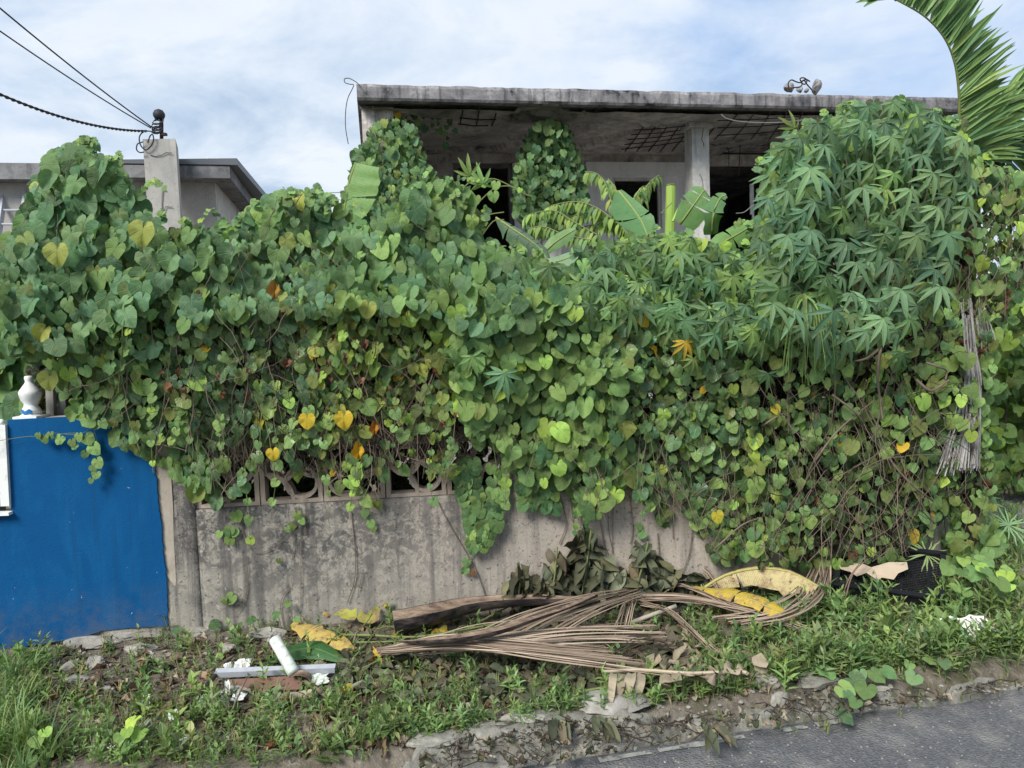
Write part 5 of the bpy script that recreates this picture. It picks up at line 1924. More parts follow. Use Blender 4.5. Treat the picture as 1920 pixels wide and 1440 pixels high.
MB().tube([at(1262, 415, 5.2), at(1270, 395, 5.2), at(1276, 382, 5.2)], [.012, .008, .004], 6).build('petiole', M['cutstem'], ba)
bl = thing('banana_plant', 'pale green upright banana leaf fragment at the left corner of the derelict house', 'banana plant', tuple(at(670, 600, 5.2)))
Y_ = 5.2
blade(bl, [at(640, 420, Y_), at(648, 380, Y_), at(655, 340, Y_), at(667, 305, Y_)], [.005, .006, .01, .01], [.13, .23, .25, .19], Vector((-.3, -1, .1)), (.17, .30, .10), fold=-.1, tears=(.42,), rib=.009)
blade(bl, [at(690, 450, Y_ - .1), at(672, 430, Y_ - .1), at(650, 412, Y_ - .1), at(632, 395, Y_)], [.03, .07, .06, .01], [.03, .09, .07, .02], Vector((0, -1, .5)), (.13, .26, .09), fold=.2)
bc = thing('banana_plant', 'bright yellow-green folded banana leaf on top of the central mound', 'banana plant', tuple(at(820, 600, 4.7)))
Y_ = 4.55
blade(bc, [at(800, 400, Y_), at(808, 375, Y_), at(815, 352, Y_), at(832, 338, Y_)], [.03, .08, .06, .01], [.04, .09, .06, .01], BN, (.17, .31, .06), fold=.3)
blade(bc, [at(845, 385, Y_), at(852, 362, Y_), at(855, 345, Y_)], [.01, .03, .005], [.04, .06, .01], BN, (.24, .36, .14), fold=.3)

# star-apple like twigs with drooping bright leaflets
def twig(parent, pts, n, ll, tint):
    P = smoothpath(pts, 6)
    MB().tube(P, .004, 5).build('twig', M['green_stem'], parent)
    its_ = []
    for i in range(n):
        p = P[min(len(P) - 1, int(i / n * len(P)))]
        for q in (-1, 1):
            its_.append(('lance', R.randrange(3), orient(p, (q * .55 + R.uniform(-.2, .2), R.uniform(-.4, .2), -.9), Vector((q * .6, -.8, .6)), ll * R.uniform(.8, 1.15)), pick(tint)))
    leaf_parts(its_, parent)


tr = thing('yellow_green_sapling', 'sapling with arching twigs of drooping yellow-green leaflets in front of the house window', 'sapling', tuple(at(1130, 620, 6.0)))
TP = [((.19, .29, .06), 3), (MID, 2), (LIGHT, 3), ((.30, .38, .10), 1)]
for pts, n_ in (([(1150, 390), (1135, 345), (1118, 325), (1097, 322)], 9), ([(1160, 385), (1150, 350), (1140, 335)], 6), ([(1200, 390), (1210, 355), (1222, 338), (1236, 328)], 8), ([(1190, 370), (1205, 350), (1212, 352)], 5),
                ([(1120, 440), (1075, 415), (1040, 395), (1000, 400), (985, 408)], 12), ([(1160, 420), (1120, 390), (1080, 378), (1040, 384), (1022, 392)], 12), ([(1170, 430), (1140, 405), (1100, 400), (1060, 408)], 10),
                ([(1180, 440), (1150, 420), (1120, 420), (1085, 428)], 9), ([(1150, 410), (1170, 380), (1190, 372)], 6), ([(1110, 450), (1060, 440), (1020, 425), (990, 428)], 10)):
    twig(tr, [at(x, y, 5.6 + .1 * i) for i, (x, y) in enumerate(pts)], int(n_ * 1.6), .095, TP)
# thin tendrils rising over the mound
td = thing('vine_tendril', 'pale curling vine tendrils reaching above the central mound before the doorway', 'vine', tuple(at(900, 440, 4.5)))
for pts in ([(880, 400), (905, 372), (930, 352), (960, 350), (980, 365), (985, 380)], [(870, 380), (890, 350), (920, 335), (950, 345), (975, 360), (995, 368)], [(905, 440), (925, 415), (945, 412)], [(860, 360), (885, 340), (915, 338), (930, 350)],
            [(1240, 400), (1260, 380)], [(905, 410), (920, 402), (945, 398)]):
    MB().tube(smoothpath([at(x, y, 4.55) for x, y in pts]), .0035, 5).build('tendril', M['green_stem'], td)
leaf_parts([('heart', i % 5, orient(at(x, y, 4.52), (R.uniform(-.5, .5), 0, -1), (0, -1, .4), s_), pick([(LIGHT, 1), (LIME, 1)])) for i, (x, y, s_) in enumerate(((930, 345, .05), (925, 365, .06), (975, 355, .03), (905, 340, .05), (892, 372, .06)))], td)

# small wisps over the ridge at the left of the house
wsp = thing('vine_tendril', 'fine tendrils sticking up into the sky above the vine ridge left of the house', 'vine', tuple(wp(560, 380, .1)))
for pts in ([(530, 372), (533, 355), (530, 350)], [(548, 370), (550, 355), (547, 352)], [(590, 368), (610, 362), (640, 360), (650, 350)], [(600, 375), (618, 384), (640, 380), (660, 372)], [(560, 365), (578, 360), (592, 362)]):
    MB().tube(smoothpath([wp(x, y, .1) for x, y in pts]), .002, 4).build('tendril', M['green_stem'], wsp)
leaf_parts([('heart', i % 5, orient(wp(x, y, .12), (R.uniform(-1, 1), 0, -.4), WN + Vector((0, 0, .5)), s_), pick([(MID, 1), (LIGHT, 1)])) for i, (x, y, s_) in enumerate(((612, 372, .07), (628, 376, .05), (645, 366, .04), (598, 360, .04), (655, 352, .05), (640, 395, .08)))], wsp)
#PART4
# ================================================================== PALM AT THE RIGHT
pm = thing('palm_tree', 'palm at the right edge with one green frond curling high over the roof end', 'palm tree', tuple(wp(1815, 960, .1)))
tb = wp(1815, 985, .05)
trunk = smoothpath([wp(1822, 1120, .0), wp(1818, 800, .05), wp(1812, 600, .08), wp(1815, 420, .05), wp(1812, 300, .0)], 5)
MB().tube(trunk, [.055 - .02 * i / len(trunk) for i in range(len(trunk))], 12).build('trunk', M['darkbark'], pm, smooth=True)
PALMG = [((.09, .17, .06), 4), ((.15, .25, .08), 3), ((.22, .32, .11), 1.5)]


def frond(parent, pts, spec, n, rib=.010, w=.015, off=.0, name='frond', tint=PALMG):
    """spec(t) -> list of (dx, dy pixels) for the leaflets leaving at t"""
    P3 = [wp(x, y, off + o) for x, y, o in pts]
    P = smoothpath(P3, 8)
    fr = MB().tube(P, [rib * (1 - .75 * i / len(P)) for i in range(len(P))], 6).build(name, M['leaf_simple'], parent, smooth=True, tint=(.20, .24, .08))
    for i in range(n):
        t = (i + .5) / n
        p = P[min(len(P) - 1, int(t * len(P)))]
        px, py = proj(p)
        for dx, dy, L in spec(t):
            d = (wp(px + dx, py + dy, off) - wp(px, py, off)).normalized()
            d = (d + Vector((R.uniform(-.06, .06), R.uniform(-.35, .25), R.uniform(-.06, .06)))).normalized()
            L_ = L * R.uniform(.85, 1.1)
            Q = []
            for k_ in range(6):
                u = k_ / 5
                Q.append(p + d * L_ * u + Vector((0, 0, -L_ * .14 * u * u)))
            MB().strip(Q, [w * v for v in (.55, 1, 1, .85, .55, .06)], Vector((R.uniform(-.6, .6), -1, R.uniform(-.2, .8))), .45).build('leaflet', M['leaf_simple'], fr, tint=pick(tint))
    return fr


def sp1(t):
    # base -> tip
    a = [(1.0, -.75), (1.0, -1.05), (.9, -1.5), (.55, -1.4), (.05, -.9), (-.9, .05)]
    x = t * 5; i = min(int(x), 4); f = x - i
    dx = a[i][0] + (a[i + 1][0] - a[i][0]) * f; dy = a[i][1] + (a[i + 1][1] - a[i][1]) * f
    L = .43 - .10 * abs(t - .35) - (.22 * max(0, t - .7) / .3)
    return [(dx * 100, dy * 100, L), (dx * 100 + 25, dy * 100 + 25, L * .95)]


frond(pm, [(1806, 275, .0), (1799, 225, .03), (1798, 175, .06), (1790, 118, .1), (1770, 70, .14), (1735, 32, .18), (1690, 5, .22), (1660, -8, .24)], sp1, 52, tint=PALMG)
frond(pm, [(1812, 300, -.05), (1825, 270, -.05), (1850, 230, -.08), (1885, 185, -.1), (1935, 130, -.15)], lambda t: [(60, -90, .36), (100, -10, .34), (100, -55, .38)], 36, tint=[((.14, .24, .08), 4), ((.19, .29, .11), 3)])
frond(pm, [(1815, 310, -.15), (1850, 285, -.15), (1890, 265, -.2), (1940, 260, -.25)], lambda t: [(80, -60, .36), (60, 60, .36), (15, 90, .34)], 20, tint=[((.035, .075, .04), 4), ((.06, .12, .05), 2)])
frond(pm, [(1818, 330, -.05), (1850, 310, -.02), (1880, 318, .0), (1905, 350, .05)], lambda t: [(10, 95, .36), (60, 75, .33), (-35, 70, .28)], 18, tint=[((.09, .17, .06), 3), ((.15, .25, .08), 2)])
fbm_ = thing('palm_fibre', 'pale grey frayed dead palm fibres hanging down the vine-wrapped trunk at the right', 'dead fibre', tuple(wp(1812, 850, .12)))
for g, n_ in ((((1812, 560), (1820, 640), (1825, 720), (1822, 790), (1815, 862)), 70), (((1838, 555), (1846, 600), (1854, 635)), 16), (((1805, 720), (1800, 780), (1785, 830), (1775, 868)), 34)):
    for k_ in range(n_):
        jx = R.uniform(-16, 14); t0_ = R.uniform(0, .55)
        PP = smoothpath([wp(x + jx * (.5 + i * .22) + R.uniform(-4, 4), y + R.uniform(-6, 6) + 40 * t0_, .25 + R.uniform(-.05, .05)) for i, (x, y) in enumerate(g)], 3)
        a0_ = int(t0_ * len(PP)); PP = PP[a0_:]
        if len(PP) > 3:
            MB().strip(PP, R.uniform(.0025, .0065), WN + Vector((R.uniform(-.8, .8), 0, 0)), .3).build('fibre', M['palebark'], fbm_)
# vine round the palm and the far right tangle
far = [(1770, 560), (1775, 300), (1800, 240), (1835, 300), (1880, 310), (1930, 330), (1940, 520), (1900, 570), (1870, 640), (1850, 780), (1862, 900), (1866, 1030), (1830, 1070), (1785, 1050), (1780, 900), (1790, 700)]
hol = lambda x, y: .42 if (x > 1795 and 350 < y < 500) else (.28 if (1785 < x < 1845 and 560 < y < 860) else .7)
vine('tangled_vine', 'loose round-leaved vine wrapping the palm trunk at the right edge with sky showing through', 'vine', far, [
    dict(n=190, dmin=18, size=.095, off=.22, pal=P_SPARSE + [(LIGHT, 2)], jit=.08, dens=hol),
    dict(n=200, dmin=14, size=.08, off=.1, pal=P_SPARSE, jit=.1, dens=hol),
    dict(n=220, dmin=12, size=.07, off=-.1, pal=P_DARK, jit=.1, dens=lambda x, y: hol(x, y) * .8),
    dict(n=50, dmin=18, size=.07, off=.2, pal=[(BROWN, 1), (DKOLIVE, 1)], jit=.1, kind='crump', dens=hol)], 150, .1,
    sticks=[([(1800, 445), (1850, 400), (1900, 380)], .006, .15), ([(1840, 560), (1870, 520), (1900, 440)], .006, .15), ([(1830, 740), (1850, 715), (1870, 700)], .005, .2), ([(1810, 500), (1820, 600), (1825, 700)], .008, .14)])
# bushes beyond the path and behind everything
def bush(label, poly, Y, n, size, pal, name='background_bush', dy=.4, kind='heart'):
    r0 = thing(name, label, 'bush', tuple(at(sum(p[0] for p in poly) / len(poly), max(p[1] for p in poly), Y)))
    its_ = []
    for x, y in scatter_px(poly, n, 0):
        yy = Y + R.uniform(-dy, dy) + .4 * fbm(x / 60., y / 60., Y, 1, 3)
        its_.append((kind, R.randrange(len(TPL[kind][0])), orient(at(x, y, yy), (R.uniform(-.8, .8), R.uniform(-.4, .2), -R.uniform(.2, 1)), (R.uniform(-.6, .6), -1, R.uniform(0, 1.2)), size * R.uniform(.6, 1.2)), pick(pal)))
    its_.sort(key=lambda q: q[2].translation.y)
    leaf_parts(its_, r0, limit=150)
    mbx = MB()
    for x, y in scatter_px(poly, 12, 0):
        mbx.tube(smoothpath([at(x + R.uniform(-20, 20), max(p[1] for p in poly), Y), at(x, y, Y)], 4), .01, 5)
    mbx.build('stem', M['bark'], r0, kind='stuff')
    return r0


bush('pale green bush beyond the gravel path at the right edge', [(1838, 640), (1850, 560), (1900, 540), (1990, 530), (1990, 800), (1960, 905), (1860, 880), (1838, 760)], 6.6, 900, .11, [(LIGHT, 3), (MID, 3), (LIME, 1), (OLIVE, 1)])
bush('dark shaded bush behind the palm trunk at the right', [(1780, 600), (1800, 540), (1860, 520), (1900, 500), (2000, 470), (2000, 800), (1850, 880), (1780, 900)], 7.8, 1100, .14, P_DARK)
bush('low ground plants creeping over the far edge of the gravel path', [(1845, 880), (1875, 855), (1990, 850), (1990, 920), (1900, 915), (1860, 925)], 6.3, 260, .09, [(LIGHT, 3), (MID, 3), (OLIVE, 1)], dy=.25)
bush('shaded broad leaves behind the white finial at the left edge', [(-40, 560), (20, 560), (50, 620), (70, 690), (60, 790), (30, 800), (-40, 800)], 5.3, 160, .17, [(MID, 3), (DEEP, 3), (LIGHT, 1)], dy=.3)

bush('hedge of mixed green bushes beyond the gravel path outside the right edge', [(1930, 560), (2050, 520), (2300, 500), (2700, 480), (3000, 520), (3000, 830), (2500, 830), (1960, 850)], 9.0, 1500, .22, [(MID, 3), (DEEP, 2), (LIGHT, 1.5)], dy=.7)

# ================================================================== VERGE: WEEDS, GRASS, LITTER
def upm(p, s_, tilt=.25):
    return Matrix.Translation(p) @ Matrix.Rotation(R.uniform(0, 6.28), 4, 'Z') @ Matrix.Rotation(R.uniform(-tilt, tilt), 4, 'X') @ Matrix.Diagonal((s_, s_, s_, 1))


WEED = [((.14, .225, .075), 4), ((.20, .30, .10), 4), ((.09, .15, .055), 2), ((.24, .28, .13), 1.5)]
verge_all = [(0, 1235), (60, 1225), (120, 1215), (200, 1200), (310, 1185), (420, 1185), (560, 1170), (700, 1160), (1300, 1090), (1500, 1080), (1560, 1060), (1720, 1050), (1850, 930), (1920, 960),
             (1920, 1262), (1850, 1286), (1700, 1300), (1620, 1292), (1560, 1270), (1500, 1280), (1400, 1330), (1250, 1342), (1080, 1325), (870, 1366), (800, 1388), (760, 1440), (0, 1440)]


def wd(x, y):
    if (1120 < x < 1440 and y > 1262) or (1755 < x < 1880 and 1185 < y < 1275):
        return .10
    if x > 1290:
        if y < 1122 and x < 1790:
            return .06
        if x < 1500:
            return 1.0 if y > 1200 + (x - 1290) * .02 else .12
        return .75 if fbm(x / 70., y / 30., 16, 1, 3) > -.1 else .2
    if y > 1318 - max(0, (x - 250)) * .02 and x > 80:
        return (.26 if fbm(x / 90., y / 30., 6, 1, 3) > .0 else .05)
    if x < 95:
        return .9
    if x > 1290 and y < 1145:
        return .06
    if 560 < x < 1290 and y < 1290:
        return .03
    f = fbm(x / 70., y / 25., 2, 1, 3)
    return .11 if f > .08 else .02


its = []
for x, y in scatter_px(verge_all, 2900, 6.5, dens=wd, tries=20):
    if R.random() < .2:
        y += R.uniform(0, 26)
    p = gpt(x, y)
    near_ = (1.0 if x > 1290 else .85) * (.6 + 1.0 * max(0, min(1, .5 + fbm(x / 60., y / 30., 31, 1, 3))))
    k_ = 'sprig' if R.random() < .85 else 'sprigb'
    its.append((k_, R.randrange(len(TPL[k_][0])), upm(p, R.uniform(.04, .11) * near_ * (1.25 if x > 1500 else 1)), pick(WEED)))
edge_ = [(760, 1445), (790, 1385), (870, 1360), (940, 1350), (1000, 1334), (1080, 1318), (1250, 1335), (1400, 1322), (1500, 1270), (1560, 1262), (1620, 1285), (1780, 1290), (1930, 1255),
         (1930, 1272), (1780, 1312), (1620, 1320), (1560, 1300), (1500, 1306), (1400, 1350), (1250, 1358), (1080, 1345), (1000, 1360), (870, 1392), (815, 1440)]
for x, y in scatter_px(edge_, 330, 6, dens=lambda x, y: (.12 if 1110 < x < 1430 else 1) * (.9 if fbm(x / 40., y / 30., 3, 1, 2) > -.05 else .25)):
    p = gpt(x, y); p.z += .012
    its.append(('sprig', R.randrange(5), upm(p, R.uniform(.045, .11), .6), pick(WEED)))
tag(stuff_mesh('weeds', its), 'low weeds with narrow green leaves covering the verge in front of the wall', 'weeds')
its = []
for x, y in scatter_px(verge_all, 1300, 5, dens=lambda x, y: wd(x, y) * .7 + .2):
    its.append(('grass', R.randrange(4), upm(gpt(x, y), R.uniform(.04, .11), .4), pick([((.16, .23, .07), 3), ((.22, .24, .10), 2), ((.38, .32, .20), 2.5)])))
for x, y in scatter_px([(1300, 1345), (1500, 1300), (1620, 1300), (1900, 1265), (1900, 1295), (1560, 1375), (1480, 1390)], 60, 8):
    its.append(('grass', R.randrange(4), upm(gp(x, y, RZ + .01), R.uniform(.03, .07), .4), pick([((.20, .25, .07), 3), ((.26, .24, .10), 1)])))
tag(stuff_mesh('short_grass', its), 'thin short grass blades mixed through the weeds and kerb cracks', 'grass')
# tall grass, bottom left corner
its = []
for x, y in scatter_px([(-40, 1260), (60, 1250), (85, 1330), (95, 1440), (60, 1500), (-60, 1500)], 52, 9):
    its.append(('grassw', R.randrange(3), upm(gpt(x, y), R.uniform(.16, .33), .25), pick([((.13, .22, .07), 3), ((.19, .28, .10), 2), ((.09, .16, .05), 2)])))
tag(stuff_mesh('tall_grass', its), 'tall arching grass clump in the bottom left corner', 'grass')
its = []
for x, y in scatter_px([(1700, 950), (1780, 900), (1850, 900), (1905, 980), (1920, 1060), (1860, 1050), (1760, 1040)], 40, 10):
    its.append(('grassw', R.randrange(3), upm(gpt(x, y), R.uniform(.15, .30), .3), pick([((.12, .21, .10), 3), ((.17, .26, .12), 2)])))
tag(stuff_mesh('tall_grass', its), 'feathery grass growing round the end of the wall by the gravel path', 'grass')
its = []
for x, y in scatter_px([(640, 1250), (1130, 1300), (1240, 1340), (1000, 1335), (860, 1365), (700, 1420), (420, 1440), (640, 1440), (520, 1330)], 20, 20):
    its.append(('grassw', R.randrange(3), upm(gpt(x, y), R.uniform(.08, .15), .3), pick([((.20, .26, .09), 3), ((.13, .21, .07), 2)])))
tag(stuff_mesh('grass_tuft', its), 'light green grass tufts along the near edge of the verge', 'grass')

# umbrella sedge and other larger plants
UMB = []
for s_ in (1, 2):
    it = []
    rr = random.Random(s_)
    for k_ in range(15):
        a_ = k_ / 15 * 6.28 + rr.uniform(-.15, .15)
        L_ = rr.uniform(.8, 1.1)
        it.append((lance_tpl(s_ * 50 + k_, .035, 6, .3, .55), Matrix.Rotation(a_, 4, 'Z') @ Matrix.Rotation(.25, 4, 'X') @ Matrix.Diagonal((L_, L_, L_, 1))))
    UMB.append(merge_tpl(it))
TPL['umb'] = (UMB, 'leaf_simple')
ub = thing('umbrella_sedge', 'umbrella sedge with rays of narrow pale leaves beside the end of the wall', 'plant', tuple(gpt(1790, 1090)))
L0 = world_loc(ub)
for x, y, s_, gy in ((1768, 958, .20, 1075), (1738, 1040, .15, 1110), (1830, 935, .17, 1040), (1890, 985, .16, 1060), (1722, 985, .13, 1080)):
    b_ = gpt(x + 8, gy)
    tpp = at(x, y, b_.y)
    MB().tube(smoothpath([b_, b_.lerp(tpp, .5) + Vector((.01, 0, 0)), tpp], 3), .003, 5).build('stalk', M['green_stem'], ub)
    oo = bpy.data.objects.new('leaf_ray', tmesh('umb', R.randrange(2))); COL.objects.link(oo); oo.parent = ub
    oo.matrix_basis = Matrix.Translation(tpp - L0) @ Matrix.Rotation(.7, 4, 'X') @ Matrix.Rotation(R.uniform(0, 6), 4, 'Z') @ Matrix.Diagonal((s_, s_, s_, 1))
    oo.color = (*pick([((.22, .32, .15), 1)]), 1)


def broad(label, spots, size, pal, kind='heart', name='broadleaf_weed', h=.03):
    r0 = thing(name, label, 'plant', tuple(gpt(sum(s[0] for s in spots) / len(spots), max(s[1] for s in spots))))
    its_ = []
    for s in spots:
        x, y, hh = s[0], s[1], (s[2] if len(s) > 2 else h)
        p0 = gp(x, y, hh)
        its_.append((kind, R.randrange(5), orient(p0, (R.uniform(-.8, .8), -.6, -.35), (R.uniform(-.5, .5), -.55, 1), size * R.uniform(.45, .85)), pick(pal)))
        b_ = Vector((p0.x + R.uniform(-.03, .03), p0.y + .05, gz(p0.x, p0.y)))
        MB().tube([b_, (b_ + p0) / 2 + Vector((0, 0, .01)), p0], .0018, 4).build('stalk', M['green_stem'], r0)
    leaf_parts(its_, r0)


spots = [(R.uniform(1770, 1890), R.uniform(1000, 1110), R.uniform(.12, .28)) for _ in range(34)]
broad('broad arrow-leaved plant growing beside the black crate at the right', spots, .12, [(LIGHT, 3), (MID, 2), (LIME, 1)])
broad('creeping plant with big round leaves spilling over the kerb towards the road', [(1545, 1240), (1560, 1215), (1600, 1275), (1612, 1262), (1590, 1300), (1605, 1315), (1640, 1262), (1662, 1258), (1705, 1245), (1740, 1235), (1715, 1268), (1580, 1290), (1625, 1290), (1770, 1240), (1650, 1225), (1545, 1255), (1580, 1340, .01)], .10, [(LIGHT, 1), (MID, 3), (BLUE_G, 2)], h=.06)
broad('yellow-green leafy seedling in the bottom left beside the tall grass', [(238, 1370, .12), (250, 1350, .14), (225, 1380, .1), (262, 1372, .1), (245, 1395, .06), (70, 1385, .12), (85, 1370, .14), (95, 1400, .05), (60, 1425, .05)], .075, [(LIME, 2), (LIGHT, 2)], kind='ellip' if False else 'heart')
broad('seedlings with dark green leaves rooted at the foot of the bare concrete wall', [(405, 1170, .06), (430, 1120, .2), (442, 1115, .2), (520, 1150, .12), (540, 1130, .16), (470, 1160, .1), (555, 1160, .1), (330, 1180, .05), (575, 1180, .05)], .07, [(DEEP, 2), (MID, 2)])
broad('clump of round leaves in front of the yellow banana leaf', [(R.uniform(1440, 1500), R.uniform(1105, 1150), .06) for _ in range(14)], .075, [(MID, 3), (LIGHT, 1)])

# leaf litter and gravel
its = []
lit = [(0, 1240), (300, 1200), (700, 1170), (1300, 1110), (1700, 1100), (1700, 1200), (1400, 1310), (1080, 1325), (760, 1400), (0, 1440)]
for x, y in scatter_px(lit, 3200, 3):
    p = gpt(x, y, .006)
    k_ = R.choice(('crump', 'wilt', 'ellip'))
    its.append((k_, R.randrange(3), orient(p, (R.uniform(-1, 1), R.uniform(-1, 1), R.uniform(-.1, .2)), (R.uniform(-.4, .4), R.uniform(-.4, .4), 1), R.uniform(.014, .062)), pick([((.15, .10, .065), 4), ((.27, .20, .135), 3), ((.40, .34, .26), 1.8), (DKOLIVE, 3), ((.16, .06, .03), 1)])))
tag(stuff_mesh('leaf_litter', its), 'small brown fallen leaves strewn over the dirt verge', 'leaf litter')
mb = MB()
for x, y in scatter_px(lit, 900, 3):
    p = gpt(x, y, .004)
    a_ = R.uniform(0, 6.28); L_ = R.uniform(.03, .14)
    d_ = Vector((math.cos(a_), math.sin(a_), 0))
    mb.tube([p - d_ * L_ / 2, p + Vector((R.uniform(-.01, .01), R.uniform(-.01, .01), .012)), p + d_ * L_ / 2 + Vector((0, 0, .004))], R.uniform(.0012, .003), 4, False)
tag(mb.build('twigs', M['bark'], kind='stuff'), 'thin dry twigs scattered over the verge', 'twigs')
mb = MB()
for x, y in scatter_px(lit + [], 900, 3) + scatter_px([(1000, 1345), (1500, 1290), (1900, 1270), (1900, 1300), (1500, 1345), (1040, 1430), (860, 1440), (870, 1370)], 160, 3):
    p = gpt(x, y, .003) if roadside(*gp(x, y, 0).xy) > .15 else gp(x, y, RZ + .05)
    o_ = rock_mb(p, R.uniform(.004, .014), R.randrange(99), (1, 1, .6), 0)
    mb.add(o_.V, o_.F)
tag(mb.build('gravel', M['rock'], kind='stuff'), 'small pale pebbles on the verge and kerb', 'gravel')
mb = MB()
for x, y in scatter_px([(1060, 1440), (1500, 1350), (1920, 1295), (1920, 1440)], 150, 5):
    p = gp(x, y, RZ + .001)
    o_ = rock_mb(p, R.uniform(.002, .0065), R.randrange(99), (1, 1, .6), 0)
    mb.add(o_.V, o_.F)
tag(mb.build('gravel', M['rock'], kind='stuff'), 'white grit scattered over the asphalt', 'gravel')
mb = MB()
for i in range(70):
    t = R.random()
    p = gpt(165 + 190 * t + R.uniform(-5, 5), 1408 - 22 * t + R.uniform(-7, 7), .012)
    mb.box(p, (R.uniform(.006, .02), R.uniform(.004, .014), .004), Euler((R.uniform(-.5, .5), R.uniform(-.5, .5), R.uniform(0, 3))).to_matrix())
tag(mb.build('paint_flakes', M['white'], kind='stuff'), 'trail of white crumbs among the weeds at the bottom left', 'crumbs')


def rock(label, x, y, wpx, sq, seed, h=.0, m='rock', name='rock'):
    p = gpt(x, y)
    r_ = wpx / 2 / FPX * p.y
    r0 = rock_mb(p + Vector((0, 0, r_ * sq[2] * .35 + h)), r_, seed, sq, 3).build(name, M[m], smooth=False)
    tag(r0, label, 'rock')


rock('long pale rough stone ledge under the bottom edge of the blue wall', 235, 1188, 150, (1.15, .55, .30), 2)
rock('flat white stone below the right corner of the blue wall', 262, 1222, 62, (1.1, .7, .4), 9)
rock('broad grey stone slab left of the flat white stone', 165, 1212, 90, (1.2, .6, .28), 4)
rock('small tilted pale stone left of the two flat slabs', 182, 1248, 36, (1, .6, .8), 5)
rock('rounded pale stone at the far left of the verge', 128, 1255, 34, (1, .8, .7), 6)
rock('low crumbled pale stone under the small tilted one', 140, 1275, 50, (1.2, .7, .25), 7)
rock('tan stone at the foot of the wall near the white pipe', 425, 1222, 46, (1.1, .7, .5), 8)
rock('brownish flat stone below the start of the concrete wall', 370, 1188, 60, (1.2, .6, .35), 10)
rock('tan slab half hidden at the wall foot left of the yellow leaf', 500, 1195, 62, (1.2, .6, .5), 12)
rock('grey flattened lump beside the dark stick', 395, 1318, 62, (1.2, .7, .30), 13, m='house2')
rock('greyish lump under the pale metal strip', 440, 1300, 56, (1.1, .8, .42), 14, m='house2')
rock('broken grey kerb chunk lying by the road at the right', 1530, 1285, 74, (1.2, .7, .40), 15, m='kerb')
rock('flat grey concrete chunk among weeds at the bottom centre', 815, 1395, 105, (1.2, .8, .22), 16, m='kerb')
rock('small white stone on the kerb at the bottom centre', 947, 1402, 22, (.8, .7, .9), 17)
rock('yellowish stone at the road edge far right', 1805, 1270, 34, (1.1, .8, .6), 18)
rock('little pale stone in the weeds above the right kerb', 1620, 1325, 18, (1.1, .8, .6), 19)
rock('small white stone left of the bottom centre weeds', 200, 1292, 15, (1.2, .7, .5), 20)


# ------------------------------------------------------------------ palm debris
def channel(root, pts, wid, up=.5, ends=None):
    """half-round leaf sheath lying on the ground; pts = (px,py,h), wid = half widths in metres"""
    P = smoothpath([gpt(x, y, h) for x, y, h in pts], 5)
    k_ = len(P)

    def W(t):
        x = t * (len(wid) - 1); i = min(int(x), len(wid) - 2)
        return wid[i] + (wid[i + 1] - wid[i]) * (x - i)
    n_ = 10
    out, inn = [], []
    for i, p in enumerate(P):
        d = (P[min(i + 1, k_ - 1)] - P[max(i - 1, 0)]).normalized()
        s_ = d.cross(Vector((0, .12, 1))).normalized()
        u_ = s_.cross(d)
        w_ = W(i / (k_ - 1))
        for j in range(n_ + 1):
            a_ = math.pi + math.pi * j / n_
            out.append(p + s_ * math.cos(a_) * w_ + u_ * (math.sin(a_) * w_ * .9 + .7 * w_))
            inn.append(p + s_ * math.cos(a_) * w_ * .93 + u_ * (math.sin(a_) * w_ * (.34 + .05 * math.sin(i)) + .7 * w_ - .001) + u_ * .004 * fbm(i * .3, j * .4, 1))
    fs = [(i * (n_ + 1) + j, (i + 1) * (n_ + 1) + j, (i + 1) * (n_ + 1) + j + 1, i * (n_ + 1) + j + 1) for i in range(k_ - 1) for j in range(n_)]
    MB().add(out, fs).build('outer_shell', M['spathe_dark'], root, smooth=True)
    MB().add(inn, fs).build('inner_face', M['spathe_pale'], root, smooth=True)
    e = MB()
    for q in (0, k_ - 1):
        o_ = q * (n_ + 1)
        ring = [out[o_ + j] for j in range(n_ + 1)] + [inn[o_ + j] for j in range(n_, -1, -1)]
        e.add(ring, [tuple(range(len(ring)))])
    e.build('torn_end', M['spathe_pale'], root, kind='stuff')


sh1 = thing('palm_sheath', 'thick curved palm leaf base with pale face and dark shell lying along the wall', 'palm sheath', tuple(gpt(900, 1160)))
channel(sh1, [(742, 1205, .07), (800, 1195, .08), (870, 1180, .10), (950, 1170, .11), (1040, 1166, .11), (1118, 1162, .10)], [.112, .104, .084, .062, .046, .034])
sh2 = thing('palm_sheath', 'long dark crescent palm stalk with pinkish frayed end lying on the dry frond', 'palm sheath', tuple(gpt(900, 1240)))
channel(sh2, [(745, 1250, .13), (800, 1270, .17), (870, 1278, .20), (940, 1266, .21), (1000, 1246, .22), (1060, 1222, .22), (1118, 1194, .22)], [.004, .026, .036, .032, .024, .018, .024])


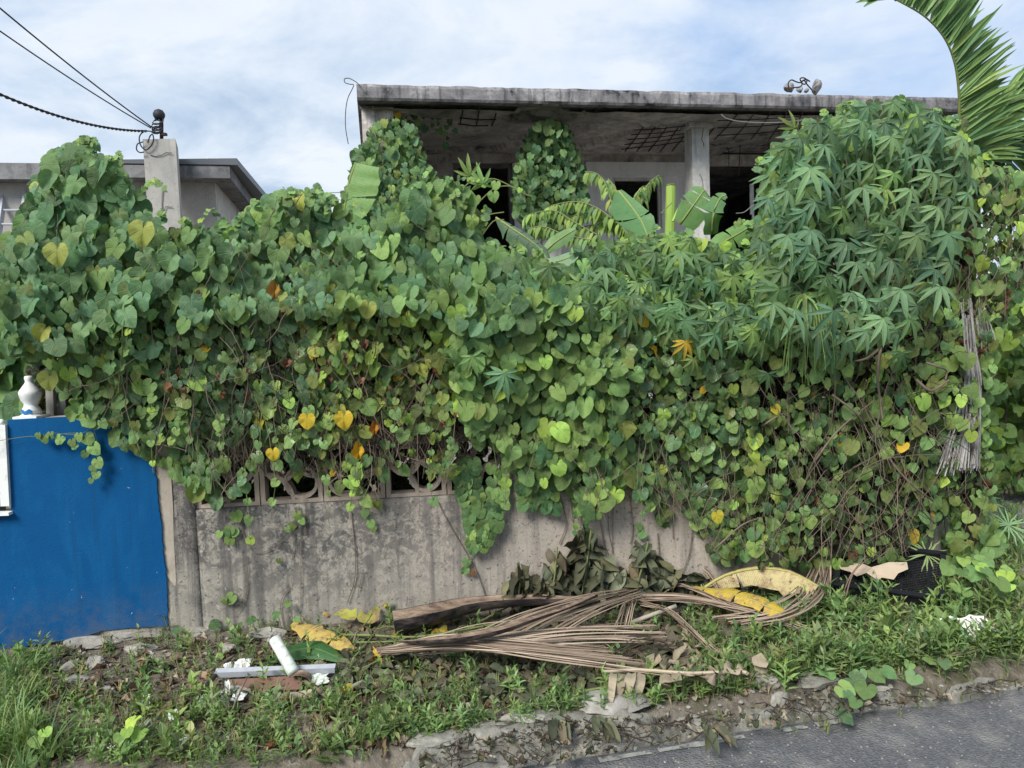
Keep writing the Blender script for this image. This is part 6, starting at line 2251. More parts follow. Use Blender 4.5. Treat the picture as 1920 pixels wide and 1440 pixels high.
def fan(label, groups, w=.0034):
    root = thing('dry_palm_frond', label, 'palm frond', tuple(gpt(*groups[0][0][0])))
    for g in groups:
        up_ = .03
        pts, n_, j0, j1 = g[:4]
        hh = g[4] if len(g) > 4 else (.03, .12, .03)
        for k_ in range(n_):
            u = (k_ + .5) / n_ * 2 - 1
            u += R.uniform(-.12, .12)
            P = []
            for i, (x, y) in enumerate(pts):
                f = i / (len(pts) - 1)
                P.append(gpt(x + (j0[0] + (j1[0] - j0[0]) * f) * u + R.uniform(-4, 4), y + (j0[1] + (j1[1] - j0[1]) * f) * u + R.uniform(-1, 1),
                             up_ + hh[0] + (hh[1] - hh[0]) * math.sin(f * math.pi) + (hh[2] - hh[0]) * f + R.uniform(0, .03)))
            P = smoothpath(P, 5)
            k2 = len(P)
            MB().strip(P, [w * R.uniform(.8, 1.15) * (.55 + .6 * math.sin(math.pi * min(1, .15 + i / k2 * .9))) for i in range(k2)], Vector((R.uniform(-.9, .9), -.5, .8)), .75).build('leaflet', M['dryfrond'], root)
    return root


fan('dried brown palm frond fanned out to the right across the centre of the verge', [
    ([(712, 1250), (850, 1262), (1000, 1278), (1190, 1268)], 34, (6, 3), (60, 30)),
    ([(760, 1250), (900, 1258), (1080, 1240), (1240, 1215)], 20, (25, 4), (20, 22), (.03, .10, .04)),
    ([(930, 1246), (1030, 1222), (1120, 1190), (1200, 1148)], 26, (90, 8), (14, 10), (.04, .12, .08)),
    ([(800, 1236), (900, 1216), (1010, 1200), (1100, 1180)], 4, (20, 4), (8, 4), (.03, .05, .05)),
    ([(1185, 1160), (1175, 1185), (1160, 1222)], 7, (8, 0), (16, 8), (.08, .10, .03))])
fan('second dried palm frond arching round the yellow banana leaf at the right', [
    ([(1195, 1150), (1290, 1160), (1400, 1180), (1515, 1205)], 13, (6, 6), (10, 9), (.05, .08, .03)),
    ([(1190, 1135), (1215, 1108), (1260, 1098), (1310, 1108), (1345, 1150)], 15, (8, 8), (26, 18), (.06, .16, .03)),
    ([(1370, 1192), (1450, 1195), (1510, 1175), (1538, 1130), (1545, 1085)], 18, (40, 10), (12, 10), (.03, .06, .12)),
    ([(1195, 1160), (1250, 1180), (1300, 1220), (1345, 1250)], 6, (8, 4), (22, 8), (.05, .08, .02)),
    ([(1215, 1150), (1260, 1135), (1330, 1160), (1420, 1195)], 8, (10, 6), (20, 8), (.05, .10, .03)),
    ([(1548, 1140), (1546, 1128), (1548, 1122)], 5, (10, 2), (12, 2), (.03, .05, .18)),
    ([(1578, 1152), (1600, 1140), (1628, 1130)], 2, (2, 2), (3, 2), (.03, .05, .22))])
ft = fan('dark frayed tips of the dried frond at the centre right of the verge', [([(1130, 1250), (1190, 1240), (1250, 1225)], 30, (40, 22), (30, 20), (.02, .06, .03))], .002)
for c_ in ft.children:
    c_.data.materials[0] = M['darkbark']

# banana leaves on the ground
yb = thing('yellow_banana_leaf', 'large yellow banana leaf arched on the heap left of the black crate', 'banana leaf', tuple(gpt(1420, 1130)))
blade(yb, [gpt(1308, 1135, .08), gpt(1360, 1132, .17), gpt(1420, 1135, .22), (gpt(1480, 1142, .22)), gpt(1534, 1155, .17)], [.005, .010, .014, .014, .01], [.03, .07, .10, .13, .06], Vector((.1, -.8, .6)), (.50, .42, .20), fold=.25, rows=14, rib=.010, ribtint=(.50, .45, .16), tears=(.3,), ragged=.12, m='leaf_yellow')
yb2 = thing('yellow_banana_leaf', 'deep yellow torn banana leaf strip crossing the dry fronds right of centre', 'banana leaf', tuple(gpt(1380, 1160)))
blade(yb2, [gpt(1295, 1130, .10), gpt(1340, 1155, .15), gpt(1400, 1175, .16), gpt(1450, 1190, .14), gpt(1490, 1192, .10)], [.01, .06, .065, .06, .02], [.01, .045, .05, .04, .02], Vector((.1, -.6, .8)), (.56, .40, .03), fold=.3, rows=14, rib=.006, ribtint=(.5, .42, .12), tears=(.2, .45, .7), ragged=.12, m='leaf_yellow')
yb3 = thing('yellow_banana_leaf', 'blotched yellow banana leaf lying left of the thick palm base', 'banana leaf', tuple(gpt(600, 1200)))
blade(yb3, [gpt(552, 1182, .05), gpt(585, 1205, .07), gpt(625, 1222, .07), gpt(665, 1236, .05)], [.02, .05, .045, .02], [.03, .06, .05, .02], Vector((0, -.5, 1)), (.52, .38, .08), fold=.2, rows=12, rib=.0, tears=(.35, .65), ragged=.2, m='leaf_yellow')
blade(yb3, [gpt(608, 1172, .06), gpt(625, 1166, .10), gpt(650, 1165, .10)], [.01, .03, .02], [.02, .05, .02], Vector((0, -.8, .6)), (.52, .34, .04), fold=.5, rows=8, rib=.0, ragged=.2, m='leaf_yellow')
yb4 = thing('yellow_banana_leaf', 'yellow-green folded leaf piece between the blotched leaf and the palm base', 'banana leaf', tuple(gpt(670, 1175)))
blade(yb4, [gpt(635, 1172, .08), gpt(660, 1178, .07), gpt(690, 1176, .06), gpt(712, 1168, .09)], [.02, .05, .015, .02], [.04, .03, .06, .01], Vector((.3, -.5, .8)), (.36, .38, .05), fold=-.2, rows=9, rib=.003, ribtint=(.4, .4, .1), ragged=.35, tears=(.4,), m='leaf_yellow')
blade(yb4, [gpt(700, 1162, .10), gpt(712, 1158, .13), gpt(724, 1166, .09)], [.02, .03, .01], [.02, .03, .01], Vector((0, -.9, .4)), (.40, .32, .03), fold=.3, rows=6, rib=.0, m='leaf_yellow')
gl = thing('green_banana_leaf', 'dark green banana leaf lying flat behind the white pipe', 'banana leaf', tuple(gpt(570, 1240)))
blade(gl, [gpt(498, 1258, .03), gpt(540, 1245, .06), gpt(590, 1240, .07), gpt(640, 1250, .04)], [.01, .06, .07, .02], [.01, .05, .06, .02], Vector((0, -.4, 1)), (.05, .14, .045), fold=.3, rows=12, rib=.0)
sm = thing('yellow_leaf_scraps', 'small yellow leaf scraps scattered round the palm debris', 'leaf scraps', tuple(gpt(740, 1230)))
its = [('crump', R.randrange(3), orient(gpt(x, y, .03), (R.uniform(-1, 1), -.4, .1), (0, -.4, 1), s_), pick([((.5, .36, .05), 1)])) for x, y, s_ in
       ((745, 1205, .05), (640, 1222, .06), (835, 1196, .06), (730, 1236, .05), (655, 1310, .06), (600, 1230, .05), (820, 1200, .05), (700, 1240, .07), (960, 1190, .03), (640, 1300, .03))]
leaf_parts(its, sm)

# wilted dark leaves heap
wl = thing('wilted_branch', 'heap of cut branches with wilted dark olive leaves leaning on the wall centre', 'branch', tuple(wp(1100, 1130, .1)))
its = []
WO = [((.115, .125, .070), 4), ((.065, .070, .042), 3), ((.18, .185, .11), 2), ((.15, .12, .075), 1)]
for poly_, n_ in (([(958, 1115), (955, 1075), (972, 1062), (990, 1070), (1000, 1120)], 26), ([(1010, 1115), (1020, 1060), (1030, 1020), (1060, 1030), (1062, 1060), (1045, 1120)], 44),
                  ([(1070, 1070), (1085, 1010), (1105, 988), (1118, 1000), (1115, 1050), (1100, 1100)], 44), ([(1090, 1100), (1130, 1060), (1180, 1060), (1200, 1020), (1225, 1010), (1240, 1060), (1250, 1100)], 90),
                  ([(930, 1122), (1000, 1092), (1300, 1080), (1380, 1090), (1330, 1130), (1130, 1130), (1100, 1122)], 170), ([(1150, 1120), (1290, 1100), (1560, 1080), (1560, 1110), (1300, 1130)], 80)):
    for x, y in scatter_px(poly_, int(n_ * .62), 6):
        t = max(0, min(1, (1130 - y) / 100))
        p = wp(x, y, .11 - .05 * t + R.uniform(-.04, .04))
        its.append(('wilt' if R.random() < .9 else 'crump', R.randrange(3), orient(p, (R.uniform(-1, 1), R.uniform(-.7, .3), R.uniform(-1, .1 if y > 1080 else -.5)), (R.uniform(-1.2, 1.2), -1, R.uniform(-.2, .6)), R.uniform(.09, .165)), pick(WO)))
R.shuffle(its)
its.sort(key=lambda q: q[2].translation.y)
leaf_parts(its, wl)
for pts in ([(970, 1130), (975, 1090), (972, 1065)], [(1030, 1130), (1040, 1080), (1045, 1025)], [(1090, 1120), (1100, 1060), (1108, 995)], [(1190, 1110), (1205, 1060), (1215, 1015)], [(1240, 1120), (1150, 1110), (1040, 1125)], [(1420, 1100), (1300, 1110), (1150, 1130)]):
    MB().tube(smoothpath([wp(x, y, .12) for x, y in pts], 4), .005, 5).build('stem', M['green_stem'], wl)

cb_ = thing('cut_branch', 'cut green branches with forking twigs lying left of the dry frond', 'branch', tuple(gpt(780, 1215)))
for pts, r_ in (([(640, 1200, .03), (700, 1212, .06), (780, 1215, .06), (870, 1205, .07), (965, 1182, .06)], .008), ([(600, 1215, .02), (660, 1222, .05), (740, 1220, .05), (860, 1212, .05)], .006), ([(650, 1255, .02), (690, 1225, .06), (720, 1190, .08)], .005),
                ([(640, 1280, .03), (700, 1262, .05), (735, 1230, .05)], .005), ([(870, 1205, .05), (930, 1172, .07), (1000, 1150, .1)], .006), ([(620, 1240, .02), (680, 1200, .07), (700, 1180, .09)], .004), ([(1075, 1312, .03), (1180, 1296, .04), (1285, 1272, .05)], .008),
                ([(1000, 1200, .1), (1100, 1166, .12), (1200, 1110, .14)], .005)):
    P = smoothpath([gpt(*q) for q in pts], 5)
    MB().tube(P, [r_ * (1 - .4 * i / len(P)) for i in range(len(P))], 6).build('branch', M['green_stem'], cb_, smooth=True)
    for i in range(2, len(P) - 1, 3):
        d_ = Vector((R.uniform(-.4, .8), R.uniform(-1, .2), R.uniform(.1, .5))).normalized()
        MB().tube([P[i], P[i] + d_ * .05, P[i] + d_ * .10 + Vector((0, 0, -.02))], [.003, .002, .001], 4).build('twig', M['green_stem'], cb_)
# litter of wilted leaves under and around the fronds
its = []
for poly_, n_, dm in (([(620, 1190), (760, 1200), (1000, 1150), (1150, 1140), (1290, 1120), (1300, 1200), (1290, 1290), (1100, 1320), (900, 1330), (760, 1310), (640, 1290)], 620, 6),
                      ([(1290, 1200), (1380, 1200), (1440, 1250), (1380, 1290), (1290, 1290)], 80, 6), ([(640, 1230), (760, 1290), (800, 1330), (700, 1320), (620, 1290)], 80, 6)):
    for x, y in scatter_px(poly_, n_, dm):
        its.append(('wilt', R.randrange(5), orient(gpt(x, y, R.uniform(.01, .045)), (R.uniform(-1, 1), R.uniform(-1, .6), R.uniform(-.3, .1)), (R.uniform(-.6, .6), -.6, 1), R.uniform(.045, .10)), pick(WO + [((.2, .17, .11), .8)])))
tag(stuff_mesh('leaf_litter', its), 'wilted dark olive leaves matted under and around the dry palm fronds', 'leaf litter')

# dry tan banana leaf by the kerb
tn = thing('dry_banana_leaf', 'dry tan banana leaf with curled ribs lying along the kerb right of centre', 'banana leaf', tuple(gpt(1270, 1320)))
MB().tube(smoothpath([gpt(x, y, .10) for x, y in ((1130, 1300), (1200, 1296), (1290, 1303), (1370, 1300), (1400, 1302))], 3), .008, 6).build('midrib', M['paper'], tn)
TAN = (.43, .36, .255)


def shade(c):
    k = R.uniform(.7, 1.15)
    return tuple(v * k for v in c)


for x, w_, l_, dx in ((1152, .016, 40, -6), (1168, .018, 45, -6), (1186, .022, 50, -8), (1204, .020, 48, -8), (1248, .026, 52, 4), (1268, .02, 44, 6), (1305, .045, 46, 0), (1340, .045, 48, 6), (1372, .035, 34, 4), (1392, .028, 28, 10), (1425, .035, 36, 4)):
    P = [gpt(x, 1304, .10), gpt(x + dx * .4, 1304 + l_ * .4, .10 + R.uniform(0, .015)), gpt(x + dx, 1304 + l_, .055)]
    MB().strip(smoothpath(P, 3), [w_ * q for q in (.8, 1, 1.05, 1.1, 1.0, .9, .6)], Vector((R.uniform(-.3, .3), -.6, 1)), R.uniform(-.5, .6)).build('torn_strip', M['leaf_dead'], tn, smooth=True, tint=shade(TAN))
tb_ = thing('dry_leaf_scraps', 'curled tan dry leaf scraps heaped right of the dark frond tips', 'leaf scraps', tuple(gpt(1310, 1240)))
its = [('crump' if R.random() < .6 else 'wilt', R.randrange(3), orient(gpt(x, y, .03), (R.uniform(-1, 1), R.uniform(-1, .2), .2), (R.uniform(-.6, .6), -.5, 1), R.uniform(.06, .12)), shade(TAN))
       for x, y in scatter_px([(1220, 1225), (1290, 1195), (1345, 1205), (1350, 1255), (1290, 1280), (1215, 1262)], 26, 11)]
leaf_parts(its, tb_)
pl_ = thing('dry_leaf_scraps', 'brown flat dry leaves in the shade under the second frond', 'leaf scraps', tuple(gpt(1390, 1190)))
its = [('ellip', R.randrange(3), orient(gpt(x, y, .03), (R.uniform(-1, 1), -.2, 0), (R.uniform(-.3, .3), -.5, 1), s_), (.24, .18, .125)) for x, y, s_ in ((1385, 1190, .13), (1340, 1185, .10), (1410, 1232, .11), (1390, 1228, .09), (1430, 1190, .08))]
leaf_parts(its, pl_)


# ------------------------------------------------------------------ rubbish
def stick(label, a, b, r_, m='bark', h=.02, name='stick', h2=None, cat='stick', mid=None):
    P = [gpt(*a, h)] + ([gpt(*mid, h + .02)] if mid else []) + [gpt(*b, h if h2 is None else h2)]
    P = smoothpath(P, 6)
    o_ = MB().tube(P, [r_ * (1 + .12 * fbm(i * .8, r_ * 99, 1)) for i in range(len(P))], 8).build(name, M[m], smooth=True)
    tag(o_, label, cat)


stick('dark brown stick slanting down left from the pale metal strip', (345, 1342), (408, 1285), .012, 'darkbark', .02, h2=.06, mid=(380, 1312))
stick('grey weathered stick running down right from the pipe', (560, 1280), (620, 1322), .010, 'bark', .03)
stick('thick tan broken log piece below the metal strip', (545, 1318), (592, 1308), .026, 'paper', .02, name='log', cat='log')
stick('pale bamboo stick poking out right of the dry frond heap', (1182, 1185), (1268, 1166), .012, 'rawedge', .05, h2=.09)
stick('short pale bamboo piece in the litter below the green leaf', (648, 1306), (682, 1290), .012, 'rawedge', .03)
stick('thin bent twig in the weeds below the metal strip', (432, 1352), (465, 1300), .004, 'bark', .03, h2=.08)
stick('long thin dry stalk lying across the weeds near the kerb at the right', (1700, 1232), (1880, 1262), .005, 'bark', .05, mid=(1780, 1248))
stick('second thin dry stalk angled above the right kerb', (1710, 1238), (1820, 1282), .005, 'bark', .04)
stick('short stick lying in the leaf litter left of the white pipe', (395, 1268), (440, 1240), .008, 'bark', .03)

pp_ = thing('white_pipe', 'broken white plastic pipe stub standing out of the litter over the metal strip', 'pipe', tuple(gpt(545, 1270)))
a_, b_ = gpt(552, 1288, .07), gpt(519, 1262, .17)
MB().tube([a_, a_.lerp(b_, .5), b_], [.029, .029, .029], 14).build('tube', M['pipe'], pp_, smooth=True)
c_ = MB()
for i in range(9):
    q = i / 9 * 6.28
    o_ = rock_mb(b_ + Vector((math.cos(q) * .026, math.sin(q) * .012, math.sin(q) * .02 + .008)), .012, i, (1, 1, 1), 1)
    c_.add(o_.V, o_.F)
c_.build('broken_rim', M['rock'], pp_, kind='stuff')
shd = thing('clay_shard', 'brown broken pot shard next to the foot of the white pipe', 'shard', tuple(gpt(565, 1285)))
v = []
for i in range(9):
    for j in range(5):
        q = -.2 + i / 8 * 2.6
        v.append(gpt(562, 1292, .03) + Vector((math.cos(q) * .05, math.sin(q) * -.02 + j * .012, math.sin(q) * .045 + .004 * math.sin(j * 2))))
MB().add(v, [(i * 5 + j, i * 5 + 5 + j, i * 5 + 6 + j, i * 5 + 1 + j) for i in range(8) for j in range(4)]).build('curved_wall', M['spathe_pale'], shd, smooth=True)

st = thing('metal_strip', 'pale grey folded metal strip lying across the litter beneath the white pipe', 'metal strip', tuple(gpt(515, 1275)))
p0, p1 = gpt(406, 1285, .07), gpt(630, 1272, .06)
MB().beam(p0, p1, .030, .004, (0, -.5, 1)).build('flange', M['alu'], st)
MB().beam(p0 + Vector((0, -.016, -.012)), p1 + Vector((0, -.016, -.012)), .004, .028, (0, -.2, 1)).build('lip', M['alu'], st)
bd = MB().beam(gpt(425, 1300, .03), gpt(568, 1292, .03), .07, .012, (0, -.7, 1)).build('board', mat('reddish_board', lambda w: w.surf(w.mix(w.noise(objco(w), 20, 5), (.13, .06, .045), (.20, .12, .09)), .8)))
tag(bd, 'dark reddish board under the pale metal strip', 'board')


def scrap(label, x, y, w_, d_, m, rot=0., tilt=.3, name='scrap', h=.03, cat='scrap', amp=.1, asp=None):
    c_ = gpt(x, y, h)
    k_ = 10
    mm = Matrix.Rotation(rot, 3, 'Z') @ Matrix.Rotation(tilt, 3, 'X')
    vs = []
    for j in range(k_ + 1):
        for i in range(k_ + 1):
            u, v_ = i / k_ - .5, j / k_ - .5
            n3 = fbm(u * 3 + x, v_ * 3 + y, 1, 1.0, 3)
            w_s = 1.0 if 'wrapper' in name else .72
            vs.append(c_ + mm @ Vector((u * w_ * w_s * (1 + .3 * fbm(v_ * 3, x)), v_ * d_ * (1 + .3 * fbm(u * 3, y)), n3 * amp * w_)))
    fs = [(j * (k_ + 1) + i, j * (k_ + 1) + i + 1, (j + 1) * (k_ + 1) + i + 1, (j + 1) * (k_ + 1) + i) for j in range(k_) for i in range(k_)]
    o_ = MB().add(vs, fs, [(i / k_, j / k_) for j in range(k_ + 1) for i in range(k_ + 1)]).build(name, m, smooth=False, tint=(1, 1, 1))
    sol = o_.modifiers.new('thickness', 'SOLIDIFY'); sol.thickness = .0015
    tag(o_, label, cat)
    return o_


scrap('white plastic scrap behind the left part of the metal strip', 455, 1256, .11, .06, M['white'], .2, .4)
scrap('small folded white scrap left of the larger white one', 428, 1262, .05, .05, M['white'], .5, .6)
scrap('white plate fragment at the right end of the metal strip', 600, 1284, .11, .06, M['pipe'], .3, .5)
scrap('narrow white tile fragment standing under the metal strip', 428, 1312, .03, .09, M['white'], .3, 1.2, h=.04)
scrap('white crumpled scrap in front of the grey lump', 448, 1318, .09, .05, M['white'], -.2, .3)
scrap('pale curled shell-like scrap in the dirt left of the dark stick', 272, 1326, .06, .05, M['white'], .4, .8)
scrap('pale blue-green scrap in the dirt below the curled one', 325, 1352, .05, .07, M['pipe'], .5, .2)
scrap('small grey crushed can among the weeds at the right', 1688, 1220, .08, .06, M['alu'], .3, .7, amp=.35, name='crushed_can', cat='can')
scrap('little white bottle cap shaped scrap in the weeds above the crushed can', 1702, 1190, .03, .03, M['white'], .3, .4)


def m_wrap(w):
    uv = w.n('ShaderNodeTexCoord').outputs['UV']
    s = w.n('ShaderNodeSeparateXYZ', None, Vector=uv)
    gr = w.math('LESS_THAN', w.math('ADD', s.outputs[0], w.math('MULTIPLY', w.noise(uv, 3, 2), .3)), .50)
    wave = w.n('ShaderNodeTexWave', None, Vector=uv, Scale=3.2, Distortion=7.0, Detail=2.0).outputs['Fac']
    c = w.mix(gr, (.66, .66, .56), (.20, .42, .19))
    c = w.mix(w.math('MULTIPLY', w.ramp(wave, [(.30, 1), (.36, 0)]), w.math('GREATER_THAN', s.outputs[0], .48)), c, (.10, .12, .08))
    edge = w.math('LESS_THAN', w.math('MINIMUM', w.math('MINIMUM', s.outputs[0], s.outputs[1]), w.math('MINIMUM', w.math('SUBTRACT', 1, s.outputs[0]), w.math('SUBTRACT', 1, s.outputs[1]))), .07)
    c = w.mix(edge, c, (.74, .73, .64))
    w.surf(c, .35, None, spec=.5)


scrap('crumpled white and green food wrapper in the weeds at the right', 1815, 1212, .25, .14, mat('printed_wrapper', m_wrap), .05, .55, name='food_wrapper', cat='wrapper', h=.09, amp=.10)
scrap('white folded edge of packaging under the green and white wrapper', 1812, 1228, .21, .05, M['white'], .05, .3, h=.03)

# black crate
ct = thing('black_crate', 'black plastic mesh crate tipped against the wall foot at the right', 'crate', tuple(gpt(1670, 1110)))
cc_ = gpt(1668, 1120, .13)
mm = Matrix.Rotation(-.55, 3, 'Z') @ Matrix.Rotation(.42, 3, 'X') @ Matrix.Rotation(.0, 3, 'Y')
Wc, Dc, Hc = .54, .38, .055
L0 = world_loc(ct)


def cbx(mb_, c, d):
    return mb_.box(cc_ + mm @ Vector(c), d, mm)


for c, d in (((0, Dc / 2, Hc / 2), (Wc, .012, Hc)), ((0, -Dc / 2, Hc / 2), (Wc, .012, Hc)), ((-Wc / 2, 0, Hc / 2), (.012, Dc, Hc)), ((Wc / 2, 0, Hc / 2), (.012, Dc, Hc))):
    cbx(MB(), c, d).build('side', M['blackplastic'], ct)
for c, d in (((0, Dc / 2, Hc), (Wc + .03, .03, .012)), ((0, -Dc / 2, Hc), (Wc + .03, .03, .012)), ((-Wc / 2, 0, Hc), (.03, Dc, .012)), ((Wc / 2, 0, Hc), (.03, Dc, .012))):
    cbx(MB(), c, d).build('rim', M['blackplastic'], ct)
gr = MB()
for i in range(34):
    cbx(gr, (-Wc / 2 + Wc * (i + .5) / 34, 0, .006), (.004, Dc, .006))
for i in range(26):
    cbx(gr, (0, -Dc / 2 + Dc * (i + .5) / 26, .010), (Wc, .004, .006))
for i in range(4):
    cbx(gr, (-Wc / 2 + Wc * (i + .5) / 4, 0, .004), (.014, Dc, .012))
gr.build('mesh_base', M['blackplastic'], ct, kind='stuff')
pc = thing('brown_paper', 'torn sheet of crumpled tan paper lying across the black crate', 'paper', tuple(cc_ + Vector((-.1, 0, .05))))
outl = [(-.17, -.01), (-.12, .03), (-.09, .02), (-.05, .055), (.0, .02), (.04, .035), (.08, .01), (.12, .035), (.17, .05), (.19, .085), (.20, .03), (.15, .0), (.13, -.045), (.07, -.05), (.05, -.08), (-.01, -.06), (-.06, -.085), (-.10, -.04), (-.15, -.045)]
vs = [cc_ + mm @ Vector((x - .10, y - .05, Hc + .02 + .035 * fbm(x * 9, y * 9, 2))) for x, y in outl]
ctr = cc_ + mm @ Vector((-.09, -.05, Hc + .035))
pv = [ctr] + [ctr.lerp(v_, .5) + Vector((0, 0, R.uniform(-.012, .016))) for v_ in vs] + vs
k_ = len(outl)
fs = [(0, 1 + i, 1 + (i + 1) % k_) for i in range(k_)] + [(1 + i, 1 + k_ + i, 1 + k_ + (i + 1) % k_, 1 + (i + 1) % k_) for i in range(k_)]
o_ = MB().add(pv, fs).build('sheet', M['paper'], pc)
o_.modifiers.new('thickness', 'SOLIDIFY').thickness = .002
# thin stems hanging down the bare wall
hs_ = thing('bare_vine_stem', 'bare brown vine stems hanging down the concrete wall to the ground', 'vine stem', tuple(wp(760, 1150, .02)))
for pts in ([(452, 960), (455, 1000), (475, 1035), (505, 1030), (538, 1008)], [(462, 1040), (465, 1090), (455, 1130), (440, 1155)], [(560, 950), (563, 1020), (565, 1140)], [(556, 950), (552, 1010), (550, 1050)], [(545, 1100), (528, 1130), (532, 1180), (545, 1210)],
            [(660, 960), (665, 1040), (662, 1090), (652, 1130)], [(680, 1075), (672, 1110)], [(815, 930), (840, 980), (870, 1030), (895, 1070), (912, 1120)], [(1050, 930), (1060, 980), (1048, 1020)], [(1125, 900), (1130, 1000), (1150, 1065)],
            [(1118, 930), (1125, 980), (1140, 1060)], [(1150, 900), (1149, 1060)], [(1140, 940), (1143, 1000), (1152, 1040)], [(1070, 930), (1075, 985)], [(890, 1000), (900, 1010), (880, 1050)], [(1235, 1000), (1238, 1050), (1250, 1075)], [(1262, 930), (1262, 1010)],
            [(865, 840), (873, 900), (870, 960)], [(575, 960), (572, 1005)], [(1180, 930), (1185, 990), (1182, 1020)], [(1300, 960), (1296, 1030), (1280, 1075)]):
    P = smoothpath([wp(x + R.uniform(-2, 2), y, .012) for x, y in pts], 5)
    MB().tube(P, R.uniform(.0018, .0032), 5).build('stem', M['bark'], hs_)
lw = thing('hanging_vine_strand', 'few small green sprigs climbing low on the bare wall at the left', 'vine', tuple(wp(440, 1000, .03)))
its = []
for x, y, s_, c_ in ((443, 965, .06, LIGHT), (423, 998, .05, MID), (432, 992, .055, MID), (440, 996, .05, LIGHT), (430, 1010, .055, LIGHT), (412, 1000, .04, LIGHT), (557, 965, .05, OLIVE), (565, 975, .04, LIGHT), (548, 985, .045, OLIVE), (540, 990, .035, LIGHT), (522, 1050, .03, OLIVE),
                     (435, 1120, .06, MID), (420, 1125, .04, OLIVE), (685, 960, .05, MID), (695, 980, .045, LIGHT), (700, 990, .035, OLIVE), (875, 1052, .05, MID), (873, 1068, .045, MID), (885, 1072, .035, BROWN), (1205, 1000, .05, MID), (1198, 985, .045, MID)):
    its.append(('heart', R.randrange(5), orient(wp(x, y, .03), (R.uniform(-.8, .8), -.1, -1), WN + Vector((R.uniform(-.5, .5), 0, .4)), s_), pick([(c_, 1)])))
leaf_parts(its, lw)

# ------------------------------------------------------------------ loose runners breaking the hedge outline
rn_ = thing('vine_runner', 'loose vine runners with small leaves sticking out of the top of the hedge', 'vine', tuple(wp(800, 420, .2)))
its = []
top_line = [(70, 320), (100, 285), (135, 268), (170, 275), (215, 310), (250, 355), (290, 405), (340, 430), (400, 435), (460, 420), (500, 380), (560, 365), (610, 395), (680, 440), (740, 405), (800, 355), (850, 350),
            (890, 400), (930, 460), (1000, 490), (1090, 470), (1200, 450), (1300, 450), (1400, 460), (1435, 380), (1450, 300), (1500, 245), (1580, 212), (1660, 195), (1740, 205), (1800, 245), (1850, 300)]
for k_ in range(64):
    i = R.randrange(len(top_line) - 1); t = R.random()
    x = top_line[i][0] * (1 - t) + top_line[i + 1][0] * t; y = top_line[i][1] * (1 - t) + top_line[i + 1][1] * t
    L_ = R.uniform(15, 48); dx = R.uniform(-1, 1)
    o_ = R.uniform(.0, .25)
    pts = [wp(x, y + 15, o_), wp(x + dx * L_ * .4, y - L_ * .3, o_), wp(x + dx * L_, y - L_ * R.uniform(.3, .8), o_ + R.uniform(0, .06)), wp(x + dx * L_ * 1.5, y - L_ * R.uniform(.1, .7), o_ + .05)]
    P = smoothpath(pts, 4)
    MB().tube(P, .0016, 4).build('stem', M['green_stem'], rn_)
    for j in range(2, len(P), 2):
        its.append(('heart', R.randrange(5), orient(P[j], (R.uniform(-1, 1), -.3, R.uniform(-1, .3)), (R.uniform(-.6, .6), -1, .5), R.uniform(.03, .075) * (1 - .04 * j)), pick([(MID, 3), (LIGHT, 3), (BLUE_G, 2), (LIME, .6)])))
leaf_parts(its, rn_)
# bare tips and dangling shoots in front of the lower leaves
dg = thing('dangling_shoot', 'thin dangling green and brown shoots hanging in front of the lower vine leaves', 'vine', tuple(wp(1000, 900, .2)))
its = []
for k_ in range(60):
    x, y = R.uniform(180, 1750), 0
    y = R.uniform(640, 880) if x > 380 else R.uniform(560, 760)
    o_ = .34 - .2 * max(0, min(1, (y - 600) / 330))
    L_ = R.uniform(60, 170); dx = R.uniform(-.3, .3)
    P = smoothpath([wp(x, y, o_), wp(x + dx * L_ * .5 + R.uniform(-8, 8), y + L_ * .4, o_ - .01), wp(x + dx * L_ + R.uniform(-10, 10), y + L_, o_ - .05)], 5)
    MB().tube(P, R.uniform(.0014, .0026), 4).build('stem', M['green_stem' if R.random() < .35 else 'bark'], dg)
    if R.random() < .6:
        for j in range(1, len(P), 2):
            its.append(('heart', R.randrange(6), orient(P[j], (R.uniform(-1, 1), -.2, -1), WN + Vector((R.uniform(-.6, .6), 0, .5)), R.uniform(.025, .06)), pick([(MID, 3), (LIGHT, 3), (LIME, 1)])))
leaf_parts(its, dg)
# rubble along the kerb
for lab, x, y, w_, sq, sd_ in (('angular grey stone on the kerb left of the tan banana leaf', 1085, 1330, 40, (1.1, .7, .5), 31), ('pale broken lump on the kerb below the frond tips', 1010, 1352, 52, (1.2, .7, .4), 32),
                          ('weathered lump at the left end of the kerb', 905, 1372, 60, (1.2, .8, .35), 33), ('grey rough lump right of the tan banana leaf', 1440, 1308, 56, (1.0, .8, .6), 34),
                          ('mossy lump on the kerb under the creeping round leaves', 1640, 1305, 60, (1.3, .7, .35), 35), ('small kerb fragment near the right edge', 1745, 1300, 40, (1.2, .7, .4), 36)):
    rock(lab, x, y, w_, sq, sd_, m='kerb', h=.01)

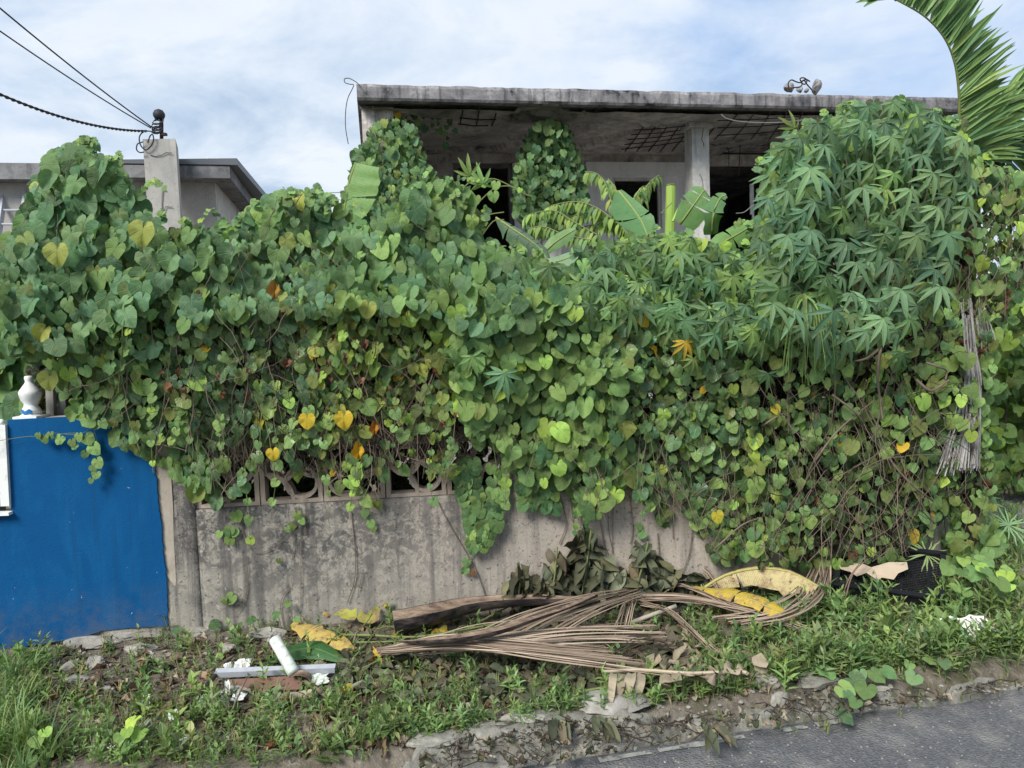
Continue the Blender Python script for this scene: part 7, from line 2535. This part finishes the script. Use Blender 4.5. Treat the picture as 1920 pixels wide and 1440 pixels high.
kz = [(780, 1440), (800, 1395), (870, 1370), (1000, 1345), (1250, 1346), (1400, 1334), (1560, 1280), (1700, 1302), (1920, 1268), (1920, 1290), (1600, 1335), (1300, 1385), (1040, 1432)]
its = []
for x, y in scatter_px(kz, 560, 4):
    p = gp(x, y, RZ + .070)
    its.append((R.choice(('crump', 'wilt', 'ellip')), R.randrange(3), orient(p, (R.uniform(-1, 1), R.uniform(-1, 1), R.uniform(-.1, .3)), (R.uniform(-.5, .5), R.uniform(-.5, .5), 1), R.uniform(.010, .036)), pick([((.10, .085, .06), 4), ((.22, .18, .13), 2), ((.34, .30, .23), 1.2), (DKOLIVE, 3)])))
tag(stuff_mesh('leaf_litter', its), 'crumbs of dead leaves and dirt strewn over the kerb', 'leaf litter')
mb = MB()
for x, y in scatter_px(kz, 160, 5):
    p = gp(x, y, RZ + .074); a_ = R.uniform(0, 6.28); L_ = R.uniform(.03, .16); d_ = Vector((math.cos(a_), math.sin(a_), 0))
    mb.tube([p - d_ * L_ / 2, p + Vector((R.uniform(-.015, .015), R.uniform(-.015, .015), .01)), p + d_ * L_ / 2], R.uniform(.0012, .003), 4, False)
tag(mb.build('twigs', M['darkbark'], kind='stuff'), 'dark twigs scattered over the kerb', 'twigs')
for lab, x, y, w_, sq, sd_ in (('pale flat slab at the upper kerb edge left of the hanging wilted sprig', 985, 1352, 84, (1.2, .5, .28), 41), ('large pale slab at the upper kerb edge under the frond tips', 1150, 1356, 130, (1.2, .6, .26), 42),
                               ('small pale slab at the left of the upper kerb edge', 915, 1372, 50, (1.2, .6, .3), 43)):
    rock(lab, x, y, w_, sq, sd_, m='rock', h=.005)
its = []
wk = thing('wilted_sprig', 'two wilted dark leaf sprigs flopped over the kerb at the bottom centre', 'sprig', tuple(gp(1060, 1370, 0)))
for cx, cy in ((1048, 1348), (1130, 1345), (1330, 1362)):
    for k_ in range(10):
        its.append(('wilt', R.randrange(5), orient(gp(cx + R.uniform(-14, 14), cy + R.uniform(-4, 12), .05), (R.uniform(-.6, .8), -1, -.25), (R.uniform(-.6, .6), -.6, 1), R.uniform(.06, .11)), pick(WO)))
leaf_parts(its, wk)
